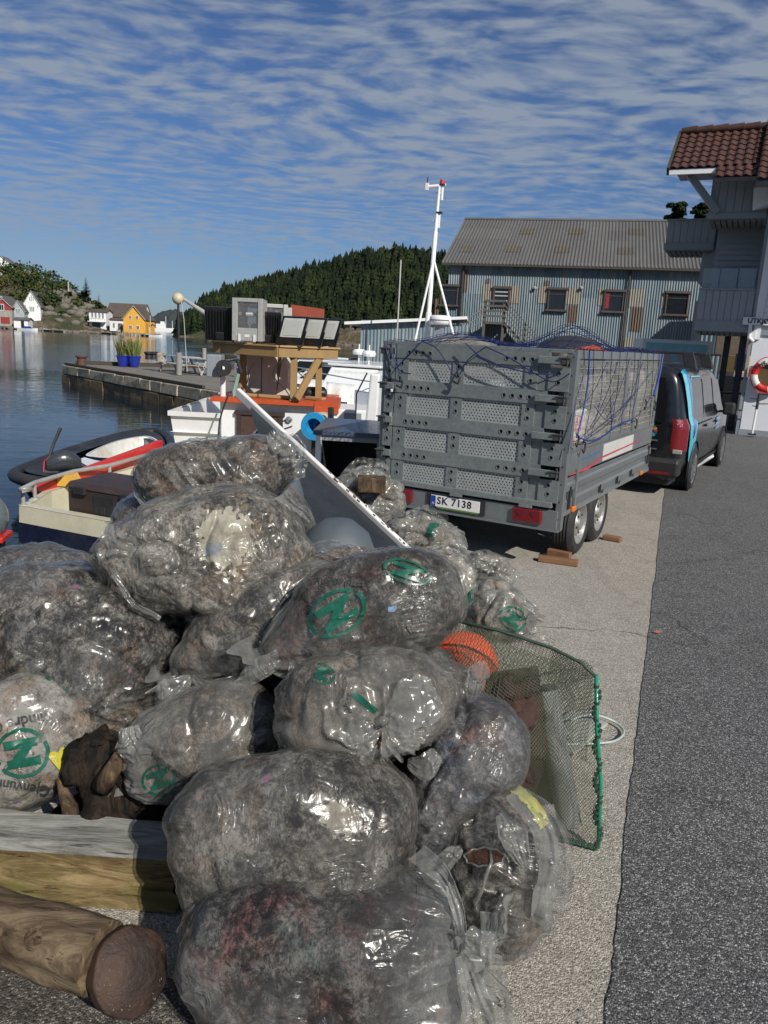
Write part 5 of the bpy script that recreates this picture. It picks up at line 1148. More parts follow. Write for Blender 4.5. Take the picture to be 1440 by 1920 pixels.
B.add([tuple(p) for p in up_+dn_], [(i, (i+1) % nI, nI+(i+1) % nI, nI+i) for i in range(nI)]+[tuple(range(nI, 2*nI))]); B.build('inner_liner', pmat('dinghy_white', (.66, .66, .62), .5, 0, .06, 3, dirt=(.45, .33, .18), dirt_amt=.8), dg)
B = MB(); B.add([tuple(p+Vector((0, 0, .006))) for p in up_]+[tuple(Vector((ci.x+(p.x-ci.x)*1.06, ci.y+(p.y-ci.y)*1.06, ZG-WZ+.088))) for p in up_], [(i, (i+1) % nI, nI+(i+1) % nI, nI+i) for i in range(nI)]); B.build('liner_rim', m_gelw, dg)
q = [G(x, y, ZG)-Vector((cen_.x, cen_.y, 0)) for x, y in [(146, 872), (158, 866), (180, 872), (212, 877), (212, 884), (170, 886)]]; MB().prism([(p.x, p.y) for p in q], ZG-WZ+.03, ZG-WZ+.09, 'z').build('thwart', m_gelw, dg)
# outboard
oc = G(108, 878, ZG+.12); ob = empty('outboard_motor', oc, R(30), 'black outboard motor tilted up with its tiller on the dinghy', 'outboard motor')
m_cowl = pmat('dark_cowl', (.035, .04, .045), .3, 0, .1, 4, coat=.5)
B = MB(); P = np.zeros((12, 20, 3))
for i in range(12):
    f = i/11; r = .17*math.sin(math.pi*(.08+.84*f))**.45
    for j in range(20): a = 2*math.pi*j/19; P[i, j] = (-.28+.56*f, r*math.cos(a)*.85, r*math.sin(a)*1.05+.08*math.sin(f*3))
B.grid(P).build('cowling', m_cowl, ob, smooth=True, loc=(.1, 0, .05))
MB().bar((.0, 0, -.02), (-.42, .02, -.28), .12, .18).build('leg', m_cowl, ob, bevel=.02); MB().tube([(-.15, 0, .12), (-.02, .15, .42), (.10, .2, .66)], [.022, .026, .03], 8).build('tiller', m_plast, ob)
MB().tube([(-.12, 0, .2), (-.2, .05, .12), (-.22, .02, -.05)], .012, 6).build('red_kill_cord', m_redb, ob); MB().tube([(.32, -.12, .02), (.35, -.02, .12), (.33, .10, .05)], .014, 6).build('lift_handle', m_plast, ob)
# cream and navy boat, stern towards us
ZB = -.12
A, Bp = G(36, 948, ZB), G(245, 986, ZB); tdir = (Bp-A).normalized(); A2 = A; B2 = A+tdir*2.35
Cc, Dd = G(80, 922, ZB), G(272, 868, ZB); pdir = (Dd-Cc).normalized()
sb_ = empty('open_motorboat', (A.x, A.y, 0), 0, 'cream open motorboat with a navy band, red far side and grey rail', 'motorboat')
L0 = Vector((A.x, A.y, 0)); al, bl_ = A2-L0, B2-L0; cl_, dl_ = Cc-L0, Dd-L0; bow = dl_+pdir*1.6+tdir*1.2; stb = bl_+pdir*3.2
def wall_strip(pts, z0, z1, out0=0.0, out1=0.0):
    B = MB(); k = len(pts); c_ = sum(pts, Vector())/k; vs = []
    for p in pts:
        d = (p-c_); d.z = 0; d.normalize(); vs.append((p.x+d.x*out0, p.y+d.y*out0, z0)); vs.append((p.x+d.x*out1, p.y+d.y*out1, z1))
    return B.add(vs, [(2*i, 2*((i+1) % k), 2*((i+1) % k)+1, 2*i+1) for i in range(k)])
loop = [al, bl_, stb, bow, dl_, cl_]
loop = [Vector((p.x, p.y, 0)) for p in loop]
wall_strip(loop, ZB-.20, ZB, .012, .0).build('upper_side', m_creamh, sb_); wall_strip(loop, ZB-.44, ZB-.20, .03, .03).build('navy_band', m_navyh, sb_); wall_strip(loop, WZ-.2, ZB-.44, -.10, .01).build('lower_side', m_creamh, sb_)
wall_strip(loop, ZB-.455, ZB-.44, .05, .035).build('rubbing_strake', m_blkh, sb_)
k6 = len(loop); c6 = sum(loop, Vector())/k6; inn = [c6+(p-c6)*.93 for p in loop]
B = MB(); B.add([(p.x, p.y, ZB+.004) for p in loop]+[(p.x, p.y, ZB+.004) for p in inn], [(i, (i+1) % k6, k6+(i+1) % k6, k6+i) for i in range(k6)]); B.build('gunwale_cap', m_creamh, sb_)
B = MB(); B.add([(p.x, p.y, ZB) for p in inn]+[(p.x, p.y, ZB-.38) for p in inn], [(i, (i+1) % k6, k6+(i+1) % k6, k6+i) for i in range(k6)]+[tuple(range(k6, 2*k6))]); B.build('cockpit', m_creamh, sb_)
# red topside outboard of the port gunwale
rd = MB(); a_, b__ = cl_-pdir*.1, dl_+pdir*.6; nrm = Vector((-pdir.y, pdir.x, 0)); rd.add([a_+Vector((0, 0, .0)), b__+Vector((0, 0, .0)), b__+Vector((0, 0, .30)), a_+Vector((0, 0, .09)), a_+nrm*.09, b__+nrm*.09, b__+nrm*.09+Vector((0, 0, .30)), a_+nrm*.09+Vector((0, 0, .09))], [(0, 1, 2, 3), (3, 2, 6, 7), (4, 7, 6, 5), (0, 3, 7, 4)])
rdo = rd.build('red_bulwark', m_redb, sb_, bevel=.01)
MB().prism([(0, 0), (.28, 0), (.20, .16), (.02, .14)], 0, .22).build('yellow_box', m_yel, sb_, loc=tuple(cl_+Vector((.05, .30, .02))))
# rail
def lb(x, y, z): return G(x, y, z)-L0
PST = [(44, 947, .20), (66, 935, .20), (138, 907, .17), (206, 893, .16)]
rb_ = [lb(x, y, ZB)+Vector((0, 0, h_)) for x, y, h_ in PST]; dl2 = (rb_[0]-rb_[1]).normalized()
rl = [lb(300, 862, ZB)+Vector((0, 0, .15)), rb_[3], rb_[2], rb_[1], rb_[0]+dl2*.06, rb_[0]+dl2*.10+Vector((.04, -.02, 0)), rb_[0]+Vector((.10, .0, 0))]
ro = MB().tube(rl, .028, 10).build('rail', m_rail, sb_, smooth=True)
for (x, y0, zt2) in PST:
    bt = lb(x, y0, ZB); MB().tube([bt, bt+Vector((0, 0, zt2))], .024, 8).build('rail_post', m_rail, ro); MB().lathe([(0, .012), (.05, .01), (.055, 0)], 12, bt).build('post_foot', m_rail, ro)
# brown box in the stern
bx = empty('deck_box', (0, 0, 0), 0, 'large dark brown plastic deck box with black corner latches in the cream boat', 'deck box')
p0, p1, p2 = G(128, 952, -.10), G(252, 975, -.10), G(258, 903, .22)
bx.location = (p0.x, p0.y, -.42); bd_ = (p1-p0); bx.rotation_euler = (0, 0, math.atan2(bd_.y, bd_.x)); bw = bd_.length+.12
zt_ = D(130, 908, p0.y).z+.42
MB().box2((0, 0, 0), (bw, .72, zt_-.03)).build('body', m_brnbox, bx, bevel=.02); MB().prism([(-.02, zt_-.03), (.76, zt_-.03), (.70, zt_+.05), (.06, zt_+.03)], -.03, bw+.03, 'x').build('lid', m_brnbox, bx, bevel=.015)
for x in (.22, bw-.2): MB().box2((x-.09, -.05, zt_-.09), (x+.09, .0, zt_+.0)).build('latch', m_plast, bx, bevel=.01)
MB().box2((bw*.36, -.012, zt_*.30), (bw*.64, .0, zt_*.88)).build('lock_plate', m_plast, bx, bevel=.008); MB().box2((bw*.46, -.03, zt_*.52), (bw*.53, -.012, zt_*.68)).build('lock', m_iron, bx, bevel=.006)
# a second outboard cut by the frame edge
oc = D(-20, 970, 7.9); o2 = empty('outboard_motor', oc, R(100), 'grey outboard cowling cut by the left frame edge beside the cream boat', 'outboard motor')
P = np.zeros((12, 20, 3))
for i in range(12):
    f = i/11; r = .17*math.sin(math.pi*(.08+.84*f))**.5
    for j in range(20): a = 2*math.pi*j/19; P[i, j] = (r*math.cos(a)*1.0, r*math.sin(a)*1.0-.02, -.20+.42*f)
MB().grid(P).build('cowling', pmat('grey_cowl', (.10, .12, .13), .3, 0, .1, 3, coat=.4), o2, smooth=True); MB().box((0, 0, -.21), (.36, .34, .06)).build('red_band', m_redb, o2, bevel=.01); MB().box((0, 0, -.62), (.20, .24, .8)).build('leg', m_iron, o2, bevel=.02)
# ---------------------------------------------------------------- white work boat
YW = 13.0
def W3(x, y, Y=YW): return D(x, y, Y)
wb = empty('work_boat', (-1.6, YW, 0), 0, 'white work boat with an orange wheelhouse roof and brown door alongside the quay', 'work boat')
WO = Vector((-1.6, YW, 0))
def wl(x, y, Y=YW): return D(x, y, Y)-WO
hx0 = wl(330, 830).x; zdk = D(380, 835, YW).z
hull = [(hx0, -.35), (1.55, -.35), (1.75, 2.5), (1.3, 6.2), (.1, 8.2), (-1.3, 6.4), (hx0-.05, 2.4)]
def polywall(poly, z0, z1, s0=1.0, s1=1.0):
    B = MB(); k = len(poly); cx = sum(p[0] for p in poly)/k; cy = sum(p[1] for p in poly)/k; vs = []
    for x, y in poly: vs.append((cx+(x-cx)*s0, cy+(y-cy)*s0, z0)); vs.append((cx+(x-cx)*s1, cy+(y-cy)*s1, z1))
    return B.add(vs, [(2*i, 2*((i+1) % k), 2*((i+1) % k)+1, 2*i+1) for i in range(k)])
zgw = D(380, 772, YW).z
polywall(hull, WZ-.3, zgw, .9, 1.0).build('hull', m_gelw, wb); polywall(hull, zgw-.05, zgw+.03, 1.012, 1.012).build('bulwark_cap', m_gelw, wb)
B = MB(); B.add([(x, y, zgw-.32) for x, y in hull], [tuple(range(len(hull)))]); B.build('deck', m_gelw, wb)
# wheelhouse
a0, a1 = wl(424, 762), wl(600, 780); zr = D(500, 752, YW).z
wh_ = MB().box2((a0.x, -.42, WZ+.1), (a1.x, 2.3, zr)).build('wheelhouse', m_gelw, wb, bevel=.02)
rfp = [(a0.x-.14, -.58), (a1.x+.10, -.58), (a1.x+.30, 2.5), (a0.x-.1, 2.5)]
B = MB(); B.add([(x, y, zr) for x, y in rfp]+[(x, y, zr+.07) for x, y in rfp], [(3, 2, 1, 0), (4, 5, 6, 7), (0, 1, 5, 4), (1, 2, 6, 5), (2, 3, 7, 6), (3, 0, 4, 7)]); m_org = pmat('orange_red_paint', (.46, .07, .015), .5, 0, .15, 3, dirt=(.15, .04, .02), dirt_amt=.5); B.build('roof', m_org, wb)
d0, d1 = wl(456, 772), wl(533, 880); B = MB(); B.box2((d0.x, -.46, d1.z), (d1.x, -.41, d0.z)); dr_ = B.build('door', pmat('brown_door', (.065, .035, .025), .55, 0, .25, 3, dirt=(.03, .02, .015)), wb, bevel=.01)
MB().box2((d0.x-.05, -.49, d0.z), (d1.x+.05, -.41, d0.z+.06)).build('door_head', m_brnbox, dr_); MB().box2((d0.x-.02, -.48, d1.z), (d0.x+.05, -.41, d0.z)).build('door_frame', m_brnbox, dr_); MB().box2((d1.x-.05, -.48, d1.z), (d1.x+.02, -.41, d0.z)).build('door_frame', m_brnbox, dr_)
pc_ = wl(500, 808); MB().lathe([(.13, 0), (.16, .0), (.16, .02), (.13, .02)], 24, (pc_.x, -.475, pc_.z-.05), Matrix.Rotation(math.pi/2, 4, 'X')).build('porthole_ring', m_steel, dr_); MB().lathe([(0, 0), (.13, 0)], 24, (pc_.x, -.48, pc_.z-.05), Matrix.Rotation(math.pi/2, 4, 'X')).build('porthole_glass', m_glass, dr_)
lp = wl(548, 782); MB().lathe([(0, .05), (.05, .04), (.06, 0)], 10, (lp.x, -.42, lp.z), Matrix.Rotation(math.pi/2, 4, 'X')).build('wall_lamp', m_steel, wb); MB().tube([(lp.x-.05, -.44, lp.z), (lp.x-.18, -.45, lp.z-.08), (lp.x-.1, -.45, lp.z-.16), (lp.x+.06, -.44, lp.z-.1)], .008, 5).build('cable', m_iron, wb)
# low orange deck hatch on the right and white bulwark blocks
o0, o1 = wl(592, 752, 12.6), wl(636, 776, 12.6); m_orh = m_org
MB().prism([(-.0, 0), (.55, .10), (.55, .22), (.0, .16)], o0.x, o1.x, 'x').build('orange_hatch', m_orh, wb, loc=(0, -.6, o1.z+.02))
s0, s1 = wl(636, 768, 12.4), wl(694, 805, 12.4); MB().box2((s0.x-.1, -.55, zgw-.4), (s1.x+.2, .6, s0.z)).build('side_locker', m_gelw, wb, bevel=.02); MB().box2((s0.x+.08, -.57, s1.z-.05), (s0.x+.36, -.55, s0.z-.05)).build('locker_door', m_gtrim, wb)
# blue hauler drum
hc = D(588, 800, 12.0); hl_ = empty('net_hauler', hc, R(-14), 'bright blue ringed net hauler drum mounted beside the wheelhouse', 'net hauler'); Mx = Matrix.Rotation(math.pi/2, 4, 'X')
m_hblue = pmat('bright_blue_plastic', (.02, .26, .52), .4, 0, .08, 6, coat=.3)
r_ = .215
MB().lathe([(r_*.60, 0), (r_, 0), (r_+.01, -.03), (r_, -.07), (r_*.60, -.07), (r_*.6, 0)], 40, (0, 0, 0), Mx).build('flange', m_hblue, hl_, autos=30)
MB().lathe([(r_*.60, -.01), (r_*.52, -.26), (r_*.2, -.27), (.0, -.27)], 36, (0, 0, 0), Mx).build('drum_inside', m_hblue, hl_, autos=30)
MB().lathe([(r_*.93, -.05), (r_*.93, -.55), (0, -.55)], 30, (0, 0, 0), Mx).build('casing', pmat('pale_casing', (.42, .40, .34), .6), hl_, autos=30)
MB().lathe([(0, .02-.2), (.035, .015-.2), (.04, -.24)], 14, (0, 0, 0), Mx).build('hub', m_iron, hl_, autos=30)
MB().bar((.25, .1, -.55), (.25, .1, .12), .06, .06).build('stand', m_creamh, hl_); MB().box((.27, .02, .22), (.08, .08, .2)).build('control_lever', m_plast, hl_, bevel=.01); MB().bar((0, .3, -.1), (0, .3, -1.2), .2, .2).build('pedestal', m_iron, hl_)
# timber platform on the wheelhouse
m_pine = pmat('fresh_pine', (.30, .19, .075), .65, 0, .16, 2.0, .12, 60, stretch=(5, 5, .7), dirt=(.25, .15, .06), dirt_amt=.3)
m_pine2 = pmat('pale_pine', (.38, .25, .115), .65, 0, .12, 2.0, .1, 60, stretch=(1.2, 5, 5))
cN = D(522, 650, 12.2); zP = cN.z
pL = G(401, 640, zP); pR = G(633, 642, zP)
def fixlen(a, b_, L): d = (b_-a); d.z = 0; d.normalize(); return d*L
# left and right runs at plausible distances
pL = D(401, 640, 13.1); pR = D(633, 642, 12.9); pL.z = pR.z = zP; pB = pL+pR-cN
pf_ = empty('timber_platform', (cN.x, cN.y, zP), 0, 'new pine frame platform carrying floodlights above the work boat wheelhouse', 'platform')
q = lambda p: p-Vector((cN.x, cN.y, zP))
zero = Vector((0, 0, 0)); eL, eR, eB = q(pL), q(pR), q(pB)
for a_, b_ in ((zero, eL), (zero, eR), (eL, eB), (eR, eB)):
    MB().bar(a_+Vector((0, 0, -.085)), b_+Vector((0, 0, -.085)), .045, .15).build('edge_board', m_pine, pf_, bevel=.004); MB().bar(a_*1.02+Vector((0, 0, .008)), b_*1.02+Vector((0, 0, .008)), .10, .028).build('cap_board', m_pine2, pf_, bevel=.003)
for k in range(5): s = (k+.5)/5; MB().bar(eR*s+Vector((0, 0, -.01)), eR*s+eL+Vector((0, 0, -.01)), .10, .025).build('slat', m_pine, pf_)
zl_ = zr+.07-zP
def leg(px, Yd, nm='leg', w_=.10):
    p = D(px, 700, Yd)-Vector((cN.x, cN.y, zP)); MB().bar((p.x, p.y, -.16), (p.x, p.y, zl_), w_, w_, up=(0, 1, 0)).build(nm, m_pine, pf_, bevel=.004); return p
l1 = leg(551, 12.45); l2 = leg(598, 13.0); l3 = leg(456, 13.05); l4 = leg(515, 13.8)
bp0, bp1 = D(603, 664, 12.75)-Vector((cN.x, cN.y, zP)), D(556, 748, 12.35)-Vector((cN.x, cN.y, zP)); MB().bar(bp0, bp1, .05, .12).build('brace', m_pine, pf_, bevel=.004)
for (x0, y0, x1, y1) in ((450, 746, 545, 742), (470, 738, 560, 748), (575, 752, 608, 741)):
    a_, b_ = D(x0, y0, 12.9), D(x1, y1, 12.7); lump('plank', (a_.x, a_.y, zr+.10), (b_.x, b_.y, zr+.10), .11, .05, m_pine2, {450: 'pine plank lying across the wheelhouse roof behind the cabinet', 470: 'pine plank lying under the platform legs on the wheelhouse roof', 575: 'short pine offcut on the orange roof by the right platform leg'}[x0], 'plank', 'loose pine planks on the wheelhouse roof')
# beige cabinet under the platform
ca_ = D(462, 738, 13.3); cb_ = D(546, 668, 13.3); cab = empty('steel_cabinet', (ca_.x, 13.3, zr+.07), R(-12), 'beige steel cabinet standing on the wheelhouse roof under the platform', 'cabinet'); h_ = cb_.z-zr-.07; w2c = cb_.x-ca_.x
m_cab = pmat('beige_cabinet', (.62, .58, .48), .5, 0, .1, 2, dirt=(.2, .18, .15), dirt_amt=.3)
MB().box2((0, 0, 0), (w2c*.72, .5, h_)).build('body', m_cab, cab, bevel=.01); MB().box2((w2c*.36-.005, -.006, 0.02), (w2c*.36+.005, .0, h_-.02)).build('door_gap', m_iron, cab); MB().prism([(w2c*.72, 0), (w2c*.98, 0), (w2c*.98, h_*.7), (w2c*.85, h_)], .0, .5).build('sloping_side', m_cab, cab)
# ---- floodlights on the platform
m_ref = pmat('bright_reflector', (.42, .43, .44), .14, 1.0, .15, 9, .4, 12); m_flgl = bpy.data.materials.new('floodlight_glass'); m_flgl.use_nodes = True; t = NT(m_flgl.node_tree); b = t.n['Principled BSDF']; b.inputs['Base Color'].default_value = (.5, .5, .5, 1); b.inputs['Roughness'].default_value = .04; b.inputs['Alpha'].default_value = .10
m_flgrey = pmat('lamp_housing_grey', (.40, .40, .38), .5, .3, .1, 4); m_flblk = pmat('lamp_housing_black', (.012, .013, .015), .4, .1, .2, 4, coat=.2); m_diff = pmat('frosted_glass', (.58, .59, .56), .4, 0, .05, 8)
m_fluor = pmat('pale_inner_frame', (.62, .63, .60), .4)
ZT_ = zP+.02
def flood_big(px, Yd, w_, h_, rz, label, tilt=0):
    p = D(px, 645, Yd); e = empty('floodlight', (p.x, p.y, ZT_+.04), rz, label, 'floodlight', 'floodlights on the pine platform')
    Mt = Matrix.Rotation(tilt, 3, 'X')
    B = MB(); fr = .085
    for a_, b_ in (((0, 0), (fr, h_)), ((w_-fr*.9, 0), (w_, h_)), ((fr, h_-.06), (w_-fr, h_)), ((fr, 0), (w_-fr, .20))): B.box2((a_[0]-w_/2, -.03, a_[1]), (b_[0]-w_/2, .02, b_[1]))
    f = B.build('front_frame', m_flgrey, e, bevel=.006)
    MB().add([(-w_/2+fr, .02, .2), (w_/2-fr, .02, .2), (w_/2-fr, .02, h_-.06), (-w_/2+fr, .02, h_-.06), (-w_/2+fr+.09, .22, .28), (w_/2-fr-.09, .22, .28), (w_/2-fr-.09, .22, h_-.14), (-w_/2+fr+.09, .22, h_-.14)], [(0, 1, 5, 4), (1, 2, 6, 5), (2, 3, 7, 6), (3, 0, 4, 7), (4, 5, 6, 7)]).build('reflector', m_ref, e)
    for sx in (-1, 1): MB().prism([(.0, .0), (.225, .02), (.225, h_-.02), (.0, h_)], sx*(w_/2-.02), sx*(w_/2-.002), 'x').build('side_cheek', m_flgrey, e)
    MB().box2((-w_/2+fr, -.012, .2), (w_/2-fr, -.006, h_-.06)).build('glass', m_flgl, e); MB().tube([(-.07, .14, .42), (.07, .14, .42)], .03, 8).build('bulb', m_diff, e)
    MB().prism([(.225, .02), (.30, .1), (.30, h_-.12), (.225, h_-.02)], -w_/2+.02, w_/2-.02, 'x').build('housing', m_flgrey, e, bevel=.01)
    for s in (-1, 1): MB().box2((s*w_*.25-.02, -.05, -.01), (s*w_*.25+.02, -.028, .10)).build('clip', m_fluor, e, bevel=.004)
    MB().box2((-.04, -.034, .06), (.04, -.03, .10)).build('rating_label', m_plw, e)
    return e
flood_big(464, 12.55, .50, .66, R(-8), 'big grey floodlight with a mirror reflector facing us on the platform')
flood_big(513, 13.35, .46, .62, R(14), 'grey floodlight at the back of the platform behind the ribbed one')
flood_big(530, 13.5, .30, .58, R(30), 'narrow pale floodlight at the back beside the red panel')
def flood_ribbed(px, Yd, w_, h_, rz, lean, label):
    p = D(px, 648, Yd); e = empty('floodlight', (p.x, p.y, ZT_), rz, label, 'floodlight', 'floodlights on the pine platform')
    sh = Matrix.Rotation(lean, 4, 'X')
    def tf(B): B.v = [tuple(sh @ Vector(v_)) for v_ in B.v]; return B
    tf(MB().box2((-w_/2, 0, .02), (w_/2, .05, h_))).build('plate', m_flblk, e, bevel=.005)
    for k in range(9): x = -w_/2+.03+(w_-.06)*k/8; tf(MB().box2((x-.006, -.05, .08), (x+.006, 0, h_-.03))).build('cooling_fin', m_flblk, e)
    tf(MB().box2((-.06, -.09, .05), (.08, 0, .17))).build('driver_box', m_flblk, e, bevel=.01)
    for s in (-1, 1): tf(MB().box2((s*w_/2-.012, -.02, -.04), (s*w_/2+.012, .05, h_*.96))).build('bracket', m_flblk, e)
    return e
flood_ribbed(412, 12.9, .44, .56, R(6), R(10), 'black ribbed floodlight seen from behind at the left end of the platform')
flood_ribbed(503, 12.75, .38, .52, R(10), R(14), 'black ribbed floodlight seen from behind in the middle of the platform')
def flood_panel(px, Yd, label, w_=.42, h_=.44):
    p = D(px, 652, Yd); e = empty('floodlight', (p.x, p.y, ZT_), R(-14), label, 'floodlight', 'floodlights on the pine platform')
    sh = Matrix(((1, 0, .36, -.07), (0, 1, -.25, 0), (0, .1, 1, .01), (0, 0, 0, 1)))
    def tf(B): B.v = [tuple(sh @ Vector(v_)) for v_ in B.v]; return B
    tf(MB().box2((-w_/2, 0, .0), (w_/2, .07, h_))).build('housing', m_flblk, e, bevel=.008)
    tf(MB().box2((-w_/2+.035, -.008, .12), (w_/2-.035, .0, h_-.03))).build('inner_frame', m_fluor, e, bevel=.004); tf(MB().box2((-w_/2+.075, -.012, .15), (w_/2-.075, -.008, h_-.06))).build('diffuser', m_diff, e)
    tf(MB().box2((-w_/2-.02, .01, -.02), (-w_/2-.004, .05, h_*.5))).build('bracket', m_flblk, e); tf(MB().box2((w_/2+.004, .01, -.02), (w_/2+.02, .05, h_*.5))).build('bracket', m_flblk, e)
    return e
flood_panel(548, 12.35, 'black framed white-faced floodlight nearest the platform corner, leaning right')
flood_panel(583, 12.6, 'middle one of the three black framed white-faced floodlights on the platform')
flood_panel(614, 12.85, 'rightmost of the three black framed white-faced floodlights on the platform', .36)
rp0, rp1 = D(540, 620, 13.7), D(606, 574, 13.7); e = empty('red_panel', (rp0.x, 13.7, ZT_), R(-4), 'rust red painted board standing behind the white-faced floodlights', 'board'); MB().prism([(0, 0), (.62, 0), (.62, rp1.z-ZT_-.05), (.04, rp1.z-ZT_)], 0, .04).build('board', m_org if False else pmat('rust_red_board', (.28, .06, .03), .7, 0, .25, 3), e, bevel=.004)
# cables on the platform
def cable(name, pts, r, m, label, cat='cable', grp=None, n=6):
    P_ = [Vector(p) for p in pts]; c0 = P_[0].copy(); out = []
    for i in range(len(P_)-1):
        p0_, p1_, p2_, p3_ = P_[max(i-1, 0)], P_[i], P_[i+1], P_[min(i+2, len(P_)-1)]
        for k in range(8): f = k/8; out.append(.5*((2*p1_)+(p2_-p0_)*f+(2*p0_-5*p1_+4*p2_-p3_)*f*f+(3*p1_-p0_-3*p2_+p3_)*f**3)-c0)
    out.append(P_[-1]-c0); o = MB().tube(out, r, n).build(name, m, None, loc=c0, smooth=True); tag(o, label, cat, grp); return o
cable('cable', [D(500, 660, 12.4), D(470, 690, 12.4), D(462, 720, 12.5), D(440, 745, 12.6)], .010, m_iron, 'thin black cable hanging from the platform past the beige cabinet', grp='cables under the platform')
cable('cable', [D(535, 660, 12.3), D(512, 700, 12.3), D(535, 730, 12.4), D(548, 752, 12.4)], .009, m_iron, 'thin black cable curving down beside the right platform leg', grp='cables under the platform')
cable('mooring_line', [D(428, 740, 12.2), D(412, 790, 12.2), D(408, 860, 12.0)], .014, m_iron, 'black line hanging down the left side of the wheelhouse', 'rope')
# radio/engine clutter left of the wheelhouse
m_ropeg = pmat('green_rope', (.22, .36, .30), .8, 0, .3, 10)
e = empty('davit', D(418, 740, 12.7), 0, 'white davit post with a black pulley block and grey box left of the cabinet', 'davit'); dz = D(412, 668, 12.7)-e.location
MB().tube([(0, 0, -1.1), (0, 0, dz.z*.9)], .045, 10).build('post', m_gelw, e); MB().box((-.12, 0, dz.z*.75), (.24, .3, .36)).build('box', m_gtrim, e, bevel=.02); MB().lathe([(.03, 0), (.12, .0), (.13, .04), (.12, .08), (.03, .08)], 18, (.06, -.2, dz.z*.72), Mx).build('pulley', m_plast, e, autos=40); MB().tube([(.06, -.1, dz.z*.9), (.22, 0, dz.z*.95), (.30, 0, dz.z*.6)], .03, 8).build('arm', m_plast, e); MB().tube([(.25, 0, .35), (.18, 0, .05), (.22, 0, -.3)], .035, 7).build('green_rope', m_ropeg, e)
# round dark tank on the wheelhouse roof, white sheet
e = empty('exhaust_drum', D(592, 738, 13.2), R(20), 'dark glossy drum lying on the roof behind the pine brace', 'drum'); MB().lathe([(0, 0), (.10, .0), (.115, .03), (.115, .3), (.12, .32), (.08, .36), (0, .37)], 22, (-.18, 0, .0), Matrix.Rotation(math.pi/2, 4, 'Y')).build('drum', m_flblk, e, autos=40); MB().bar((0, 0, -.1), (0, 0, -.25), .2, .15).build('cradle', m_iron, e)
S0, S1, S2, S3 = D(612, 770, 14.2), D(662, 770, 14.2), D(666, 722, 14.5), D(612, 716, 14.5); P = np.zeros((10, 10, 3)); base_ = S0.copy()
for i in range(10):
    for j in range(10):
        a_, c_ = i/9, j/9; p = (S0*(1-a_)+S1*a_)*(1-c_)+(S3*(1-a_)+S2*a_)*c_; P[i, j] = tuple(p-base_+Vector((0, .03*math.sin(a_*9)+.03*math.sin(c_*7), 0)))
o = MB().grid(P).build('white_sheet', m_fluor, None, smooth=True, loc=base_); s_m = o.modifiers.new('s', 'SOLIDIFY'); s_m.thickness = .004; tag(o, 'white plastic sheet hung up on the boat right of the orange roof', 'sheet')
MBp = D(630, 745, 13.7); lump('prop_bar', (MBp.x-.3, 13.8, MBp.z-.1), (MBp.x+.2, 13.8, MBp.z-.1), .04, .04, m_iron, 'black bar throwing a shadow on the white plastic sheet', 'bar')
# ---------------------------------------------------------------- cruiser and moored boats behind
def cruiser(px, Yd, rz, L_, label, name='motor_cruiser', navy=False):
    g = D(px, 690, Yd); e = empty(name, (g.x, Yd, WZ), rz, label, 'cabin cruiser'); B = MB(); secs = []
    for s, wv, hh in [(-.5, .86, 1.0), (-.2, 1, 1.05), (.1, .98, 1.15), (.3, .75, 1.3), (.44, .38, 1.45), (.5, .04, 1.55)]:
        w_ = L_*.17*wv; secs.append([(s*L_, -w_, hh), (s*L_, -w_*.92, hh*.55), (s*L_, -w_*.6, 0), (s*L_, 0, -.3), (s*L_, w_*.6, 0), (s*L_, w_*.92, hh*.55), (s*L_, w_, hh)])
    k = len(secs); B.v = [p for q_ in secs for p in q_]
    for i in range(k-1):
        for j in range(6): a_ = i*7+j; B.f.append((a_, a_+7, a_+8, a_+1))
    B.f.append(tuple(range(6, -1, -1))); B.build('hull', m_navy if navy else m_hullw, e, smooth=False)
    dk = MB(); dk.v = [p[0] for p in secs]+[p[6] for p in secs]; dk.f = [(i, i+k, i+1+k, i+1) for i in range(k-1)]; dk.build('deck', m_hullw, e)
    MB().prism([(-.32*L_, 1.0), (.16*L_, 1.1), (.02*L_, 1.95), (-.05*L_, 2.0), (-.28*L_, 1.95)], -.12*L_, .12*L_).build('cabin', m_hullw, e, bevel=.05)
    MB().prism([(-.26*L_, 1.35), (.10*L_, 1.35), (.015*L_, 1.85), (-.24*L_, 1.85)], -.1225*L_, .1225*L_).build('window_band', m_vglass, e)
    MB().add([(.118*L_, -.10*L_, 1.35), (.118*L_, .10*L_, 1.35), (.035*L_, .095*L_, 1.86), (.035*L_, -.095*L_, 1.86)], [(0, 1, 2, 3)]).build('windscreen', m_fluor, e)
    MB().box((-.14*L_, 0, 2.04), (.34*L_, .27*L_, .09)).build('hard_top', m_hullw, e, bevel=.03); MB().tube([(-.14*L_, 0, 2.08), (-.14*L_, 0, 2.75)], .03, 6).build('antenna', m_hullw, e); MB().lathe([(0, .0), (.22, 0), (.26, .1), (.2, .2), (0, .22)], 12, (-.14*L_, 0, 2.35)).build('radar_dome', m_hullw, e)
    pts = [(s[6][0], s[6][1]*.95, s[6][2]+.4) for s in secs[2:]]; r_ = MB().tube(pts+[(p[0], -p[1], p[2]) for p in reversed(pts)], .022, 6).build('bow_rail', m_steel, e)
    return e
cruiser(668, 27, R(-112), 7.5, 'white cabin cruiser with a pale windscreen moored left of the trailer')
cruiser(620, 31, R(160), 8.5, 'dark-hulled cabin boat moored behind the pine platform', 'cabin_boat', True)
cruiser(575, 36, R(170), 7.0, 'white cabin boat far behind the platform brace', 'cabin_boat')
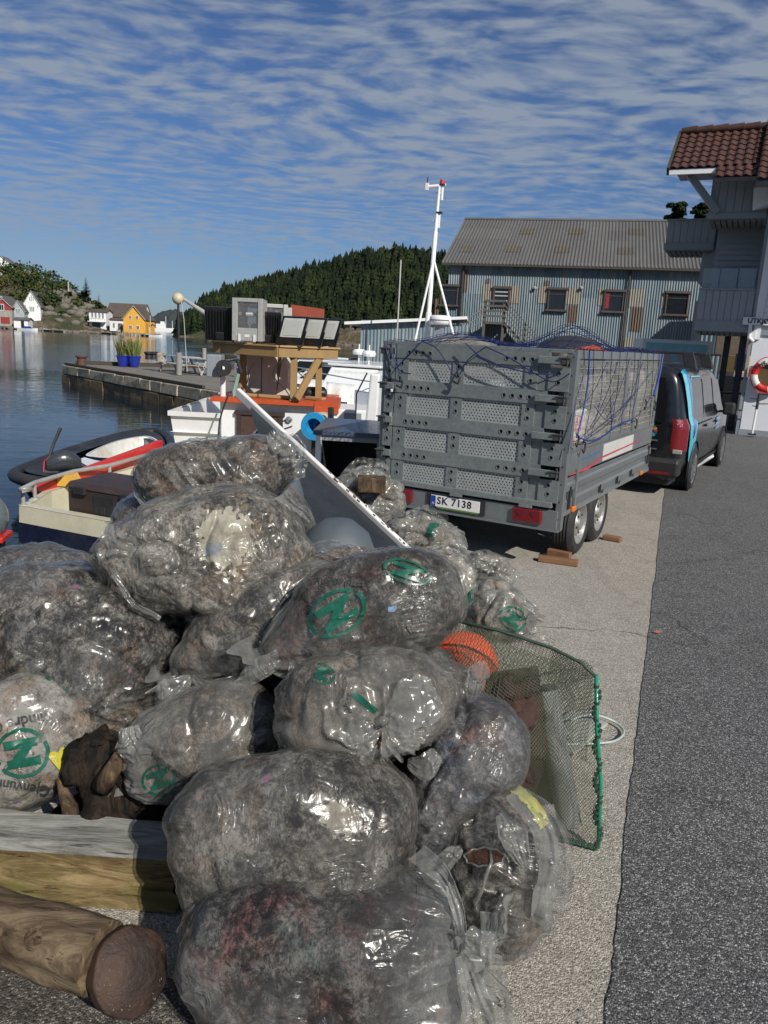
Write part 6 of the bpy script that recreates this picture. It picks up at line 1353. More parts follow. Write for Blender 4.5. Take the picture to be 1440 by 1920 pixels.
# white stem of the next boat left of the trailer
st0, st1 = D(686, 860, 11.0), D(692, 700, 11.0); e = empty('skiff', (st0.x-.05, 11.0, 0), R(-6), 'white boat bow standing up just left of the trailer', 'boat')
MB().prism([(-.10, st0.z-1.2), (.16, st0.z-1.2), (.20, st1.z), (.06, st1.z)], 0, .8).build('stem', m_gelw, e, bevel=.03); MB().tube([(.0, .1, st1.z), (-.14, .1, st1.z-.3), (-.14, .1, st1.z-.7)], .012, 5).build('line', m_iron, e)
MB().prism([(-.4, WZ-.3), (.25, WZ-.3), (.3, -.1), (-.6, -.1)], .8, 3.4).build('hull', m_gelw, e)
# ---- fishing vessel with tripod mast (hull hidden behind the trailer)
YM = 17.0; mb_ = D(797, 640, YM); mt = D(824, 348, YM); fv = empty('fishing_boat', (mb_.x, YM, WZ), R(-20), 'boat behind the trailer carrying a tall white tripod mast', 'fishing boat')
inv = Matrix.Rotation(R(20), 3, 'Z'); fl = lambda p: inv @ (p-Vector((mb_.x, YM, WZ)))
MB().prism([(-2.2, 0), (4.6, 0), (6.0, 1.2), (-2.4, 1.0)], -1.3, 1.3).build('hull', m_gelw, fv, bevel=.05); MB().box((1.8, 0, 1.6), (2.6, 1.8, 1.2)).build('deckhouse', m_gelw, fv, bevel=.05)
b0, t0 = fl(D(794, 660, YM)), fl(mt); b0.z = 1.0
def mp_(f): return b0.lerp(t0, f)
MB().tube([mp_(0), mp_(.5), mp_(.505), mp_(.82), mp_(.825), mp_(1)], [.068, .064, .05, .048, .036, .03], 12).build('mast', m_gelw, fv, autos=40)
j = fl(D(813, 486, YM)); MB().tube([j, fl(D(776, 628, YM-.6))+Vector((0, 0, -.3))], .024, 8).build('mast_leg', m_gelw, fv); MB().tube([j, fl(D(855, 612, YM-.6))+Vector((0, 0, -.3))], .024, 8).build('mast_leg', m_gelw, fv)
c0_, c1_ = fl(D(801, 350, YM)), fl(D(836, 347, YM)); MB().tube([c0_, c1_], .03, 8).build('cross_arm', m_gelw, fv); MB().tube([c0_, c0_+Vector((0, 0, .18))], .012, 6).build('vane_stem', m_iron, fv); MB().box(c0_+Vector((0, 0, .0)), (.06, .06, .14)).build('wind_sensor', m_gelw, fv)
MB().lathe([(0, 0), (.05, 0), (.05, .10), (0, .11)], 10, fl(D(829, 347, YM))).build('masthead_light', m_redb, fv)
for (x0, y0) in ((829, 362), (823, 414)): p = fl(D(x0, y0, YM)); MB().tube([p+Vector((0, 0, .14)), p+Vector((0, 0, -.14))], .028, 8).build('nav_light', m_gelw, fv); MB().bar(p+Vector((-.12, 0, .0)), p, .03, .03).build('light_bracket', m_gelw, fv); MB().box(p+Vector((0, 0, .16)), (.11, .11, .03)).build('light_cap', m_iron, fv)
p = fl(D(826, 600, YM-.3)); MB().lathe([(0, -.10), (.20, -.10), (.235, -.06), (.235, .05), (.20, .09), (0, .10)], 26, p).build('radar_dome', m_gelw, fv, autos=50); MB().lathe([(.236, -.02), (.237, -.01), (.236, .0)], 26, p).build('radar_seam', m_iron, fv); MB().box(p+Vector((0, 0, -.2)), (.18, .18, .2)).build('radar_mount', m_gtrim, fv)
# ---- open dark crate on the quay, white frame
k0, k1 = D(592, 815, 9.0), D(694, 812, 9.0); e = empty('open_crate', (k0.x, 9.0, 0), R(-4), 'large open-fronted white-framed crate with a blue-grey lid and black inside', 'crate'); w_, h_ = k1.x-k0.x+.15, k0.z
m_lid = pmat('blue_grey_lid', (.05, .075, .12), .45, 0, .2, 3, coat=.3)
MB().box2((0, .0, 0), (.07, .9, h_)).build('side', m_gelw, e, bevel=.01); MB().box2((w_-.06, .0, 0), (w_, .9, h_)).build('side', m_gtrim, e, bevel=.01); MB().box2((0, .85, 0), (w_, .9, h_)).build('back', m_inner, e); MB().box2((.07, .02, .02), (w_-.06, .85, .05)).build('floor', m_inner, e); MB().prism([(-.03, h_), (.95, h_+.05), (.95, h_+.11), (-.03, h_+.055)], -.03, w_+.03, 'x').build('lid', m_lid, e, bevel=.008); MB().box2((.07, .0, h_-.06), (w_-.06, .04, h_)).build('front_rail', m_gtrim, e)
MB().box2((.07, .05, .05), (.075, .85, h_-.02)).build('lining', m_inner, e); MB().box2((w_-.065, .05, .05), (w_-.06, .85, h_-.02)).build('lining', m_inner, e)
# ================================================================== FILM-WRAPPED RUBBISH BAGS
def content_mat(name, base, light, dark, tint_a, tint_b, seed, lightness=.5, patch=None):
    m = bpy.data.materials.new(name); m.use_nodes = True; t = NT(m.node_tree); b = t.n['Principled BSDF']
    v = t.vmath('ADD', t.coords('Object'), (seed*3.1, seed*1.7, seed*.9))
    wn_ = t.add('ShaderNodeTexNoise'); wn_.inputs['Scale'].default_value = 12; t.link(v, wn_.inputs['Vector']); vw = t.vmath('ADD', v, t.vmath('MULTIPLY', t.vmath('SUBTRACT', wn_.outputs['Color'], (.5, .5, .5)), (.06, .06, .06)))
    n1 = t.noise(t.vmath('MULTIPLY', vw, (1.0, 1.0, .75)), 55, 12, .88); n3 = t.noise(v, 5.0, 6, .68); n4 = t.noise(t.vmath('ADD', v, (9, 2, 4)), 15, 5, .65)
    ch = t.add('ShaderNodeTexVoronoi'); ch.inputs['Scale'].default_value = 19; t.link(vw, ch.inputs['Vector']); chs = t.add('ShaderNodeSeparateColor'); t.link(ch.outputs['Color'], chs.inputs[0])
    f = t.math('ADD', n1, t.math('MULTIPLY', t.math('SUBTRACT', n3, .5), .40)); f = t.math('ADD', f, t.math('MULTIPLY', t.math('SUBTRACT', n4, .5), .34)); f = t.math('ADD', f, t.math('MULTIPLY', t.math('SUBTRACT', chs.outputs[1], .5), .055)); f = t.math('ADD', f, (lightness-.5)*.35+.016)
    mid = tuple((a+b_)/2 for a, b_ in zip(base, light))
    c = t.ramp(f, [(.432, dark), (.47, tuple(x*.55 for x in base)), (.502, base), (.54, tuple(a*.5+b_*.5 for a, b_ in zip(base, mid))), (.57, mid), (.615, light)])
    ta = t.noise(v, 6, 4, .6); c = t.mix(t.ramp(ta, [(.50, 0.0), (.64, .9)]), c, t.mix(1.0, c, tint_a, 'MULTIPLY'))
    tb_ = t.noise(t.vmath('ADD', v, (5, 5, 5)), 7, 4, .6); c = t.mix(t.ramp(tb_, [(.52, 0.0), (.64, .9)]), c, t.mix(1.0, c, tint_b, 'MULTIPLY'))
    cr = t.vor(vw, 38, 'DISTANCE_TO_EDGE'); cm = t.math('MULTIPLY', t.ramp(cr, [(.0, 1.0), (.045, 0.0)]), t.ramp(n4, [(.50, 0.0), (.62, .55)])); c = t.mix(cm, c, dark)
    pits = t.noise(t.vmath('MULTIPLY', vw, (95, 95, 48)), 1.0, 3, .6, .8); c = t.mix(t.ramp(pits, [(.60, 0.0), (.66, .85)]), c, dark)
    ws_ = t.noise(t.vmath('ADD', vw, (3, 8, 1)), 46, 7, .8, 1.2); c = t.mix(t.ramp(ws_, [(.62, 0.0), (.68, .8)]), c, light)
    sv = t.add('ShaderNodeTexVoronoi'); sv.inputs['Scale'].default_value = 15; t.link(t.vmath('MULTIPLY', vw, (1, 1, .5)), sv.inputs['Vector']); svs = t.add('ShaderNodeSeparateColor'); t.link(sv.outputs['Color'], svs.inputs[0])
    scr = t.math('MULTIPLY', t.ramp(svs.outputs[0], [(.93, 0.0), (.95, 1.0)]), t.ramp(sv.outputs['Distance'], [(.16, .85), (.24, 0.0)])); hs_n = t.add('ShaderNodeHueSaturation'); hs_n.inputs['Saturation'].default_value = .55; hs_n.inputs['Value'].default_value = .5; t.link(sv.outputs['Color'], hs_n.inputs['Color']); c = t.mix(scr, c, hs_n.outputs[0])
    c = t.mix(1.0, c, (.84, .82, .80), 'MULTIPLY'); t.link(c, b.inputs['Base Color']); b.inputs['Roughness'].default_value = .8; b.inputs['Specular IOR Level'].default_value = .2
    t.link(t.bump(t.math('SUBTRACT', t.math('ADD', f, t.math('MULTIPLY', n4, .8)), t.math('MULTIPLY', cm, .4)), 1.0, .022), b.inputs['Normal']); return m
def film_mat(name, haze=.2, tint=(.50, .51, .50), seed=0.0, rough=.16, folds=1.0, base=.02, bstr=.8, fres=1.0):
    m = bpy.data.materials.new(name); m.use_nodes = True; t = NT(m.node_tree); t.n.clear()
    v = t.vmath('ADD', t.coords('Object'), (seed*2.3, seed, seed*4.1))
    ctr = lambda x: t.math('SUBTRACT', x, .5)
    ridge = lambda x, k, p_: t.math('POWER', t.math('MAXIMUM', t.math('SUBTRACT', 1.0, t.math('ABSOLUTE', t.math('MULTIPLY', ctr(x), k))), 0.0), p_)
    wc = t.add('ShaderNodeTexNoise'); wc.inputs['Scale'].default_value = 4; wc.inputs['Detail'].default_value = 2; t.link(v, wc.inputs['Vector']); vv = t.vmath('ADD', v, t.vmath('MULTIPLY', t.vmath('SUBTRACT', wc.outputs['Color'], (.5, .5, .5)), (.16, .16, .16)))
    a1 = t.noise(t.vmath('MULTIPLY', vv, (4, 26, 26)), 1.0, 3, .5, .3); a2 = t.noise(t.vmath('MULTIPLY', vv, (26, 10, 7)), 1.0, 3, .5, .5); a3 = t.noise(vv, 24, 3, .5, .6)
    k1 = t.ramp(t.noise(v, 5, 2, .5), [(.55, .0), (.66, 1.0)]); k2 = t.ramp(t.noise(t.vmath('ADD', v, (7, 3, 2)), 5.5, 2, .5), [(.57, .0), (.68, 1.0)])
    r1 = t.math('MULTIPLY', ridge(a1, 5.0, 1.5), k1); r2 = t.math('MULTIPLY', ridge(a2, 6.0, 1.5), k2); r3 = ridge(a3, 9.0, 1.3)
    at_ = t.add('ShaderNodeAttribute', attribute_name='hz')
    h = t.math('ADD', t.math('ADD', t.math('MULTIPLY', r1, .9*folds), t.math('MULTIPLY', r2, .8*folds)), t.math('MULTIPLY', r3, .035*folds))
    nrm = t.bump(h, bstr, .009)
    lw = t.add('ShaderNodeLayerWeight'); lw.inputs['Blend'].default_value = .25; t.link(nrm, lw.inputs['Normal'])
    hz_ = t.noise(v, 5, 5, .65)
    al = t.math('ADD', t.math('MULTIPLY', lw.outputs['Facing'], .14+haze*.35), t.math('MULTIPLY', t.ramp(hz_, [(.42, 0.0), (.68, 1.0)]), haze)); al = t.math('ADD', al, base); al = t.math('ADD', al, t.math('MULTIPLY', at_.outputs['Fac'], .42))
    al = t.math('ADD', al, t.math('MULTIPLY', t.math('ADD', r1, r2), .14), clamp=True)
    d = t.add('ShaderNodeBsdfDiffuse'); d.inputs['Color'].default_value = (*tint, 1); t.link(nrm, d.inputs['Normal'])
    tl_ = t.add('ShaderNodeBsdfTranslucent'); tl_.inputs['Color'].default_value = (*tint, 1); mx = t.add('ShaderNodeMixShader'); mx.inputs[0].default_value = .4; t.link(d.outputs[0], mx.inputs[1]); t.link(tl_.outputs[0], mx.inputs[2])
    tr_ = t.add('ShaderNodeBsdfTransparent'); tr_.inputs['Color'].default_value = (.94, .945, .94, 1)
    m1 = t.add('ShaderNodeMixShader'); t.link(al, m1.inputs[0]); t.link(tr_.outputs[0], m1.inputs[1]); t.link(mx.outputs[0], m1.inputs[2])
    g = t.add('ShaderNodeBsdfGlossy'); g.inputs['Roughness'].default_value = rough; g.inputs['Color'].default_value = (.85, .85, .83, 1); t.link(nrm, g.inputs['Normal'])
    lf = t.add('ShaderNodeLayerWeight'); lf.inputs['Blend'].default_value = .5; t.link(nrm, lf.inputs['Normal']); frs = t.math('ADD', t.math('MULTIPLY', t.math('POWER', lf.outputs['Facing'], 5.0), .8), .034)
    m2 = t.add('ShaderNodeMixShader'); t.link(t.math('MULTIPLY', frs, fres, clamp=True), m2.inputs[0]); t.link(m1.outputs[0], m2.inputs[1]); t.link(g.outputs[0], m2.inputs[2])
    o = t.add('ShaderNodeOutputMaterial'); t.link(m2.outputs[0], o.inputs[0]); return m
dk = (.014, .012, .012)
CM = {
 'grey':  content_mat('packed_grey_foam', (.118, .107, .096), (.56, .525, .475), dk, (.90, .66, .54), (.70, .76, .84), 1, .51),
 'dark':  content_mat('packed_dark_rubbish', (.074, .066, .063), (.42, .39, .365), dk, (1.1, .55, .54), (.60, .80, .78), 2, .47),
 'blue':  content_mat('packed_bluish_rubbish', (.078, .080, .096), (.42, .425, .46), dk, (1.15, .62, .48), (.50, .60, .85), 3, .47),
 'brown': content_mat('packed_brown_foam', (.130, .108, .088), (.58, .515, .44), dk, (1.0, .68, .48), (.78, .80, .78), 4, .51),
 'light': content_mat('packed_pale_foam', (.17, .155, .135), (.68, .635, .55), (.02, .02, .018), (.95, .70, .52), (.78, .84, .9), 5, .56),
 'white': content_mat('packed_white_plastic', (.40, .385, .35), (.76, .74, .69), (.10, .09, .08), (.9, .66, .56), (.9, .85, .66), 6, .68)}
FM = {'a': film_mat('clear_film', .06, (.46, .45, .41), seed=1, rough=.25), 'b': film_mat('hazy_film', .16, (.42, .415, .38), 2, .25), 'c': film_mat('very_clear_film', .02, seed=3, rough=.25, base=.0), 'd': film_mat('milky_film', .26, (.48, .475, .44), 4, .25, base=.12)}
def loose_film_mat():
    return film_mat('loose_film_end', .20, (.40, .40, .375), 7, .20, .8, base=.32, bstr=.5, fres=.9)
m_loose = loose_film_mat()
m_green = pmat('green_ink', (.006, .085, .052), .35, 0, .25, 12, coat=.4); m_ink = pmat('black_ink', (.035, .037, .036), .5, 0, .2, 12)
def bag(label, c, Yd, a, b, ang, thick=None, tilt=0.0, cm='grey', fm='a', knot=0, seed=1, p=2.7, lump_=.05, fold=.010, res=(150, 230), pointy=0.0, flat=.75, name='rubbish_bag', ruf=1.0, knotdir=None, group='film-wrapped rubbish bags in the pile', tailang=None, tails=2, cat='rubbish bag', face=0.0, pl=(), kn=None):
    """c: picture point of the centre, Yd: distance, a/b: half length and half height in picture px, ang: tilt of the long axis"""
    cw = D(c[0], c[1], Yd); depth = (cw-Vector((0, 0, EYE))).dot(CAM_F); s = depth/FPX; A_, B_ = a*s, b*s; T_ = thick if thick else B_*1.0
    ax = (CAM_R*math.cos(R(ang))+CAM_U*math.sin(R(ang))); fw = (CAM_F - Vector((0, 0, 1))*CAM_F.z*0.0).normalized()
    ax = (ax+fw*math.tan(R(tilt))).normalized(); A_ = A_/max(.4, math.cos(R(tilt)))
    w_ = (fw-ax*fw.dot(ax)).normalized(); up_ = ax.cross(w_).normalized()
    if up_.z < 0: up_ = -up_
    # mesh in local axes (x along the bag); object rotated so that the texture folds follow the bag
    e = empty(name, cw, 0, label, cat, group); rot = Matrix((ax, w_, up_)).transposed().to_4x4(); e.matrix_world = Matrix.Translation(cw) @ rot
    nv, nu = res; t_ = np.linspace(0, 1, nv)[:, None]; th = np.linspace(0, 2*np.pi, nu+1)[None, :]
    q = 2*t_-1; prf = np.clip(1-np.abs(q)**p, 0, 1)**(1/2.2)
    if pointy: prf = prf*(1-pointy*np.clip((.35-t_)/.35, 0, 1)**1.3)
    cth, sth = np.cos(th), np.sin(th); e_ = flat
    sq = lambda x: np.sign(x)*np.abs(x)**e_
    X = np.repeat(q, nu+1, 1)*A_*(1-.0*prf); Yl = sq(cth)*T_*prf; Zl = sq(sth)*B_*prf
    P0 = np.stack([X, Yl, Zl], -1)
    Lf = fbm(P0*4.2+seed*7.7, 3, seed); Mf = fbm(P0*15+seed*3.3, 3, seed+5)
    dirn = P0/np.maximum(np.linalg.norm(P0*np.array([1, 1, 1]), axis=-1, keepdims=True), 1e-4)
    base = P0+dirn*(Lf*lump_*1.6+Mf*lump_*.28-np.clip(1-np.abs(vn(P0*6.5+seed*1.9, seed+91))*3.2, 0, 1)**1.5*lump_*.55)[..., None]
    fine = fbm(P0*48+seed, 3, seed+9); C = base+dirn*(fine*.0045+np.minimum(Mf, 0)*.006-.004)[..., None]
    # film: folds running mostly along the bag, gathered at the knot end, plus diagonal tension creases
    vw_ = fbm(P0*3.5+seed*2.0, 2, seed+20)
    fx = np.stack([P0[..., 0]*4.0+vw_*1.2, P0[..., 1]*17+vw_*3, P0[..., 2]*17+vw_*3], -1); r1 = 1-np.abs(vn(fx, seed+30))*2.6; r1 = np.clip(r1, 0, 1)**1.6
    fd = np.stack([(P0[..., 0]+P0[..., 2]*.8)*5, (P0[..., 2]-P0[..., 0]*.7)*20, P0[..., 1]*12], -1)+vw_[..., None]*2.2; r2 = np.clip(1-np.abs(vn(fd, seed+40))*3.0, 0, 1)**1.5
    amp = .04+1.7*np.clip(vn(P0*5+9.1, seed+50)-.22, 0, 1)
    gath = np.zeros_like(t_)
    if knot: kk = t_ if knot < 0 else 1-t_; gath = np.exp(-kk*5.5)
    if knot == 2: gath = np.exp(-t_*6)+np.exp(-(1-t_)*6)
    gf = np.sin(th*17+vn(np.stack([th*2+0*t_, t_*2+0*th, 0*t_+0*th+seed], -1), seed)*5)*.5+np.sin(th*29+seed+t_*3)*.35
    fo = (r1*1.0+r2*.8)*amp*fold*.85+.006
    hz = np.zeros_like(X); loc_ = lambda x, y: rot.to_3x3().transposed() @ (D(x, y, Yd)-cw)
    if knot:
        kk = (t_ if knot < 0 else 1-t_)
        pg = np.abs(np.sin(th*8.5+vn(np.stack([th*2+0*t_, t_*3+0*th, 0*t_+0*th+seed], -1), seed)*2.2+t_*1.5)); pg2 = np.abs(np.sin(th*15+1+vn(np.stack([th*3+0*t_, t_*4+0*th, 0*t_+0*th+seed+3], -1), seed)*2))
        gq = np.exp(-kk*6.5); fo = fo+((1-pg)**1.3*.026+(1-pg2)**1.5*.012)*gq*np.clip(kk*9, .15, 1)*(B_/.16); hz += gq*.9
    front = np.clip(.5-Yl/(T_*.5), 0, 1)
    for (px, py, Lp, Wp, an, nf, am) in pl:
        q0_ = loc_(px, py); a_ = R(an-ang); dx, dz = base[..., 0]-q0_.x, base[..., 2]-q0_.z; s_ = dx*math.cos(a_)+dz*math.sin(a_); qq = -dx*math.sin(a_)+dz*math.cos(a_)
        wv = vn(np.stack([s_*5/(Lp*s)*.25, qq*2/(Wp*s), 0*s_+seed+px], -1), 5); wt = np.exp(-(s_/(Lp*s))**2-(qq/(Wp*s))**2)*front
        sn = np.abs(np.sin(qq/(Wp*s)*nf*1.57+wv*1.6+s_/(Lp*s)*.8)); fo = fo+(1-sn)**2.0*am*1.7*wt*(.55+.45*np.sin(s_/(Lp*s)*2.3+qq/(Wp*s)*nf*2.1)); hz += wt*.12+(1-sn)**2.0*wt*.25
    if kn:
        q0_ = loc_(*kn[:2]); dx, dz = base[..., 0]-q0_.x, base[..., 2]-q0_.z; rr_ = np.sqrt(dx*dx+dz*dz)+1e-4; aa_ = np.arctan2(dz, dx); wr = kn[2]*s
        wv = vn(np.stack([np.cos(aa_)*2, np.sin(aa_)*2, rr_*14+seed], -1), 8); wt = np.exp(-(rr_/wr)**2)*front
        sn = np.abs(np.sin(aa_*5.5+wv*2.4)); s2_ = np.abs(np.sin(aa_*9.5+1+wv*2)); fo = fo+((1-sn)**1.4*.030+(1-s2_)**1.6*.013)*wt*np.clip(rr_/(wr*.28), .1, 1)-np.exp(-(rr_/(wr*.22))**2)*front*.030; hz += wt*1.0
    hz += np.clip(vn(P0*5+seed*3, seed+77)-.15, 0, 1)*.35
    F = base+dirn*fo[..., None]
    # seam fins at the closed end
    def make(Pt, nm, mt):
        V = Pt[:, :-1].reshape(-1, 3); i = np.arange(nv-1)[:, None]; j = np.arange(nu)[None, :]; a0 = i*nu+j; a1 = i*nu+(j+1) % nu; F_ = np.stack([a0, a0+nu, a1+nu, a1], -1).reshape(-1, 4)
        tri = V[F_[len(F_)//2]]; nrm_f = np.cross(tri[1]-tri[0], tri[2]-tri[0]); F_ = F_ if nrm_f.dot(tri[0]*np.array([0, 1, 1])) > 0 else F_[:, ::-1]
        me = np_mesh(nm, V, F_)
        if nm == 'film': at_ = me.attributes.new('hz', 'FLOAT', 'POINT'); at_.data.foreach_set('value', hz[:, :-1].reshape(-1).astype(np.float32))
        return mesh_obj(nm, me, mt, e, smooth=True), V, F_
    co, _, _ = make(C[::2, ::2] if False else C, 'contents', CM[cm]); fo_, V, F_ = make(F, 'film', FM[fm])
    e['_'] = 0; del e['_']
    info = dict(e=e, bvh=BVHTree.FromPolygons([Vector(x) for x in V], [tuple(f) for f in F_.tolist()]), A=A_, B=B_, T=T_, rot=rot, c=cw)
    ends = [] if not knot else ([-1] if knot == -1 else ([1] if knot == 1 else [-1, 1]))
    for sd in ends: knot_at(info, Vector((sd*A_*1.0, 0, 0)), Vector((sd, 0, 0)), A_, seed+sd, ruf, tails, tailang)
    return info
def sheet_strip(name, pts, wid, m, parent, seed=1, wave=.02, n=60, k=13, curl=.5, taper=None, side=None):
    """crumpled loose film following pts, wid(t) half width, ragged outline and sharp random creases"""
    P_ = [Vector(p) for p in pts]; k = max(k, 21); out = np.zeros((n, k, 3)); nr = np.zeros((n, k, 3)); L = len(P_)-1; rg = random.Random(seed); ph = [rg.uniform(0, 6.28) for _ in range(8)]
    tt = np.linspace(0, 1, n); jag = [fbm(np.stack([tt*4, tt*0+seed+q*7.1, tt*0], -1), 3, seed+q)*.30 for q in (0, 1)]
    for i in range(n):
        u = i/(n-1)*L; a = min(int(u), L-1); f = u-a; p0, p1, p2, p3 = P_[max(a-1, 0)], P_[a], P_[a+1], P_[min(a+2, L)]
        p = .5*((2*p1)+(p2-p0)*f+(2*p0-5*p1+4*p2-p3)*f*f+(3*p1-p0-3*p2+p3)*f**3); tg_ = ((p2-p0)*(1-f)+(p3-p1)*f).normalized()
        sd = Vector(side) if side is not None else Vector((0, 1, .3)); s1 = (sd-tg_*sd.dot(tg_)).normalized(); nn = tg_.cross(s1); t = i/(n-1); w_ = wid(t)
        for j in range(k):
            v_ = j/(k-1)*2-1; ww = w_*(1+jag[0 if v_ < 0 else 1][i]*min(1, t*3))
            q = p+s1*(v_*ww)+nn*(curl*w_*.4*v_*v_); out[i, j] = tuple(q); nr[i, j] = tuple(nn)
        # pleats run lengthwise, sharper towards the gathered start
    vj = np.linspace(-1, 1, k)[None, :]; ti = tt[:, None]
    wv = vn(np.stack([ti*2.5+0*vj, vj*1.5+0*ti, 0*ti+0*vj+seed], -1), seed)
    pl_ = (1-np.abs(np.sin(vj*4.2+ph[0]+wv*2.2)))**1.6*.9-(1-np.abs(np.sin(vj*6.5+ph[1]+ti*2+wv*1.5)))**2*.5
    rid = (1-np.abs(vn(out*13+seed*3.1, seed+1))*2.4).clip(0, 1)**1.5+.6*(1-np.abs(vn(out*27+seed*1.1, seed+2))*2.6).clip(0, 1)**1.5
    out = out+nr*(pl_*wave*.8*np.minimum(1, .25+ti*2)+(rid-.5)*wave*.85*np.minimum(1, .2+ti*2))[..., None]+fbm(out*9+seed, 2, seed+9)[..., None]*wave*.5
    return MB().grid(out).build(name, m, parent, smooth=True)
def knot_at(info, p, d, A_, seed, ruf=1.0, tails=2, tailang=None):
    e = info['e']; rg = random.Random(seed*13+5); s = min(1, info['B']/.16)*ruf
    MB().tube([p-d*.05*s, p+d*.0, p+d*.03*s, p+d*.055*s], [.045*s, .024*s, .030*s, .018*s], 14).build('knot', m_loose, e, smooth=True)
    # rosette of short film around the knot
    n, k = 12, 72; P = np.zeros((n, k, 3)); ph = rg.uniform(0, 6)
    dv = Vector(d); a1 = dv.orthogonal().normalized(); a2 = dv.cross(a1)
    for i in range(n):
        r = .012*s+.060*s*(i/(n-1))
        for j in range(k):
            a = 2*math.pi*j/(k-1); rip = math.sin(a*7+ph)*.5+math.sin(a*11+ph*2)*.4; rr = r*(1+.35*math.sin(a*2+ph)+.15*math.sin(a*5)); q = Vector(p)+dv*(.035*s+.06*s*(i/(n-1))*rip+.02*s*(i/(n-1)))+(a1*math.cos(a)+a2*math.sin(a))*rr; P[i, j] = tuple(q)
    P += (fbm(P*16+seed, 2, 3)*.005)[..., None]
    MB().grid(P).build('gathered_film', m_loose, e, smooth=True)
    for q in range(tails):
        a = (tailang if tailang is not None else -1.2)+q*1.9+rg.uniform(-.3, .3); dn = (a1*math.cos(a)+a2*math.sin(a)); L = .20*s*rg.uniform(.8, 1.3)
        dn = (dn*.8+dv*.35).normalized(); p0 = Vector(p)+dv*.04*s
        sheet_strip('film_tail', [p0, p0+dn*L*.35+dv*.02, p0+dn*L*.75, p0+dn*L], (lambda t, s=s: (.012+.052*min(1, t*2.2)*(1-.25*t))*s), m_loose, e, seed+q, .016*s, 44, 11)
def ray_local(info, x, y):
    o = Vector((0, 0, EYE)); d = ray(x, y).normalized(); iv = (Matrix.Translation(info['c']) @ info['rot']).inverted(); lo_, ld = iv @ o, iv.to_3x3() @ d; h = info['bvh'].ray_cast(lo_, ld); return h[0], ld
def decal(info, name, m, inside, px, py, w, h, ang, n=90, seed=0, wear=.0):
    """print laid on the film: cells of a fine grid where inside(u, v) is true, laid onto the bag surface"""
    V, F, idx = [], [], {}; ca, sa = math.cos(R(ang)), math.sin(R(ang)); P = {}
    m_ = max(6, int(n*h/w)); hit = {}
    for i in range(n+1):
        for j in range(m_+1):
            u, v_ = i/n*2-1, j/m_*2-1; x = px+(u*w*ca-v_*h*sa)/2; y = py-(u*w*sa+v_*h*ca)/2; q, ld = ray_local(info, x, y)
            if q is not None: hit[i, j] = q-ld*.0025
    for i in range(n):
        for j in range(m_):
            u, v_ = (i+.5)/n*2-1, (j+.5)/m_*2-1
            if inside(u, v_) and all(k in hit for k in ((i, j), (i+1, j), (i+1, j+1), (i, j+1))):
                f = []
                for k in ((i, j), (i+1, j), (i+1, j+1), (i, j+1)):
                    if k not in idx: idx[k] = len(V); V.append(tuple(hit[k]))
                    f.append(idx[k])
                if max((Vector(V[f[0]])-Vector(V[f[2]])).length, (Vector(V[f[1]])-Vector(V[f[3]])).length) < .03: F.append(tuple(f))
    if F: o = MB().add(V, F).build(name, m, info['e'], smooth=True); return o
def logo_in(u, v):
    r = math.hypot(u, v); a = math.degrees(math.atan2(v, u)) % 360
    if .86 < r < 1.0 and not (200 < a < 212 or 20 < a < 32): return True
    if abs(v) < .56:                          # bold Z with arrow-like wedges
        if .22 < v < .56 and -.62 < u < .60: return True
        if -.56 < v < -.22 and -.60 < u < .62: return True
        x = u-v*.85
        if abs(x) < .24: return True
    return False
def lettering(info, txt, px, py, size_px, ang, m=None, bend=0.0, sx=1.0):
    me = text_mesh(txt, 1.0, 'CENTER', 0, bold=.012); bm = bmesh.new(); bm.from_mesh(me); bpy.data.meshes.remove(me); bmesh.ops.subdivide_edges(bm, edges=[e_ for e_ in bm.edges if e_.calc_length() > .12], cuts=2, use_grid_fill=False); bmesh.ops.triangulate(bm, faces=bm.faces)
    ca, sa = math.cos(R(ang)), math.sin(R(ang)); bad = []
    for v_ in bm.verts:
        u, w_ = v_.co.x*size_px*sx, v_.co.y*size_px+bend*(v_.co.x**2)*size_px; x = px+u*ca-w_*sa; y = py-(u*sa+w_*ca); q, ld = ray_local(info, x, y)
        if q is None: bad.append(v_)
        else: v_.co = q-ld*.003
    if bad: bmesh.ops.delete(bm, geom=bad, context='VERTS')
    bmesh.ops.delete(bm, geom=[f for f in bm.faces if f.calc_perimeter() > .12], context='FACES')
    me = bpy.data.meshes.new('printed_text'); bm.to_mesh(me); bm.free(); mesh_obj('printed_text', me, m or m_ink, info['e'])
G_ = 'film-wrapped rubbish bags in the pile'
B1 = bag('big front bag of dark rubbish lying on the ground, knotted at its right end', (612, 1785), 1.92, 262, 158, -3, thick=.24, cm='dark', fm='c', knot=1, seed=1, p=3.2, lump_=.025, tailang=-1.6, ruf=1.25, pl=[(780, 1790, 70, 60, 15, 5, .008), (640, 1700, 90, 30, 8, 4, .005), (500, 1840, 60, 60, 70, 4, .005), (400, 1800, 30, 110, 80, 4, .010)])
B2 = bag('large grey bag resting on the front bag, with a pale yellowish patch', (548, 1560), 2.15, 236, 148, 6, thick=.24, cm='grey', fm='a', seed=2, p=3.6, lump_=.030, flat=.7, pl=[(610, 1545, 75, 45, 10, 6, .008), (520, 1640, 50, 20, 5, 3, .006), (420, 1500, 70, 60, 35, 4, .005), (680, 1620, 80, 30, 25, 4, .006)])
B3 = bag('bluish upright bag right of centre with reddish stains', (852, 1470), 2.42, 165, 102, 58, thick=.22, cm='blue', fm='a', seed=3, p=2.6, lump_=.03, pl=[(820, 1500, 60, 50, 70, 5, .010), (900, 1400, 80, 40, 40, 4, .006)])
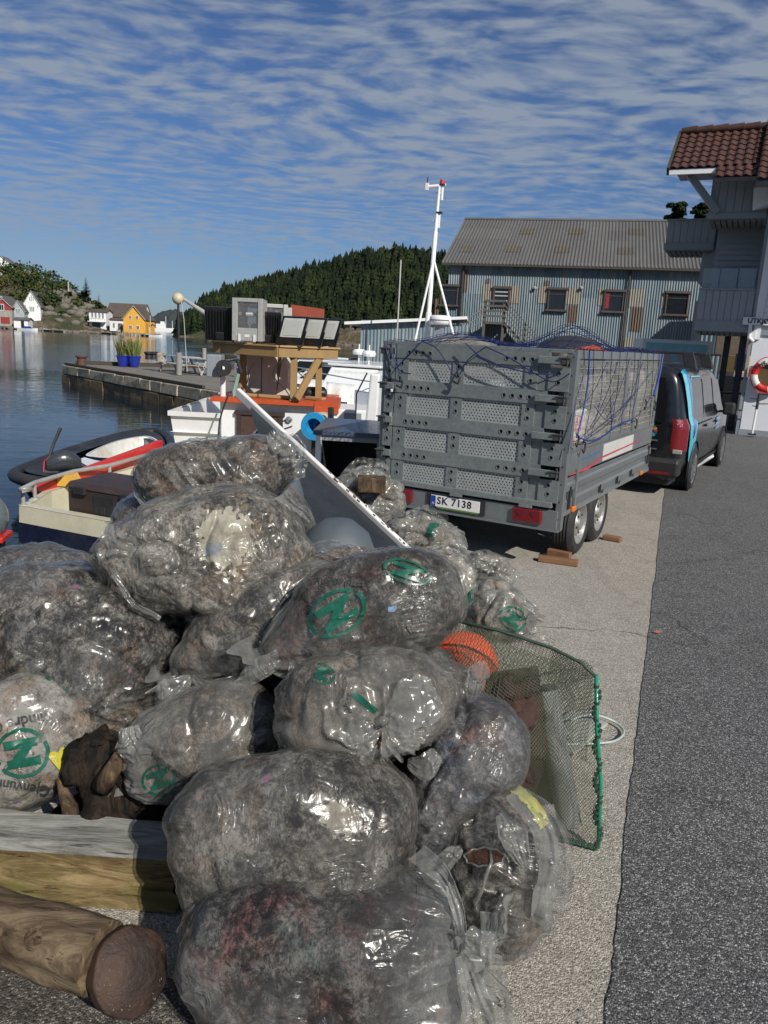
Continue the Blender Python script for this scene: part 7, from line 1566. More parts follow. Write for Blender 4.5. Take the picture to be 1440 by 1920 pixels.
B4 = bag('torn bag at the lower right with a ragged hole and yellow label on top', (925, 1620), 2.28, 148, 112, 72, thick=.24, cm='grey', fm='b', seed=4, p=2.6, lump_=.03, fold=.014, pl=[(960, 1620, 90, 70, -20, 5, .012), (1000, 1640, 110, 40, 80, 5, .014), (900, 1680, 60, 40, 20, 5, .006)])
B5 = bag('crumpled knotted bag in the middle of the heap, its knot facing us', (682, 1322), 2.42, 172, 102, 4, thick=.22, cm='brown', fm='b', seed=5, p=2.6, lump_=.03, fold=.018, kn=(716, 1350, 120))
B6 = bag('long bag with a big green arrow logo, knotted at its left end', (682, 1155), 2.72, 198, 112, 21, thick=.22, cm='dark', fm='a', knot=-1, seed=6, p=2.3, lump_=.02, pointy=.45, tailang=.2, ruf=1.2, pl=[(680, 1165, 120, 40, 12, 6, .008), (780, 1180, 80, 30, 10, 4, .006)], tails=0)
B7 = bag('slender grey bag sloping up behind the logo bag, knotted low on its left', (485, 1175), 2.95, 192, 88, 30, thick=.19, cm='grey', fm='b', knot=-1, seed=7, p=2.3, lump_=.03, pointy=.4, tailang=2.0, pl=[(430, 1215, 70, 40, 8, 5, .007), (560, 1120, 80, 35, 40, 4, .005)], tails=0)
B8 = bag('hazy bag with faded green logo tucked under the slender bag', (385, 1395), 2.62, 158, 102, 17, thick=.22, cm='brown', fm='d', knot=-1, seed=8, p=2.5, lump_=.03, pointy=.3, tailang=2.6, pl=[(460, 1350, 60, 50, 60, 5, .008)], tails=0)
B9 = bag('huge sagging grey bag at the left, gathered in folds along its bottom', (150, 1195), 3.05, 190, 128, -20, thick=.30, cm='grey', fm='c', seed=9, p=2.8, lump_=.04, fold=.012, pl=[(225, 1290, 110, 36, 8, 7, .020), (235, 1215, 40, 40, -20, 5, .010), (90, 1300, 90, 40, -10, 4, .008), (180, 1190, 60, 60, 85, 3, .006)])
B10 = bag('rounded bag at the left edge peeping over the huge sagging bag', (70, 1100), 3.5, 118, 72, 2, thick=.24, cm='blue', fm='b', seed=10, p=2.4, lump_=.03, res=(90, 130))
B11 = bag('large central bag with a cream foam block showing through torn clear film', (388, 1040), 3.15, 196, 118, 10, thick=.30, cm='light', fm='a', seed=11, p=2.5, lump_=.04, fold=.016, pointy=.1, pl=[(370, 1050, 110, 60, -28, 8, .013), (300, 950, 90, 30, 25, 4, .008), (440, 1130, 120, 35, -30, 5, .010), (240, 1060, 60, 80, 60, 6, .014), (540, 1000, 70, 60, 80, 5, .012)])
B12 = bag('topmost grey bag of the heap, lying across with diagonal creases', (402, 888), 3.7, 152, 70, 8, thick=.24, cm='brown', fm='c', seed=12, p=2.9, lump_=.025, fold=.014, pl=[(370, 900, 80, 60, -50, 5, .014), (450, 870, 80, 50, -52, 4, .016), (300, 900, 50, 40, 60, 4, .008), (520, 890, 40, 50, -60, 5, .012)])
B13 = bag('pale bag cut by the left edge with upside-down green logo print', (22, 1388), 2.75, 160, 118, 28, thick=.24, cm='white', fm='b', seed=13, p=2.6, lump_=.025, pl=[(40, 1320, 80, 60, 25, 5, .010), (60, 1500, 80, 30, 25, 4, .010)])
B14 = bag('small brownish bag wedged between the foam-block bag and the logo bag', (612, 1088), 3.35, 105, 55, 16, thick=.2, cm='brown', fm='b', seed=14, p=2.3, res=(90, 130))
B15 = bag('whitish bag behind the logo bag with pink and cream contents', (832, 1085), 3.9, 66, 60, -30, thick=.2, cm='white', fm='b', seed=15, p=2.2, res=(90, 130))
B16 = bag('crumpled bag with a scrap of green print near the trailer shadow', (792, 1012), 4.5, 80, 46, -12, thick=.24, cm='light', fm='d', seed=16, p=2.2, res=(90, 130), fold=.03)
B17 = bag('hazy bag under a driftwood piece by the left trailer light', (692, 930), 5.3, 62, 52, -28, thick=.25, cm='light', fm='d', seed=17, p=2.2, res=(90, 130), fold=.03)
B18 = bag('half-empty clear bag with a green logo lying on the concrete', (938, 1148), 4.45, 66, 50, -25, thick=.22, cm='light', fm='d', seed=18, p=2.2, res=(90, 130), fold=.03)
B19 = bag('small clear bag just beyond the half-empty logo bag', (912, 1080), 4.8, 52, 36, -35, thick=.2, cm='light', fm='d', seed=19, p=2.2, res=(80, 110), fold=.03)
B20 = bag('pinkish brown bag mostly hidden under the huge sagging bag', (235, 1345), 2.9, 95, 42, -8, thick=.25, cm='brown', fm='b', seed=20, p=2.4, res=(90, 130))
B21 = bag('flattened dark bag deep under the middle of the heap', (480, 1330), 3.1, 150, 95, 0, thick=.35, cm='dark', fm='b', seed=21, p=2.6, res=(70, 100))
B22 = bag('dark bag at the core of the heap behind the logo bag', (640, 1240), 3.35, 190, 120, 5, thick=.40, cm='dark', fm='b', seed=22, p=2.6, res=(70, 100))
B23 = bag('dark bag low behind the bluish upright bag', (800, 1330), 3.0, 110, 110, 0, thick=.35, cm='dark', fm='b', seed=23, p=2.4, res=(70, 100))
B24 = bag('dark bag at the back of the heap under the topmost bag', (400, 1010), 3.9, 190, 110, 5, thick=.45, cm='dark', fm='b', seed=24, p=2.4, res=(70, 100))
# prints
decal(B6, 'printed_logo', m_green, logo_in, 632, 1150, 118, 84, 32, 90); decal(B6, 'printed_logo', m_green, logo_in, 764, 1072, 94, 44, -18, 80)
lettering(B6, 'Gjenvunnet', 600, 1108, 22, 58); lettering(B6, 'norsk plast', 640, 1090, 20, -5); lettering(B6, 'mindre CO2', 790, 1108, 15, -30)
decal(B13, 'printed_logo', m_green, logo_in, 42, 1412, 104, 94, 190, 90); lettering(B13, 'mindre CO2', 22, 1356, 30, 193, bend=.03); lettering(B13, 'Gjenvunnet', 32, 1474, 27, 172)
decal(B8, 'printed_logo', m_green, logo_in, 298, 1462, 66, 58, 20, 60); lettering(B8, 'vunnet norsk', 320, 1440, 17, -38); lettering(B8, 'Gjen', 482, 1400, 20, 10)
decal(B5, 'printed_logo', m_green, lambda u, v: logo_in(u, v) and u > -.3, 600, 1262, 60, 40, -20, 50); decal(B5, 'printed_logo', m_green, lambda u, v: abs(u+v*.5) < .42, 684, 1318, 30, 52, 35, 30); lettering(B5, 'plast', 652, 1318, 20, 80)
decal(B18, 'printed_logo', m_green, logo_in, 962, 1160, 54, 44, -35, 60); lettering(B18, 'Gjenvunnet', 935, 1142, 10, 70); decal(B15, 'printed_logo', m_green, lambda u, v: logo_in(u, v) and v < .4, 880, 1118, 44, 36, 40, 40); decal(B16, 'printed_logo', m_green, lambda u, v: abs(u-v*.4) < .6 and (v > .2 or u < 0), 812, 992, 34, 24, 10, 30)
decal(B13, 'green_tint_band', m_green, lambda u, v: abs(u*.4+v) < .35+.25*math.sin(u*7) and vn(np.array([u*6, v*6, 0.]), 3) > -.1, 120, 1282, 100, 34, -25, 60)
lettering(B19, 'vunnet plast', 912, 1072, 10, -30)
# cream foam block seen in the big central bag
m_foam = pmat('cream_foam', (.40, .37, .29), .85, 0, .30, 10, .9, 40, dirt=(.16, .12, .08), dirt_amt=.9); m_bluef = pmat('blue_scrap', (.10, .18, .27), .6, 0, .3, 10)
def scrap(info, name, m, px, py, w, h, ang, n=40, f=None, lift=.0): 
    return decal(info, name, m, f or (lambda u, v: math.hypot(u, v)+.34*float(fbm(np.array([u*2.2+1, v*2.2, 3.]), 4, 6))+.26*float(fbm(np.array([u*9+1, v*9, 3.]), 2, 16)) < .74), px, py, w, h, ang, n)
bbak = B11['bvh']; co_ = [c for c in B11['e'].children if c.name.startswith('contents')][0]
def bvh_of(o): me = o.data; return BVHTree.FromPolygons([v_.co.copy() for v_ in me.vertices], [tuple(p_.vertices) for p_ in me.polygons])
B11c = dict(B11); B11c['bvh'] = bvh_of(co_); scrap(B11c, 'foam_block', m_foam, 425, 1010, 130, 150, -15, 84); scrap(B11c, 'blue_scrap', m_bluef, 400, 1030, 50, 34, 10, 40)
co2 = [c for c in B2['e'].children if c.name.startswith('contents')][0]; B2c = dict(B2); B2c['bvh'] = bvh_of(co2); scrap(B2c, 'foam_block', pmat('ochre_foam', (.22, .20, .155), .85, 0, .35, 14, .6, 40, dirt=(.12, .10, .08), dirt_amt=.8), 640, 1535, 100, 80, -25, 66)
# yellow labels
m_lab = bpy.data.materials.new('yellow_green_label'); m_lab.use_nodes = True; t = NT(m_lab.node_tree); b = t.n['Principled BSDF']; n_ = t.noise(t.coords('Object'), 40, 3, .6, 1.5); t.link(t.ramp(n_, [(.35, (.38, .42, .04)), (.52, (.42, .45, .03)), (.6, (.5, .22, .02)), (.63, (.4, .42, .07)), (.72, (.5, .5, .4))]), b.inputs['Base Color']); b.inputs['Roughness'].default_value = .3; b.inputs['Coat Weight'].default_value = .5
decal(B4, 'yellow_label', m_lab, lambda u, v: abs(v-.35*math.cos(u*1.5)+.2) < .5+.06*math.sin(u*13), 996, 1508, 96, 46, -52, 40)
decal(B4, 'torn_hole', pmat('exposed_brown_peat', (.055, .022, .012), .95, 0, .9, 90, 1.0, 200), lambda u, v: abs(v) < (.80+.12*math.sin(u*17)+.08*math.sin(u*31))*(1-.45*max(0, u-.1)) and abs(u) < .92+.06*math.sin(v*12), 908, 1606, 74, 36, -3, 60)
# torn edge and white strings around the hole
q0 = [ray_local(B4, x, y)[0] for x, y in ((918, 1592), (921, 1612), (910, 1640), (905, 1662), (892, 1688), (896, 1714))]
if all(q_ is not None for q_ in q0): MB().tube([p_+Vector((0, -.012, 0)) for p_ in q0], [.004, .005, .006, .004, .010, .004], 7).build('torn_film_string', m_loose, B4['e'], smooth=True)
rim = [ray_local(B4, 908+37*math.cos(a)*(1+.06*math.sin(7*a)), 1606-17*math.sin(a)*(1+.1*math.sin(9*a)))[0] for a in np.linspace(0, 2*math.pi, 40)]
rim = [r for r in rim if r is not None]; MB().tube([p_+Vector((0, -.004, 0)) for p_ in rim], .0035, 6).build('torn_rim', m_loose, B4['e'], smooth=True)
# ---- loose film: rosettes, flaps, tails (as parts of their bags)
def wstrip(info, pxs, wid, seed, name='film_flap', wave=.018, m=None, curl=.5, side=None, n=60, k=15):
    iv = (Matrix.Translation(info['c']) @ info['rot']).inverted(); pts = [iv @ D(x, y, Yd) for x, y, Yd in pxs]; s_ = side; s_ = (iv.to_3x3() @ Vector(side)) if side is not None else (iv.to_3x3() @ CAM_U)
    return sheet_strip(name, pts, wid, m or m_loose, info['e'], seed, wave, n, k, curl, side=s_)
# B1 right-hand knot tails
wstrip(B1, [(862, 1790, 1.80), (895, 1770, 1.78), (925, 1750, 1.80)], lambda t: .015+.05*math.sin(math.pi*min(1, t*.9+.1)), 31, side=CAM_U)
wstrip(B1, [(862, 1792, 1.80), (885, 1850, 1.74), (905, 1905, 1.72), (915, 1960, 1.70)], lambda t: .014+.042*min(1, t*1.6), 32, side=CAM_R)
fl_ = wstrip(B1, [(780, 1600, 1.98), (830, 1650, 1.90), (862, 1730, 1.84), (866, 1785, 1.80)], lambda t: .030*(1-t*.6), 33, side=CAM_R)
wstrip(B1, [(430, 1690, 2.0), (385, 1740, 1.92), (372, 1800, 1.86), (390, 1900, 1.80)], lambda t: .026, 34, side=CAM_R)
# B5 knot facing us: pleated film of the bag itself, short loose flaps below and beside the knot
iv = (Matrix.Translation(B5['c']) @ B5['rot']).inverted(); q5, l5 = ray_local(B5, 716, 1350); Yk = 2.42-.19
MB().tube([q5+l5*.01, q5-l5*.02, q5-l5*.035+Vector((.01, 0, -.008))], [.020, .013, .016], 12).build('knot', m_loose, B5['e'], smooth=True)
wstrip(B5, [(720, 1355, 2.20), (770, 1330, 2.19), (818, 1300, 2.23)], lambda t: .008+.075*math.sin(math.pi*min(1, t*.80)), 72, wave=.012, side=CAM_U, curl=.2)
wstrip(B5, [(716, 1360, 2.20), (680, 1380, 2.17), (645, 1396, 2.17)], lambda t: .008+.055*math.sin(math.pi*min(1, t*.75)), 73, wave=.012, side=CAM_U, curl=.2)
wstrip(B5, [(720, 1362, 2.20), (738, 1388, 2.16), (748, 1412, 2.17)], lambda t: .008+.048*min(1, t*1.6), 74, wave=.010, side=CAM_R, curl=.2)
wstrip(B5, [(880, 1318, 2.4), (892, 1280, 2.37), (906, 1242, 2.37)], lambda t: .006+.032*math.sin(math.pi*min(1, t*.9+.05)), 77, wave=.008, side=CAM_R)
wstrip(B5, [(765, 1430, 2.25), (795, 1440, 2.22), (822, 1412, 2.24)], lambda t: .010+.036*math.sin(math.pi*min(1, t*.9)), 78, wave=.01, side=CAM_U)
# B6 left knot: two leaf-shaped tails
wstrip(B6, [(545, 1212, 2.62), (512, 1238, 2.58), (478, 1262, 2.58), (448, 1286, 2.60)], lambda t: .008+.032*math.sin(math.pi*min(1, t*.82+.02)), 81, side=CAM_U, wave=.007)
wstrip(B6, [(548, 1214, 2.60), (554, 1245, 2.56), (553, 1285, 2.55)], lambda t: .008+.020*min(1, t*1.8), 82, side=CAM_R, wave=.006)
# B7 knot rosette
wstrip(B7, [(358, 1270, 2.72), (335, 1290, 2.68), (305, 1315, 2.66), (296, 1332, 2.68)], lambda t: .008+.050*math.sin(math.pi*min(1, t*.8)), 91, side=CAM_U, wave=.01)
wstrip(B7, [(360, 1268, 2.72), (390, 1290, 2.68), (430, 1288, 2.70), (465, 1270, 2.74)], lambda t: .008+.030*math.sin(math.pi*min(1, t*.9)), 92, side=CAM_U, wave=.01)
# B8 left pleats
wstrip(B8, [(262, 1425, 2.48), (246, 1400, 2.46), (240, 1365, 2.48)], lambda t: .012+.04*math.sin(math.pi*min(1, t*.9)), 101, side=CAM_R, wave=.02)
# B9 gathered folds along the bottom
for k in range(0): wstrip(B9, [(150+k*6, 1268+k*9, 2.80), (205, 1284+k*9, 2.74), (262, 1272+k*10, 2.76), (318-k*3, 1240+k*13, 2.86)], lambda t: .016, 110+k, wave=.008, curl=.9, side=CAM_U, n=50, k=7, name='film_fold')
# B11 flaps: left ragged end, right loose skirt
wstrip(B11, [(260, 1035, 2.92), (215, 1020, 2.90), (186, 1015, 2.92)], lambda t: .05+.035*t, 121, wave=.03, side=CAM_U); wstrip(B11, [(215, 1075, 2.88), (250, 1128, 2.87), (300, 1160, 2.90)], lambda t: .016*(1-t*.4), 122, wave=.012, side=CAM_R)
wstrip(B11, [(530, 925, 3.1), (560, 950, 3.05), (585, 975, 3.05)], lambda t: .03*(1-t)+.012, 124, wave=.02, side=CAM_R)
# B12 loose end at the right
wstrip(B12, [(530, 880, 3.6), (548, 860, 3.55), (530, 830, 3.55), (510, 812, 3.6)], lambda t: .02+.055*math.sin(math.pi*min(1, t*.8+.1)), 131, wave=.03, side=CAM_R); wstrip(B12, [(535, 890, 3.55), (556, 880, 3.5), (575, 862, 3.52)], lambda t: .04*math.sin(math.pi*min(1, t*.8+.2))+.01, 132, wave=.03, side=CAM_U)
wstrip(B12, [(262, 895, 3.62), (262, 930, 3.58), (285, 968, 3.56)], lambda t: .02, 133, wave=.02, side=CAM_R)
# B4 folded collar of film
wstrip(B4, [(960, 1490, 2.14), (1010, 1530, 2.08), (1035, 1600, 2.06), (1025, 1690, 2.06), (985, 1745, 2.1)], lambda t: .045*math.sin(math.pi*(.15+.7*t))+.01, 141, wave=.014, side=CAM_R, curl=1.2); wstrip(B4, [(938, 1530, 2.12), (965, 1570, 2.06), (985, 1625, 2.05)], lambda t: .04*math.sin(math.pi*(.1+.8*t)), 142, wave=.014, side=CAM_R)
wstrip(B4, [(790, 1640, 2.1), (830, 1615, 2.06), (865, 1590, 2.08)], lambda t: .03*math.sin(math.pi*(.1+.8*t)), 143, wave=.014, side=CAM_U)
# loose crumpled pieces on the far small bags
for (inf, pts_, w_, sd_) in [(B16, [(740, 985, 4.4), (790, 975, 4.35), (840, 985, 4.4)], .07, 151), (B16, [(800, 1030, 4.3), (850, 1040, 4.3), (870, 1075, 4.3)], .07, 152), (B17, [(640, 905, 5.1), (690, 880, 5.1), (735, 905, 5.15)], .09, 153), (B17, [(660, 985, 5.0), (700, 965, 5.0), (735, 960, 5.1)], .08, 154), (B19, [(880, 1060, 4.6), (925, 1055, 4.6), (960, 1090, 4.65)], .07, 155), (B18, [(975, 1120, 4.3), (1000, 1160, 4.3), (998, 1195, 4.35)], .05, 156), (B15, [(800, 1040, 3.75), (850, 1030, 3.75), (880, 1060, 3.8)], .05, 157), (B15, [(780, 1060, 3.75), (775, 1090, 3.75), (800, 1125, 3.75)], .05, 158), (B14, [(560, 1040, 3.25), (610, 1028, 3.2), (665, 1040, 3.2)], .035, 159), (B14, [(655, 1020, 3.2), (668, 1045, 3.2), (672, 1080, 3.2)], .03, 160)]:
    wstrip(inf, pts_, (lambda t, w_=w_: w_*math.sin(math.pi*(.12+.76*t))), sd_, wave=.04, side=CAM_U, m=FM['d'], n=70, k=19)
# a small film bag lying on the ground at the lower right end
wstrip(B1, [(880, 1860, 1.78), (905, 1890, 1.75), (920, 1925, 1.72)], lambda t: .03, 161, m=m_green if False else m_loose, side=CAM_U)
# ================================================================== WOOD, BALL, STUMP, PANEL
def wood_mat(name, a, b_, c_, green=None, grain=(1.2, 14, 14), seed=1.0):
    m = bpy.data.materials.new(name); m.use_nodes = True; t = NT(m.node_tree); b = t.n['Principled BSDF']; v = t.vmath('ADD', t.coords('Object'), (seed, seed*2, seed*.7))
    wn_ = t.noise(v, 2.5, 3, .5); vv_ = t.vmath('MULTIPLY', v, grain); n_ = t.noise(vv_, 2.0, 7, .68, 1.6); n2_ = t.noise(v, 5, 5, .65); n3_ = t.noise(t.vmath('MULTIPLY', v, (grain[0]*2, grain[1]*4, grain[2]*4)), 2.0, 4, .6)
    c = t.ramp(t.math('ADD', t.math('MULTIPLY', n_, .7), t.math('MULTIPLY', n2_, .3)), [(.34, c_), (.48, a), (.62, b_)])
    if green: c = t.mix(t.ramp(n2_, [(.50, 0.0), (.66, .7)]), c, green)
    ck = t.ramp(n3_, [(.30, 1.0), (.37, 0.0)]); c = t.mix(t.math('MULTIPLY', ck, .75), c, (.012, .009, .006))
    t.link(c, b.inputs['Base Color']); b.inputs['Roughness'].default_value = .8; b.inputs['Specular IOR Level'].default_value = .25
    t.link(t.bump(t.math('ADD', n_, t.math('MULTIPLY', ck, -.6)), .8, .012), b.inputs['Normal']); return m
m_w1 = wood_mat('old_beam_wood', (.15, .105, .045), (.32, .24, .12), (.045, .03, .014), (.10, .10, .022), (1.2, 7, 7)); m_w2 = wood_mat('log_wood', (.095, .064, .038), (.21, .155, .095), (.028, .018, .011), None, (1.5, 7, 7), 4); m_w3 = wood_mat('grey_beam_top', (.20, .20, .18), (.33, .325, .29), (.07, .06, .05), (.12, .125, .07), (1.0, 7, 7), 7); m_w4 = wood_mat('driftwood', (.06, .038, .022), (.16, .11, .065), (.012, .009, .006), None, (10, 10, 2), 9)
# squared beam: front face polygon from the picture, on its own vertical plane
Yb1 = 2.33
f0, f1 = D(-60, 1570, Yb1), D(333, 1608, Yb1-.02); zt0 = (f0.z+f1.z)/2; L_ = (f1-f0).length; bdir = (f1-f0); bdir.z = 0; bdir.normalize()
bm_o = empty('timber_beam', (f1.x, f1.y, zt0), math.atan2(bdir.y, bdir.x), 'thick squared old beam with mossy face and split end at the lower left', 'timber beam')
H1 = .235; n, k = 90, 28; P = np.zeros((n, k, 3)); sec = [(0, 0), (0, -.03), (0, -.06), (0, -.09), (0, -.12), (0, -.15), (0, -.18), (0, -H1), (.05, -H1), (.11, -H1), (.17, -H1), (.17, -.15), (.17, -.1), (.17, -.05), (.17, 0), (.13, 0), (.10, 0), (.07, 0), (.04, 0), (.02, .004), (0, 0)]
P = np.zeros((n, len(sec), 3))
for i in range(n):
    x = -1.25+1.25*i/(n-1)
    for j, (y, z) in enumerate(sec): P[i, j] = (x, y, z)
endn = fbm(np.stack([P[..., 1]*20, P[..., 2]*22, P[..., 0]*0], -1)+4, 3, 3); tfac = np.clip((P[..., 0]+.25)/.25, 0, 1); P[..., 0] += endn*.05*tfac
nn = fbm(P*np.array([3, 14, 14]), 4, 5)*.008+fbm(P*np.array([1.2, 3, 3]), 2, 8)*.012; P[..., 1] += nn*np.where(np.array([s[0] for s in sec]) < .08, -1, 1); P[..., 2] += nn
B = MB().grid(P); ns = len(sec); B.f.append(tuple((n-1)*ns+j for j in range(ns-1))); B.build('front_timber', m_w1, bm_o, autos=40)
B = MB(); P2 = P[:, [14, 15, 16, 17, 18, 19, 20], :].copy(); P2[..., 2] += .010; P2 = np.concatenate([P2, P2[:, -1:, :]+np.array([0, -.004, -.035])], 1); P2[..., 0] += .02; B.grid(P2).build('weathered_top', m_w3, bm_o, smooth=True)
# round log, end facing right
g0, g1 = D(-70, 1708, 2.0), D(186, 1798, 1.83); lg = empty('log', g1, 0, 'short round brown log with knots lying in front of the squared beam', 'log'); d_ = (g0-g1); n, k = 60, 40; P = np.zeros((n, k+1, 3)); dn_ = d_.normalized(); s1 = dn_.cross(Vector((0, 0, 1))).normalized(); s2 = s1.cross(dn_)
for i in range(n):
    for j in range(k+1): a = 2*math.pi*j/k; r = .098+.006*math.sin(3*a+i*.05)+.004*math.sin(7*a); q_ = d_*(i/(n-1))+(s1*math.cos(a)+s2*math.sin(a))*r; P[i, j] = tuple(q_)
nz_ = fbm(P*np.array([7, 7, 7]), 4, 12); P += (nz_*.008)[..., None]
B = MB().grid(P); B.f.append(tuple(range(k))); B.build('trunk', m_w2, lg, autos=50)
for (tt, aa) in ((.32, 2.2), (.6, 2.6)):
    q_ = d_*tt+(s1*math.cos(aa)+s2*math.sin(aa))*.094
    o = MB().lathe([(0, .012), (.02, .012), (.032, .006), (.045, -.006)], 20, (0, 0, 0)).build('knot', m_w4, lg, smooth=True); o.location = q_; o.rotation_euler = (s1*math.cos(aa)+s2*math.sin(aa)).to_track_quat('Z', 'Y').to_euler()
# dark round disc at the log end
gb_ = D(247, 1821, 1.82); m_ball = pmat('rust_brown_disc', (.026, .016, .012), .6, 0, .55, 7, .6, 70, dirt=(.085, .045, .028), dirt_amt=.75, spec=.35); m_scr = pmat('pale_scratches', (.13, .11, .095), .8)
ballo = empty('round_disc', gb_, 0, 'dark rust brown round disc standing against the end of the short log', 'disc'); zd = (Vector((0, 0, EYE))-gb_).normalized()*.86+Vector((.50, 0, .0)); zd.normalize(); Mz = zd.to_track_quat('Z', 'Y').to_matrix().to_4x4()
P = np.zeros((40, 73, 3))
for i in range(40):
    f = i/39
    for j in range(73):
        a = 2*math.pi*j/72; Rr = .118*(1+.012*math.sin(3*a+1)+.008*math.sin(7*a)); rr = Rr*min(1, f*1.25) if f < .8 else Rr*(1-.02*(f-.8)); zq = .030*(1-(rr/Rr)**2.4) if f < .8 else -.20*(f-.8)
        P[i, j] = tuple(Mz @ Vector((rr*math.cos(a)*.93, rr*math.sin(a), zq)))
P += (fbm(P*25+3, 4, 5)*.0045)[..., None]; MB().grid(P).build('disc', m_ball, ballo, smooth=True)
for k in range(26):
    a, q_ = rg.uniform(2.6, 5.6), rg.uniform(.078, .112); a = a if k % 3 else rg.uniform(0, 6.28); p_ = Mz @ Vector((q_*math.cos(a)*.93, q_*math.sin(a), .030*(1-(q_/.118)**2.4)+.0012)); MB().box((0, 0, 0), (rg.uniform(.001, .004), rg.uniform(.001, .006), .001), Mz.to_3x3()).build('scuff', m_scr, ballo, loc=p_)
# driftwood stump between bags
stc = D(205, 1462, 2.62); stp = empty('driftwood_stump', stc, 0, 'charred black and brown driftwood stump between the left bags', 'driftwood'); n, k = 70, 60; P = np.zeros((n, k+1, 3))
for i in range(n):
    f = i/(n-1); z = -.24+.42*f; r = (.17*(1-f)**.6+.045)*(1+.15*math.sin(f*9)); bx_ = -.02+.05*math.sin(f*4)
    for j in range(k+1): a = 2*math.pi*j/k; rr_ = r*(1+.22*math.sin(3*a+f*3)+.14*math.sin(5*a-f*5)); P[i, j] = (bx_+rr_*math.cos(a)*(.95 if f < .95 else .5), rr_*math.sin(a)*.8, z)
P += (fbm(P*np.array([16, 16, 5]), 5, 31)*.035)[..., None]; P += (fbm(P*45, 3, 41)*.008)[..., None]
B = MB().grid(P); B.f.append(tuple((n-1)*(k+1)+j for j in range(k))); m_char = wood_mat('charred_wood', (.006, .005, .004), (.032, .019, .011), (.002, .002, .002), None, (9, 9, 2), 12); B.build('trunk', m_char, stp, smooth=True)
for k_, (p_, q_) in enumerate([((-.10, -.1, -.2), (-.17, -.05, .03)), ((.14, -.1, -.15), (.20, -.12, -.24)), ((.02, -.12, .05), (.08, -.1, .19))]): MB().tube([p_, Vector(p_).lerp(Vector(q_), .5)+Vector((.02, -.02, .02)), q_], [.04, .03, .012], 9).build('broken_branch', m_w4, stp, smooth=True)
# leaning panel with white edge
pe0, pe1 = D(445, 735, 5.0), D(770, 1040, 4.05); m_pan = pmat('dark_grey_laminate', (.022, .025, .028), .3, 0, .3, 2, .03, 4, dirt=(.06, .06, .06), dirt_amt=.5, coat=.2); m_edge = pmat('chipped_white_edge', (.70, .70, .68), .5, 0, .05, 4, dirt=(.30, .16, .08), dirt_amt=.35)
pn_ = empty('leaning_panel', pe1, 0, 'dark grey panel with a chipped white rounded edge leaning out of the heap', 'panel'); E_ = (pe0-pe1); ed = E_.normalized()
dw = D(560, 1010, 3.95)-D(650, 925, 4.5); dw = (dw-ed*dw.dot(ed)).normalized(); nrm_ = ed.cross(dw).normalized()
if nrm_.y > 0: nrm_ = -nrm_
MB().bar(Vector((0, 0, 0)), E_, .030, .062, up=tuple(nrm_)).build('white_edge', m_edge, pn_, bevel=.008)
Wd = .62; MB().add([tuple(v_) for v_ in (dw*.01, E_*.90+dw*.01, E_*.70+dw*.17, E_*.42+dw*.40, dw*Wd)]+[tuple(v_-nrm_*.02) for v_ in (dw*.01, E_*.90+dw*.01, E_*.70+dw*.17, E_*.42+dw*.40, dw*Wd)], [(0, 1, 2, 3, 4), (9, 8, 7, 6, 5), (0, 5, 6, 1), (1, 6, 7, 2), (2, 7, 8, 3), (3, 8, 9, 4), (4, 9, 5, 0)]).build('board', m_pan, pn_)
rgp = random.Random(3)
for k_ in range(26):
    f = rgp.uniform(.02, .45); MB().box(E_*f+nrm_*(.0315)+dw*rgp.uniform(-.012, .012), (rgp.uniform(.008, .03), .004, rgp.uniform(.004, .012)), ed.to_track_quat('X', 'Z').to_matrix()).build('rust_chip', m_rustp, pn_)
# grey-blue curved tubs under the panel
m_tub = pmat('grey_blue_plastic', (.075, .092, .105), .55, 0, .1, 2, dirt=(.08, .09, .10), dirt_amt=.3)
for (px_, py_, Yd_, rx, rz, lab) in [(632, 1062, 3.8, .21, .25, 'smooth grey-blue plastic drum lying under the panel, the lower one'), (530, 945, 4.1, .12, .19, 'smooth grey-blue plastic drum beside the topmost bag, the upper one')]:
    c_ = D(px_, py_, Yd_); e = empty('plastic_drum', c_, R(20), lab, 'plastic drum', 'grey-blue drums under the panel'); o = MB().lathe([(0, rz), (rx*.35, rz*.98), (rx*.75, rz*.72), (rx*.95, rz*.3), (rx, -rz*.2), (rx*.98, -rz), (0, -rz)], 40, (0, 0, 0)).build('drum', m_tub, e, smooth=True); MB().lathe([(rx*1.0, -rz*.25), (rx*1.03, -rz*.3), (rx*1.0, -rz*.35)], 40).build('hoop', m_tub, e, smooth=True)
# wood pieces near the trailer
a_, b_ = D(672, 915, 5.0), D(722, 900, 5.0); o = lump('wood_block', a_, b_, .12, .10, m_w4, 'short broken driftwood plank lying on the hazy bag by the trailer light', 'wood piece')
# leaf on the asphalt
g = G(1225, 1185, .02); lf = MB().add([(0, 0, .0), (.03, .012, .012), (.065, .006, .008), (.085, .0, .015), (.06, -.014, .01), (.03, -.018, .0)], [(0, 1, 5), (1, 2, 4, 5), (2, 3, 4)]); o = lf.build('dry_leaf', pmat('leaf_orange', (.35, .13, .05), .7), None, loc=g); tag(o, 'curled orange-brown dry leaf lying on the asphalt by the joint', 'leaf')
# ================================================================== GREEN NET TRAP
m_net = pmat('olive_net', (.055, .062, .035), .7, 0, .3, 8); m_netd = pmat('dark_green_net', (.02, .05, .028), .6, 0, .3, 8); m_tube_g = pmat('green_frame_tube', (.01, .22, .13), .35, 0, .2, 6, coat=.4); m_redn = pmat('orange_red_buoy', (.72, .075, .02), .5, 0, .1, 4)
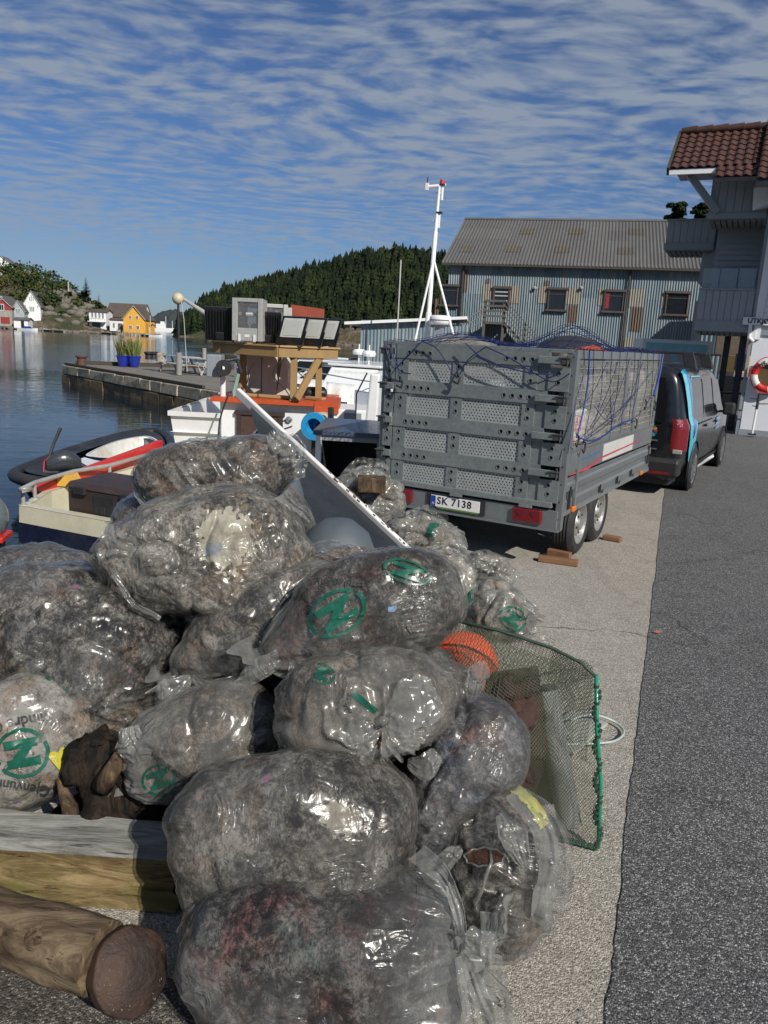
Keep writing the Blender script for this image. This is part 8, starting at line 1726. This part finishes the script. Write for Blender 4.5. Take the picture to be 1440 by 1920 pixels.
# corners: tl (860,1165) back top, tr (1085,1235), br (1120,1590), bl (1040,1565)...
zt0_ = .36
cA = D(838, 1160, 3.05); cB = D(1035, 1215, 2.95); cC = D(1118, 1270, 2.85); cD = G(1122, 1590, .02); cE = G(1035, 1568, .02); cF = D(900, 1330, 2.75); cG_ = G(850, 1530, .03)
nt = empty('net_trap', (cD.x, cD.y, 0), 0, 'collapsed olive net trap with a green plastic-wrapped frame standing on the concrete', 'fishing net trap'); No = Vector((cD.x, cD.y, 0))
def bil(a, b_, c_, d_, u, v_): return (a*(1-u)+b_*u)*(1-v_)+(d_*(1-u)+c_*u)*v_
def net_patch(quad, nu_, nv_, bulge, m, seed, r=.0011, name='netting'):
    a, b_, c_, d_ = quad; N_ = ((b_-a).cross(d_-a)).normalized(); B = MB()
    def S(u, v_):
        p = bil(a, b_, c_, d_, u, v_); w_ = math.sin(math.pi*min(1, max(0, u)))*math.sin(math.pi*min(1, max(0, v_)))
        q_ = vn(np.array([u*4+seed, v_*4, seed*1.]), seed)*.03+vn(np.array([u*11+seed, v_*11, seed*2.]), seed)*.010
        return p+N_*(bulge*w_+q_*(.3+w_))-No
    vs, fs = [], []
    for fam in (0, 1):                        # two families of diagonal strands
        for s in range(nu_+nv_):
            pts = []; steps = nv_
            for k_ in range(steps*1+1):
                vv_ = k_/steps; x = (s-k_*1.0*(nv_/steps)) if fam == 0 else (s-nv_+k_*(nv_/steps)); u = x/nu_
                if -1e-6 <= u <= 1+1e-6: pts.append(S(u, vv_))
            if len(pts) > 1: B.tube(pts, r, 3, False)
    o = B.build(name, m, nt); tag(o, kind='stuff'); return o
net_patch((cA, cC, cD, cG_), 52, 46, -.05, m_net, 3, .0013)
net_patch((cA, cB, cC, cF), 30, 14, .06, m_net, 5, .0012)
net_patch((cB, cC+Vector((.0, .05, .03)), cD+Vector((-.02, .22, .25)), cE+Vector((-.02, .25, .30))), 14, 26, .06, m_netd, 7, .0012)
net_patch((cA+Vector((0, .25, -.1)), cC+Vector((0, .3, -.1)), cD+Vector((-.05, .3, 0)), cG_+Vector((0, .3, 0))), 30, 26, .05, m_netd, 9, .0012)
def fr_(pts, r, m, nm): return MB().tube([p-No for p in pts], r, 10).build(nm, m, nt, smooth=True)
fr_([cC+Vector((0, 0, .01)), cC.lerp(cD, .3), cC.lerp(cD, .6)+Vector((.012, 0, 0)), cD], .0085, m_tube_g, 'frame_tube'); fr_([cD, cE], .0095, m_tube_g, 'frame_tube'); fr_([cA, cA.lerp(cB, .5)+Vector((0, 0, .012)), cB, cB.lerp(cC, .6)+Vector((.01, 0, .012)), cC], .007, m_netd, 'frame_tube')
for k_ in range(30):
    p = cC.lerp(cD, .05+.93*k_/29)+Vector((.010*math.sin(k_), 0, 0)); MB().tube([p-No+Vector((0, 0, .006)), p-No-Vector((0, 0, .006))], .0115, 8).build('binding', m_netd, nt)
for k_ in range(8): p = cD.lerp(cE, (k_+.5)/8); d2 = (cE-cD).normalized(); MB().tube([p-No-d2*.006, p-No+d2*.006], .0125, 8).build('binding', m_netd, nt)
# things inside the net: orange buoy, grey tube, dark board, pale sheet
oc_ = D(860, 1262, 3.26); e = empty('buoy', oc_, 0, 'orange-red buoy showing through the olive netting beside the knotted bag', 'buoy'); MB().lathe([(.175*math.sin(math.pi*k_/20), -.20*math.cos(math.pi*k_/20)) for k_ in range(21)], 36, (0, 0, 0), Matrix.Rotation(R(25), 4, 'Y')).build('shell', m_redn, e, smooth=True)
t0_, t1_ = D(1022, 1290, 2.95), G(1068, 1545, .06); e = empty('grey_pipe', t1_, 0, 'grey plastic pipe standing inside the net trap', 'pipe'); MB().tube([Vector((0, 0, 0)), t0_-t1_], .050, 26).build('pipe_wall', pmat('grey_pipe_plastic', (.26, .27, .26), .5, 0, .15, 4), e, autos=50)
t0_, t1_ = D(965, 1255, 3.1), G(1000, 1510, .08); e = empty('brown_board', t1_, 0, 'dark reddish brown board leaning inside the net trap left of the pipe', 'board'); MB().bar(Vector((0, 0, 0)), t0_-t1_, .20, .03, up=(0, 1, 0)).build('board', pmat('dark_red_brown', (.05, .02, .015), .7, 0, .3, 4), e, bevel=.004)
t0_ = G(1085, 1480, .01); o = lump('pale_board', G(1040, 1400, .02), G(1105, 1345, .02), .22, .02, pmat('pale_grey_sheet', (.34, .34, .31), .8, 0, .15, 4), 'pale square slab lying on the concrete inside the net trap', 'slab')
# white hoop of hose sticking out
hp = [G(1040, 1395, .03), G(1090, 1395, .03), G(1150, 1390, .03), G(1170, 1372, .02), G(1150, 1352, .03), G(1110, 1340, .08), G(1070, 1350, .10)]; cable('hose', hp, .0065, pmat('pale_green_hose', (.36, .42, .38), .5), 'thin pale hose looping out of the net trap onto the concrete', 'hose', n=8)

iv_ = nt.location; e = empty('dark_bundle', D(962, 1392, 2.92), R(20), 'dark reddish brown tangled bundle inside the net trap left of the pipe', 'bundle'); P = np.zeros((40, 49, 3))
for i in range(40):
    for j in range(49):
        f, a = math.pi*i/39, 2*math.pi*j/48; P[i, j] = (.16*math.sin(f)**.7*math.cos(a), .10*math.sin(f)**.7*math.sin(a), .30*math.cos(f))
P += (fbm(P*14+3, 4, 3)*.05)[..., None]; MB().grid(P).build('bundle', pmat('dark_brown_tangle', (.045, .022, .017), .9, 0, .8, 30, 1.0, 60), e, smooth=True)
decal(B13, 'yellow_label', m_lab, lambda u, v: abs(u) < .9 and abs(v+.25*u) < .72+.08*math.sin(u*9), 128, 1425, 56, 70, 40, 40)
decal(B6, 'torn_scrap', m_bluef, lambda u, v: math.hypot(u, v)+.4*float(fbm(np.array([u*3, v*3, 1.]), 3, 9)) < .6, 735, 1142, 26, 18, 20, 20)

# grit along the joint and near the pile
rg = random.Random(77); V, F = [], []
for k in range(1500):
    if k < 700: y = 1.3+abs(rg.gauss(0, 1.6)); x = line_x(y)+rg.gauss(-.02, .06)
    else: y = rg.uniform(1.5, 9); x = rg.uniform(-1.2, line_x(y)+.6)
    q = rg.uniform(.0012, .0038)*(1.6 if rg.random() < .06 else 1); z0 = .007; k0 = len(V); a = rg.uniform(0, 6.28)
    V += [(x+q*math.cos(a+j*2.09)*rg.uniform(.8, 1.3), y+q*math.sin(a+j*2.09), z0) for j in range(3)]+[(x, y, z0+q*1.1)]; F += [(k0, k0+1, k0+3), (k0+1, k0+2, k0+3), (k0+2, k0, k0+3)]
o = mesh_obj('loose_grit', np_mesh('loose_grit', np.array(V), np.array(F)), pmat('grit', (.2, .185, .16), .9, 0, .5, 60)); tag(o, 'loose grit scattered along the concrete and asphalt joint', 'grit', kind='stuff')
# ragged plastic scraps on the concrete
for i, (x, y, lab) in enumerate([(1003, 1162, 'tiny pale scrap of film on the concrete beside the half-empty logo bag'), (1020, 1210, 'loose pale film scrap caught at the top of the net trap')]):
    g = G(x, y, .02); e = empty('film_scrap', g, 0, lab, 'plastic scrap'); sheet_strip('scrap', [(-.06, 0, .02), (0, .01, .04), (.07, 0, .015)], lambda t: .03, m_loose, e, 300+i, .02, 24, 9, side=(0, 0, 1))
# ================================================================== CARGO and blue cargo net on the trailer
TM = Matrix.Translation(TO) @ Matrix.Rotation(-TH, 4, 'Z')
def T(x, y, z): return TM @ Vector((x, y, z))
def blob(name, loc, dims, m, seed, label, cat='rubbish bag', group='rubbish bags packed inside the trailer', film=None, rz=0.0, nn=46):
    e = empty(name, loc, rz, label, cat, group); th = np.linspace(0, 2*np.pi, nn+1)[None, :]; ph = np.linspace(0, np.pi, nn//2)[:, None]
    sq = lambda x: np.sign(x)*np.abs(x)**.75
    P = np.stack([sq(np.sin(ph))*sq(np.cos(th))*dims[0], sq(np.sin(ph))*sq(np.sin(th))*dims[1], -sq(np.cos(ph))*np.ones_like(th)*dims[2]], -1)
    dn = P/np.maximum(np.linalg.norm(P, axis=-1, keepdims=True), 1e-4); P = P+dn*(fbm(P*6+seed, 3, seed)*.05)[..., None]; MB().grid(P).build("contents", m, e, smooth=True)
    if film: MB().grid(P+dn*(.012+np.clip(1-np.abs(vn(P*np.array([6, 18, 18])+seed, seed+3))*3, 0, 1)*.02)[..., None]).build('film', film, e, smooth=True)
    return e
rg = random.Random(2); cms = ['light', 'white', 'grey', 'light', 'blue', 'light', 'brown', 'white']
names = ['white-lettered sack at the rear lower corner of the trailer mesh', 'clear bag low in the middle of the trailer side', 'clear bag low beside the trailer uprights', 'pale bag at the lower front end of the trailer side', 'bag with blue scraps high at the rear of the trailer side', 'pale bag high in the middle of the trailer side', 'tall clear bag standing between the trailer uprights', 'white bag high at the front end of the trailer side']
k = 0
for row, z in ((0, 1.20), (1, 1.58)):
    for c in range(4): blob('rubbish_bag', T(-.34, .5+c*.88, z), (.44, .27, .25), CM[cms[k]], 60+k, names[k], film=FM['d' if k % 2 else 'b'], rz=-TH+math.pi/2); k += 1
for c in range(3): blob('rubbish_bag', T(-.50-.48*c, .32, 1.15), (.26, .24, .5), CM['dark'], 80+c, 'dark bag behind the tailgate sheets, ' + ['right', 'middle', 'left'][c] + ' of three', film=None, rz=-TH)
for c, (x, y, dz) in enumerate([(-1.45, .75, 1.82), (-.95, 1.9, 1.74), (-1.3, 2.7, 1.74)]): blob('rubbish_bag', T(x, y, dz), (.40, .40, .24), CM['grey' if c else 'light'], 90+c, ['grey wrapped bag bulging over the left of the tailgate', 'bag bulging over the middle of the trailer top', 'bag at the far left of the trailer top'][c], film=FM['d'], rz=-TH)
MB().box((0, 0, 0), (1.7, 3.4, .5)).build('packed_rubbish', CM['dark'], None, loc=T(-.93, 1.85, .9)); o = bpy.data.objects['packed_rubbish']; o.rotation_euler = (0, 0, -TH); tag(o, 'packed dark rubbish filling the bottom of the trailer', 'rubbish', kind='stuff')
o = MB().box((0, 0, 0), (.02, .36, .2)).build('red_print', pmat('red_sack_print', (.5, .06, .06), .6, 0, .6, 40), None); bpy.data.objects.remove(o)
# sack with red marks
e = empty('paper_sack', T(-.03, .42, 1.13), -TH, 'white sack with red print pressed against the mesh at the rear corner', 'sack'); MB().box2((-.06, -.26, 0), (.0, .28, .33)).build('sack', m_plw, e, bevel=.02)
m_rp = pmat('red_print', (.50, .06, .07), .6, 0, .4, 20); B = MB()
ringp = [(.003, .02+.085*math.cos(a), .19+.085*math.sin(a)) for a in np.linspace(0, 2*math.pi, 25)]; MB().tube(ringp, .006, 5).build('printed_ring', m_rp, e)
for q, (y0, z0, y1, z1) in enumerate([(-.06, .15, .08, .15), (-.05, .20, .09, .20), (-.02, .12, -.02, .25), (.05, .12, .05, .25), (-.12, .04, .12, .05), (-.08, .0, -.08, .07), (.04, .0, .04, .08)]): MB().bar((.003, y0, z0), (.003, y1, z1), .012, .006, up=(1, 0, 0)).build('printed_stroke', m_rp, e)
# black dome with orange rope at the top right
dm = empty('black_tub', T(-.42, 1.25, 1.90), -TH, 'black plastic tub lying on top of the load with orange rope in it', 'tub'); P = np.zeros((14, 40, 3))
for i in range(14):
    for j in range(40): a, f = 2*math.pi*j/39, i/13*math.pi/2; P[i, j] = (.33*math.cos(f)*math.cos(a), .62*math.cos(f)*math.sin(a), (.24*math.sin(f)**.8))
MB().grid(P).build('shell', m_plast, dm, smooth=True)
m_orr = pmat('orange_rope', (.26, .055, .025), .7, 0, .3, 20)
rp = empty('rope_coil', T(-.16, .98, 1.99), -TH, 'orange rope coil on top of the load beside the black tub', 'rope')
for k in range(9): MB().tube([(.02*k-.05+.01*math.sin(k), -.30+.02*k, .02), (.05+.01*k, .0, .06-.004*k), (.02*k, .34-.02*k, .0)], .010, 6).build('rope_turn', m_orr, rp)
# blue net: cords over the top and hanging over both visible sides
m_cord = pmat('blue_cord', (.008, .015, .085), .5, 0, .3, 30); m_cordb = pmat('bright_blue_cord', (.010, .035, .22), .5, 0, .3, 30)
net = empty('cargo_net', T(-.9, 0, ZT), -TH, 'loose blue cord cargo net thrown over the trailer load and hooked to its sides', 'cargo net'); NL = lambda x, y, z: Vector((x+.9, y, z-ZT))
def top_z(x, y): return ZT+.012+.06*math.exp(-((x+1.45)**2+(y-.75)**2)/.25)*1.1+.20*math.exp(-((x+.42)**2/.12+(y-1.25)**2/.35))+.03*math.sin(x*5+y*3)
def cord(pts, r=.0032, m=None, nm='cord'):
    out = []
    for i in range(len(pts)-1):
        p0_, p1_, p2_, p3_ = pts[max(i-1, 0)], pts[i], pts[i+1], pts[min(i+2, len(pts)-1)]
        for k in range(4): f = k/4; out.append(.5*((2*p1_)+(p2_-p0_)*f+(2*p0_-5*p1_+4*p2_-p3_)*f*f+(3*p1_-p0_-3*p2_+p3_)*f**3))
    out.append(pts[-1]); return MB().tube(out, r, 5, False).build(nm, m or m_cord, net, smooth=True)
for k in range(13):                            # across
    y = .08+k*.27; cord([NL(x, y+.07*math.sin(x*4+k), top_z(x, y)) for x in np.linspace(-1.86, .03, 14)])
for k in range(9):                             # along
    x = -1.78+k*.22; cord([NL(x+.05*math.sin(y*3+k), y, top_z(x, y)) for y in np.linspace(-.02, 3.6, 20)])
for k in range(10):                            # diagonals
    a = -1.8+k*.2; cord([NL(min(.02, max(-1.85, a+f*.9)), f*3.5, top_z(a+f*.9, f*3.5)+.015) for f in np.linspace(0, 1, 16)], .0028)
for k in range(11):                            # down the visible side
    y = .15+k*.32; zl2 = 1.95-rg.uniform(.55, .85); cord([NL(.035, y, 2.02), NL(.045, y+rg.uniform(-.04, .04), 1.8), NL(.05, y+rg.uniform(-.15, .15), 1.55), NL(.05, y+rg.uniform(-.25, .25), zl2)], .0036)
for (a, b_) in [((.20, 1.20), (1.3, 1.62)), ((.3, 1.18), (2.2, 1.55)), ((.5, 1.22), (3.0, 1.80)), ((1.3, 1.9), (.55, 1.30)), ((1.8, 1.95), (1.1, 1.35)), ((2.4, 1.9), (1.6, 1.30)), ((3.1, 1.5), (2.1, 1.27)), ((.15, 1.5), (.9, 1.9)), ((.6, 1.5), (1.5, 1.3)), ((2.8, 1.3), (3.3, 1.6))]:
    cord([NL(.055, a[0], a[1]), NL(.06, (a[0]+b_[0])/2, (a[1]+b_[1])/2-.06), NL(.055, b_[0], b_[1])], .0036)
cord([NL(.06, .16, 1.24), NL(.065, .6, 1.17), NL(.065, 1.1, 1.19), NL(.065, 1.6, 1.26), NL(.065, 2.1, 1.27), NL(.06, 2.35, 1.24)], .008, m_cordb, 'edge_rope')
cord([NL(.05, .28, 2.0), NL(.06, .30, 1.7), NL(.06, .22, 1.4), NL(.06, .12, 1.24)], .008, m_cordb, 'edge_rope'); cord([NL(.05, 3.5, 2.0), NL(.06, 3.4, 1.75), NL(.06, 3.2, 1.5)], .014, m_cordb, 'edge_rope')
cord([NL(.0, .06, 1.80), NL(-.3, -.09, 1.78), NL(-.75, -.10, 1.86), NL(-.98, -.10, 2.01)], .006, m_cord, 'edge_rope')
for pts in ([(-1.86, 2.0), (-1.80, 1.84), (-1.72, 1.74), (-1.60, 1.86), (-1.45, 2.0)], [(-1.45, 2.01), (-1.30, 1.96), (-1.20, 1.86), (-1.06, 1.70), (-.96, 1.86), (-.8, 1.98)], [(-.8, 1.99), (-.55, 1.90), (-.35, 1.80), (-.14, 1.72), (.0, 1.80)], [(-1.72, 1.98), (-1.70, 1.80), (-1.66, 1.62)], [(-1.78, 1.99), (-1.74, 1.85), (-1.66, 1.72), (-1.55, 1.70)]):
    cord([NL(x, -.075, z) for x, z in pts], .0055, m_cord)
for (x, y, z) in ((.06, .12, 1.22), (.06, .36, 1.14), (.06, 2.38, 1.22), (.06, 2.75, 1.42), (.06, 3.3, 1.38)): # black hooks
    p = NL(x, y, z); MB().tube([p+Vector((0, 0, .05)), p+Vector((.01, .03, .03)), p+Vector((.01, .04, -.03)), p+Vector((.01, .0, -.06)), p+Vector((.01, -.04, -.03))], .009, 8).build('hook', m_plast, net, smooth=True)
for (x, z) in ((-1.06, 1.70), (-1.66, 1.62)): p = NL(x, -.085, z); MB().tube([p+Vector((0, 0, .05)), p+Vector((.04, 0, .0)), p+Vector((.02, 0, -.06)), p+Vector((-.03, 0, -.04))], .010, 8).build('hook', m_plast, net, smooth=True)
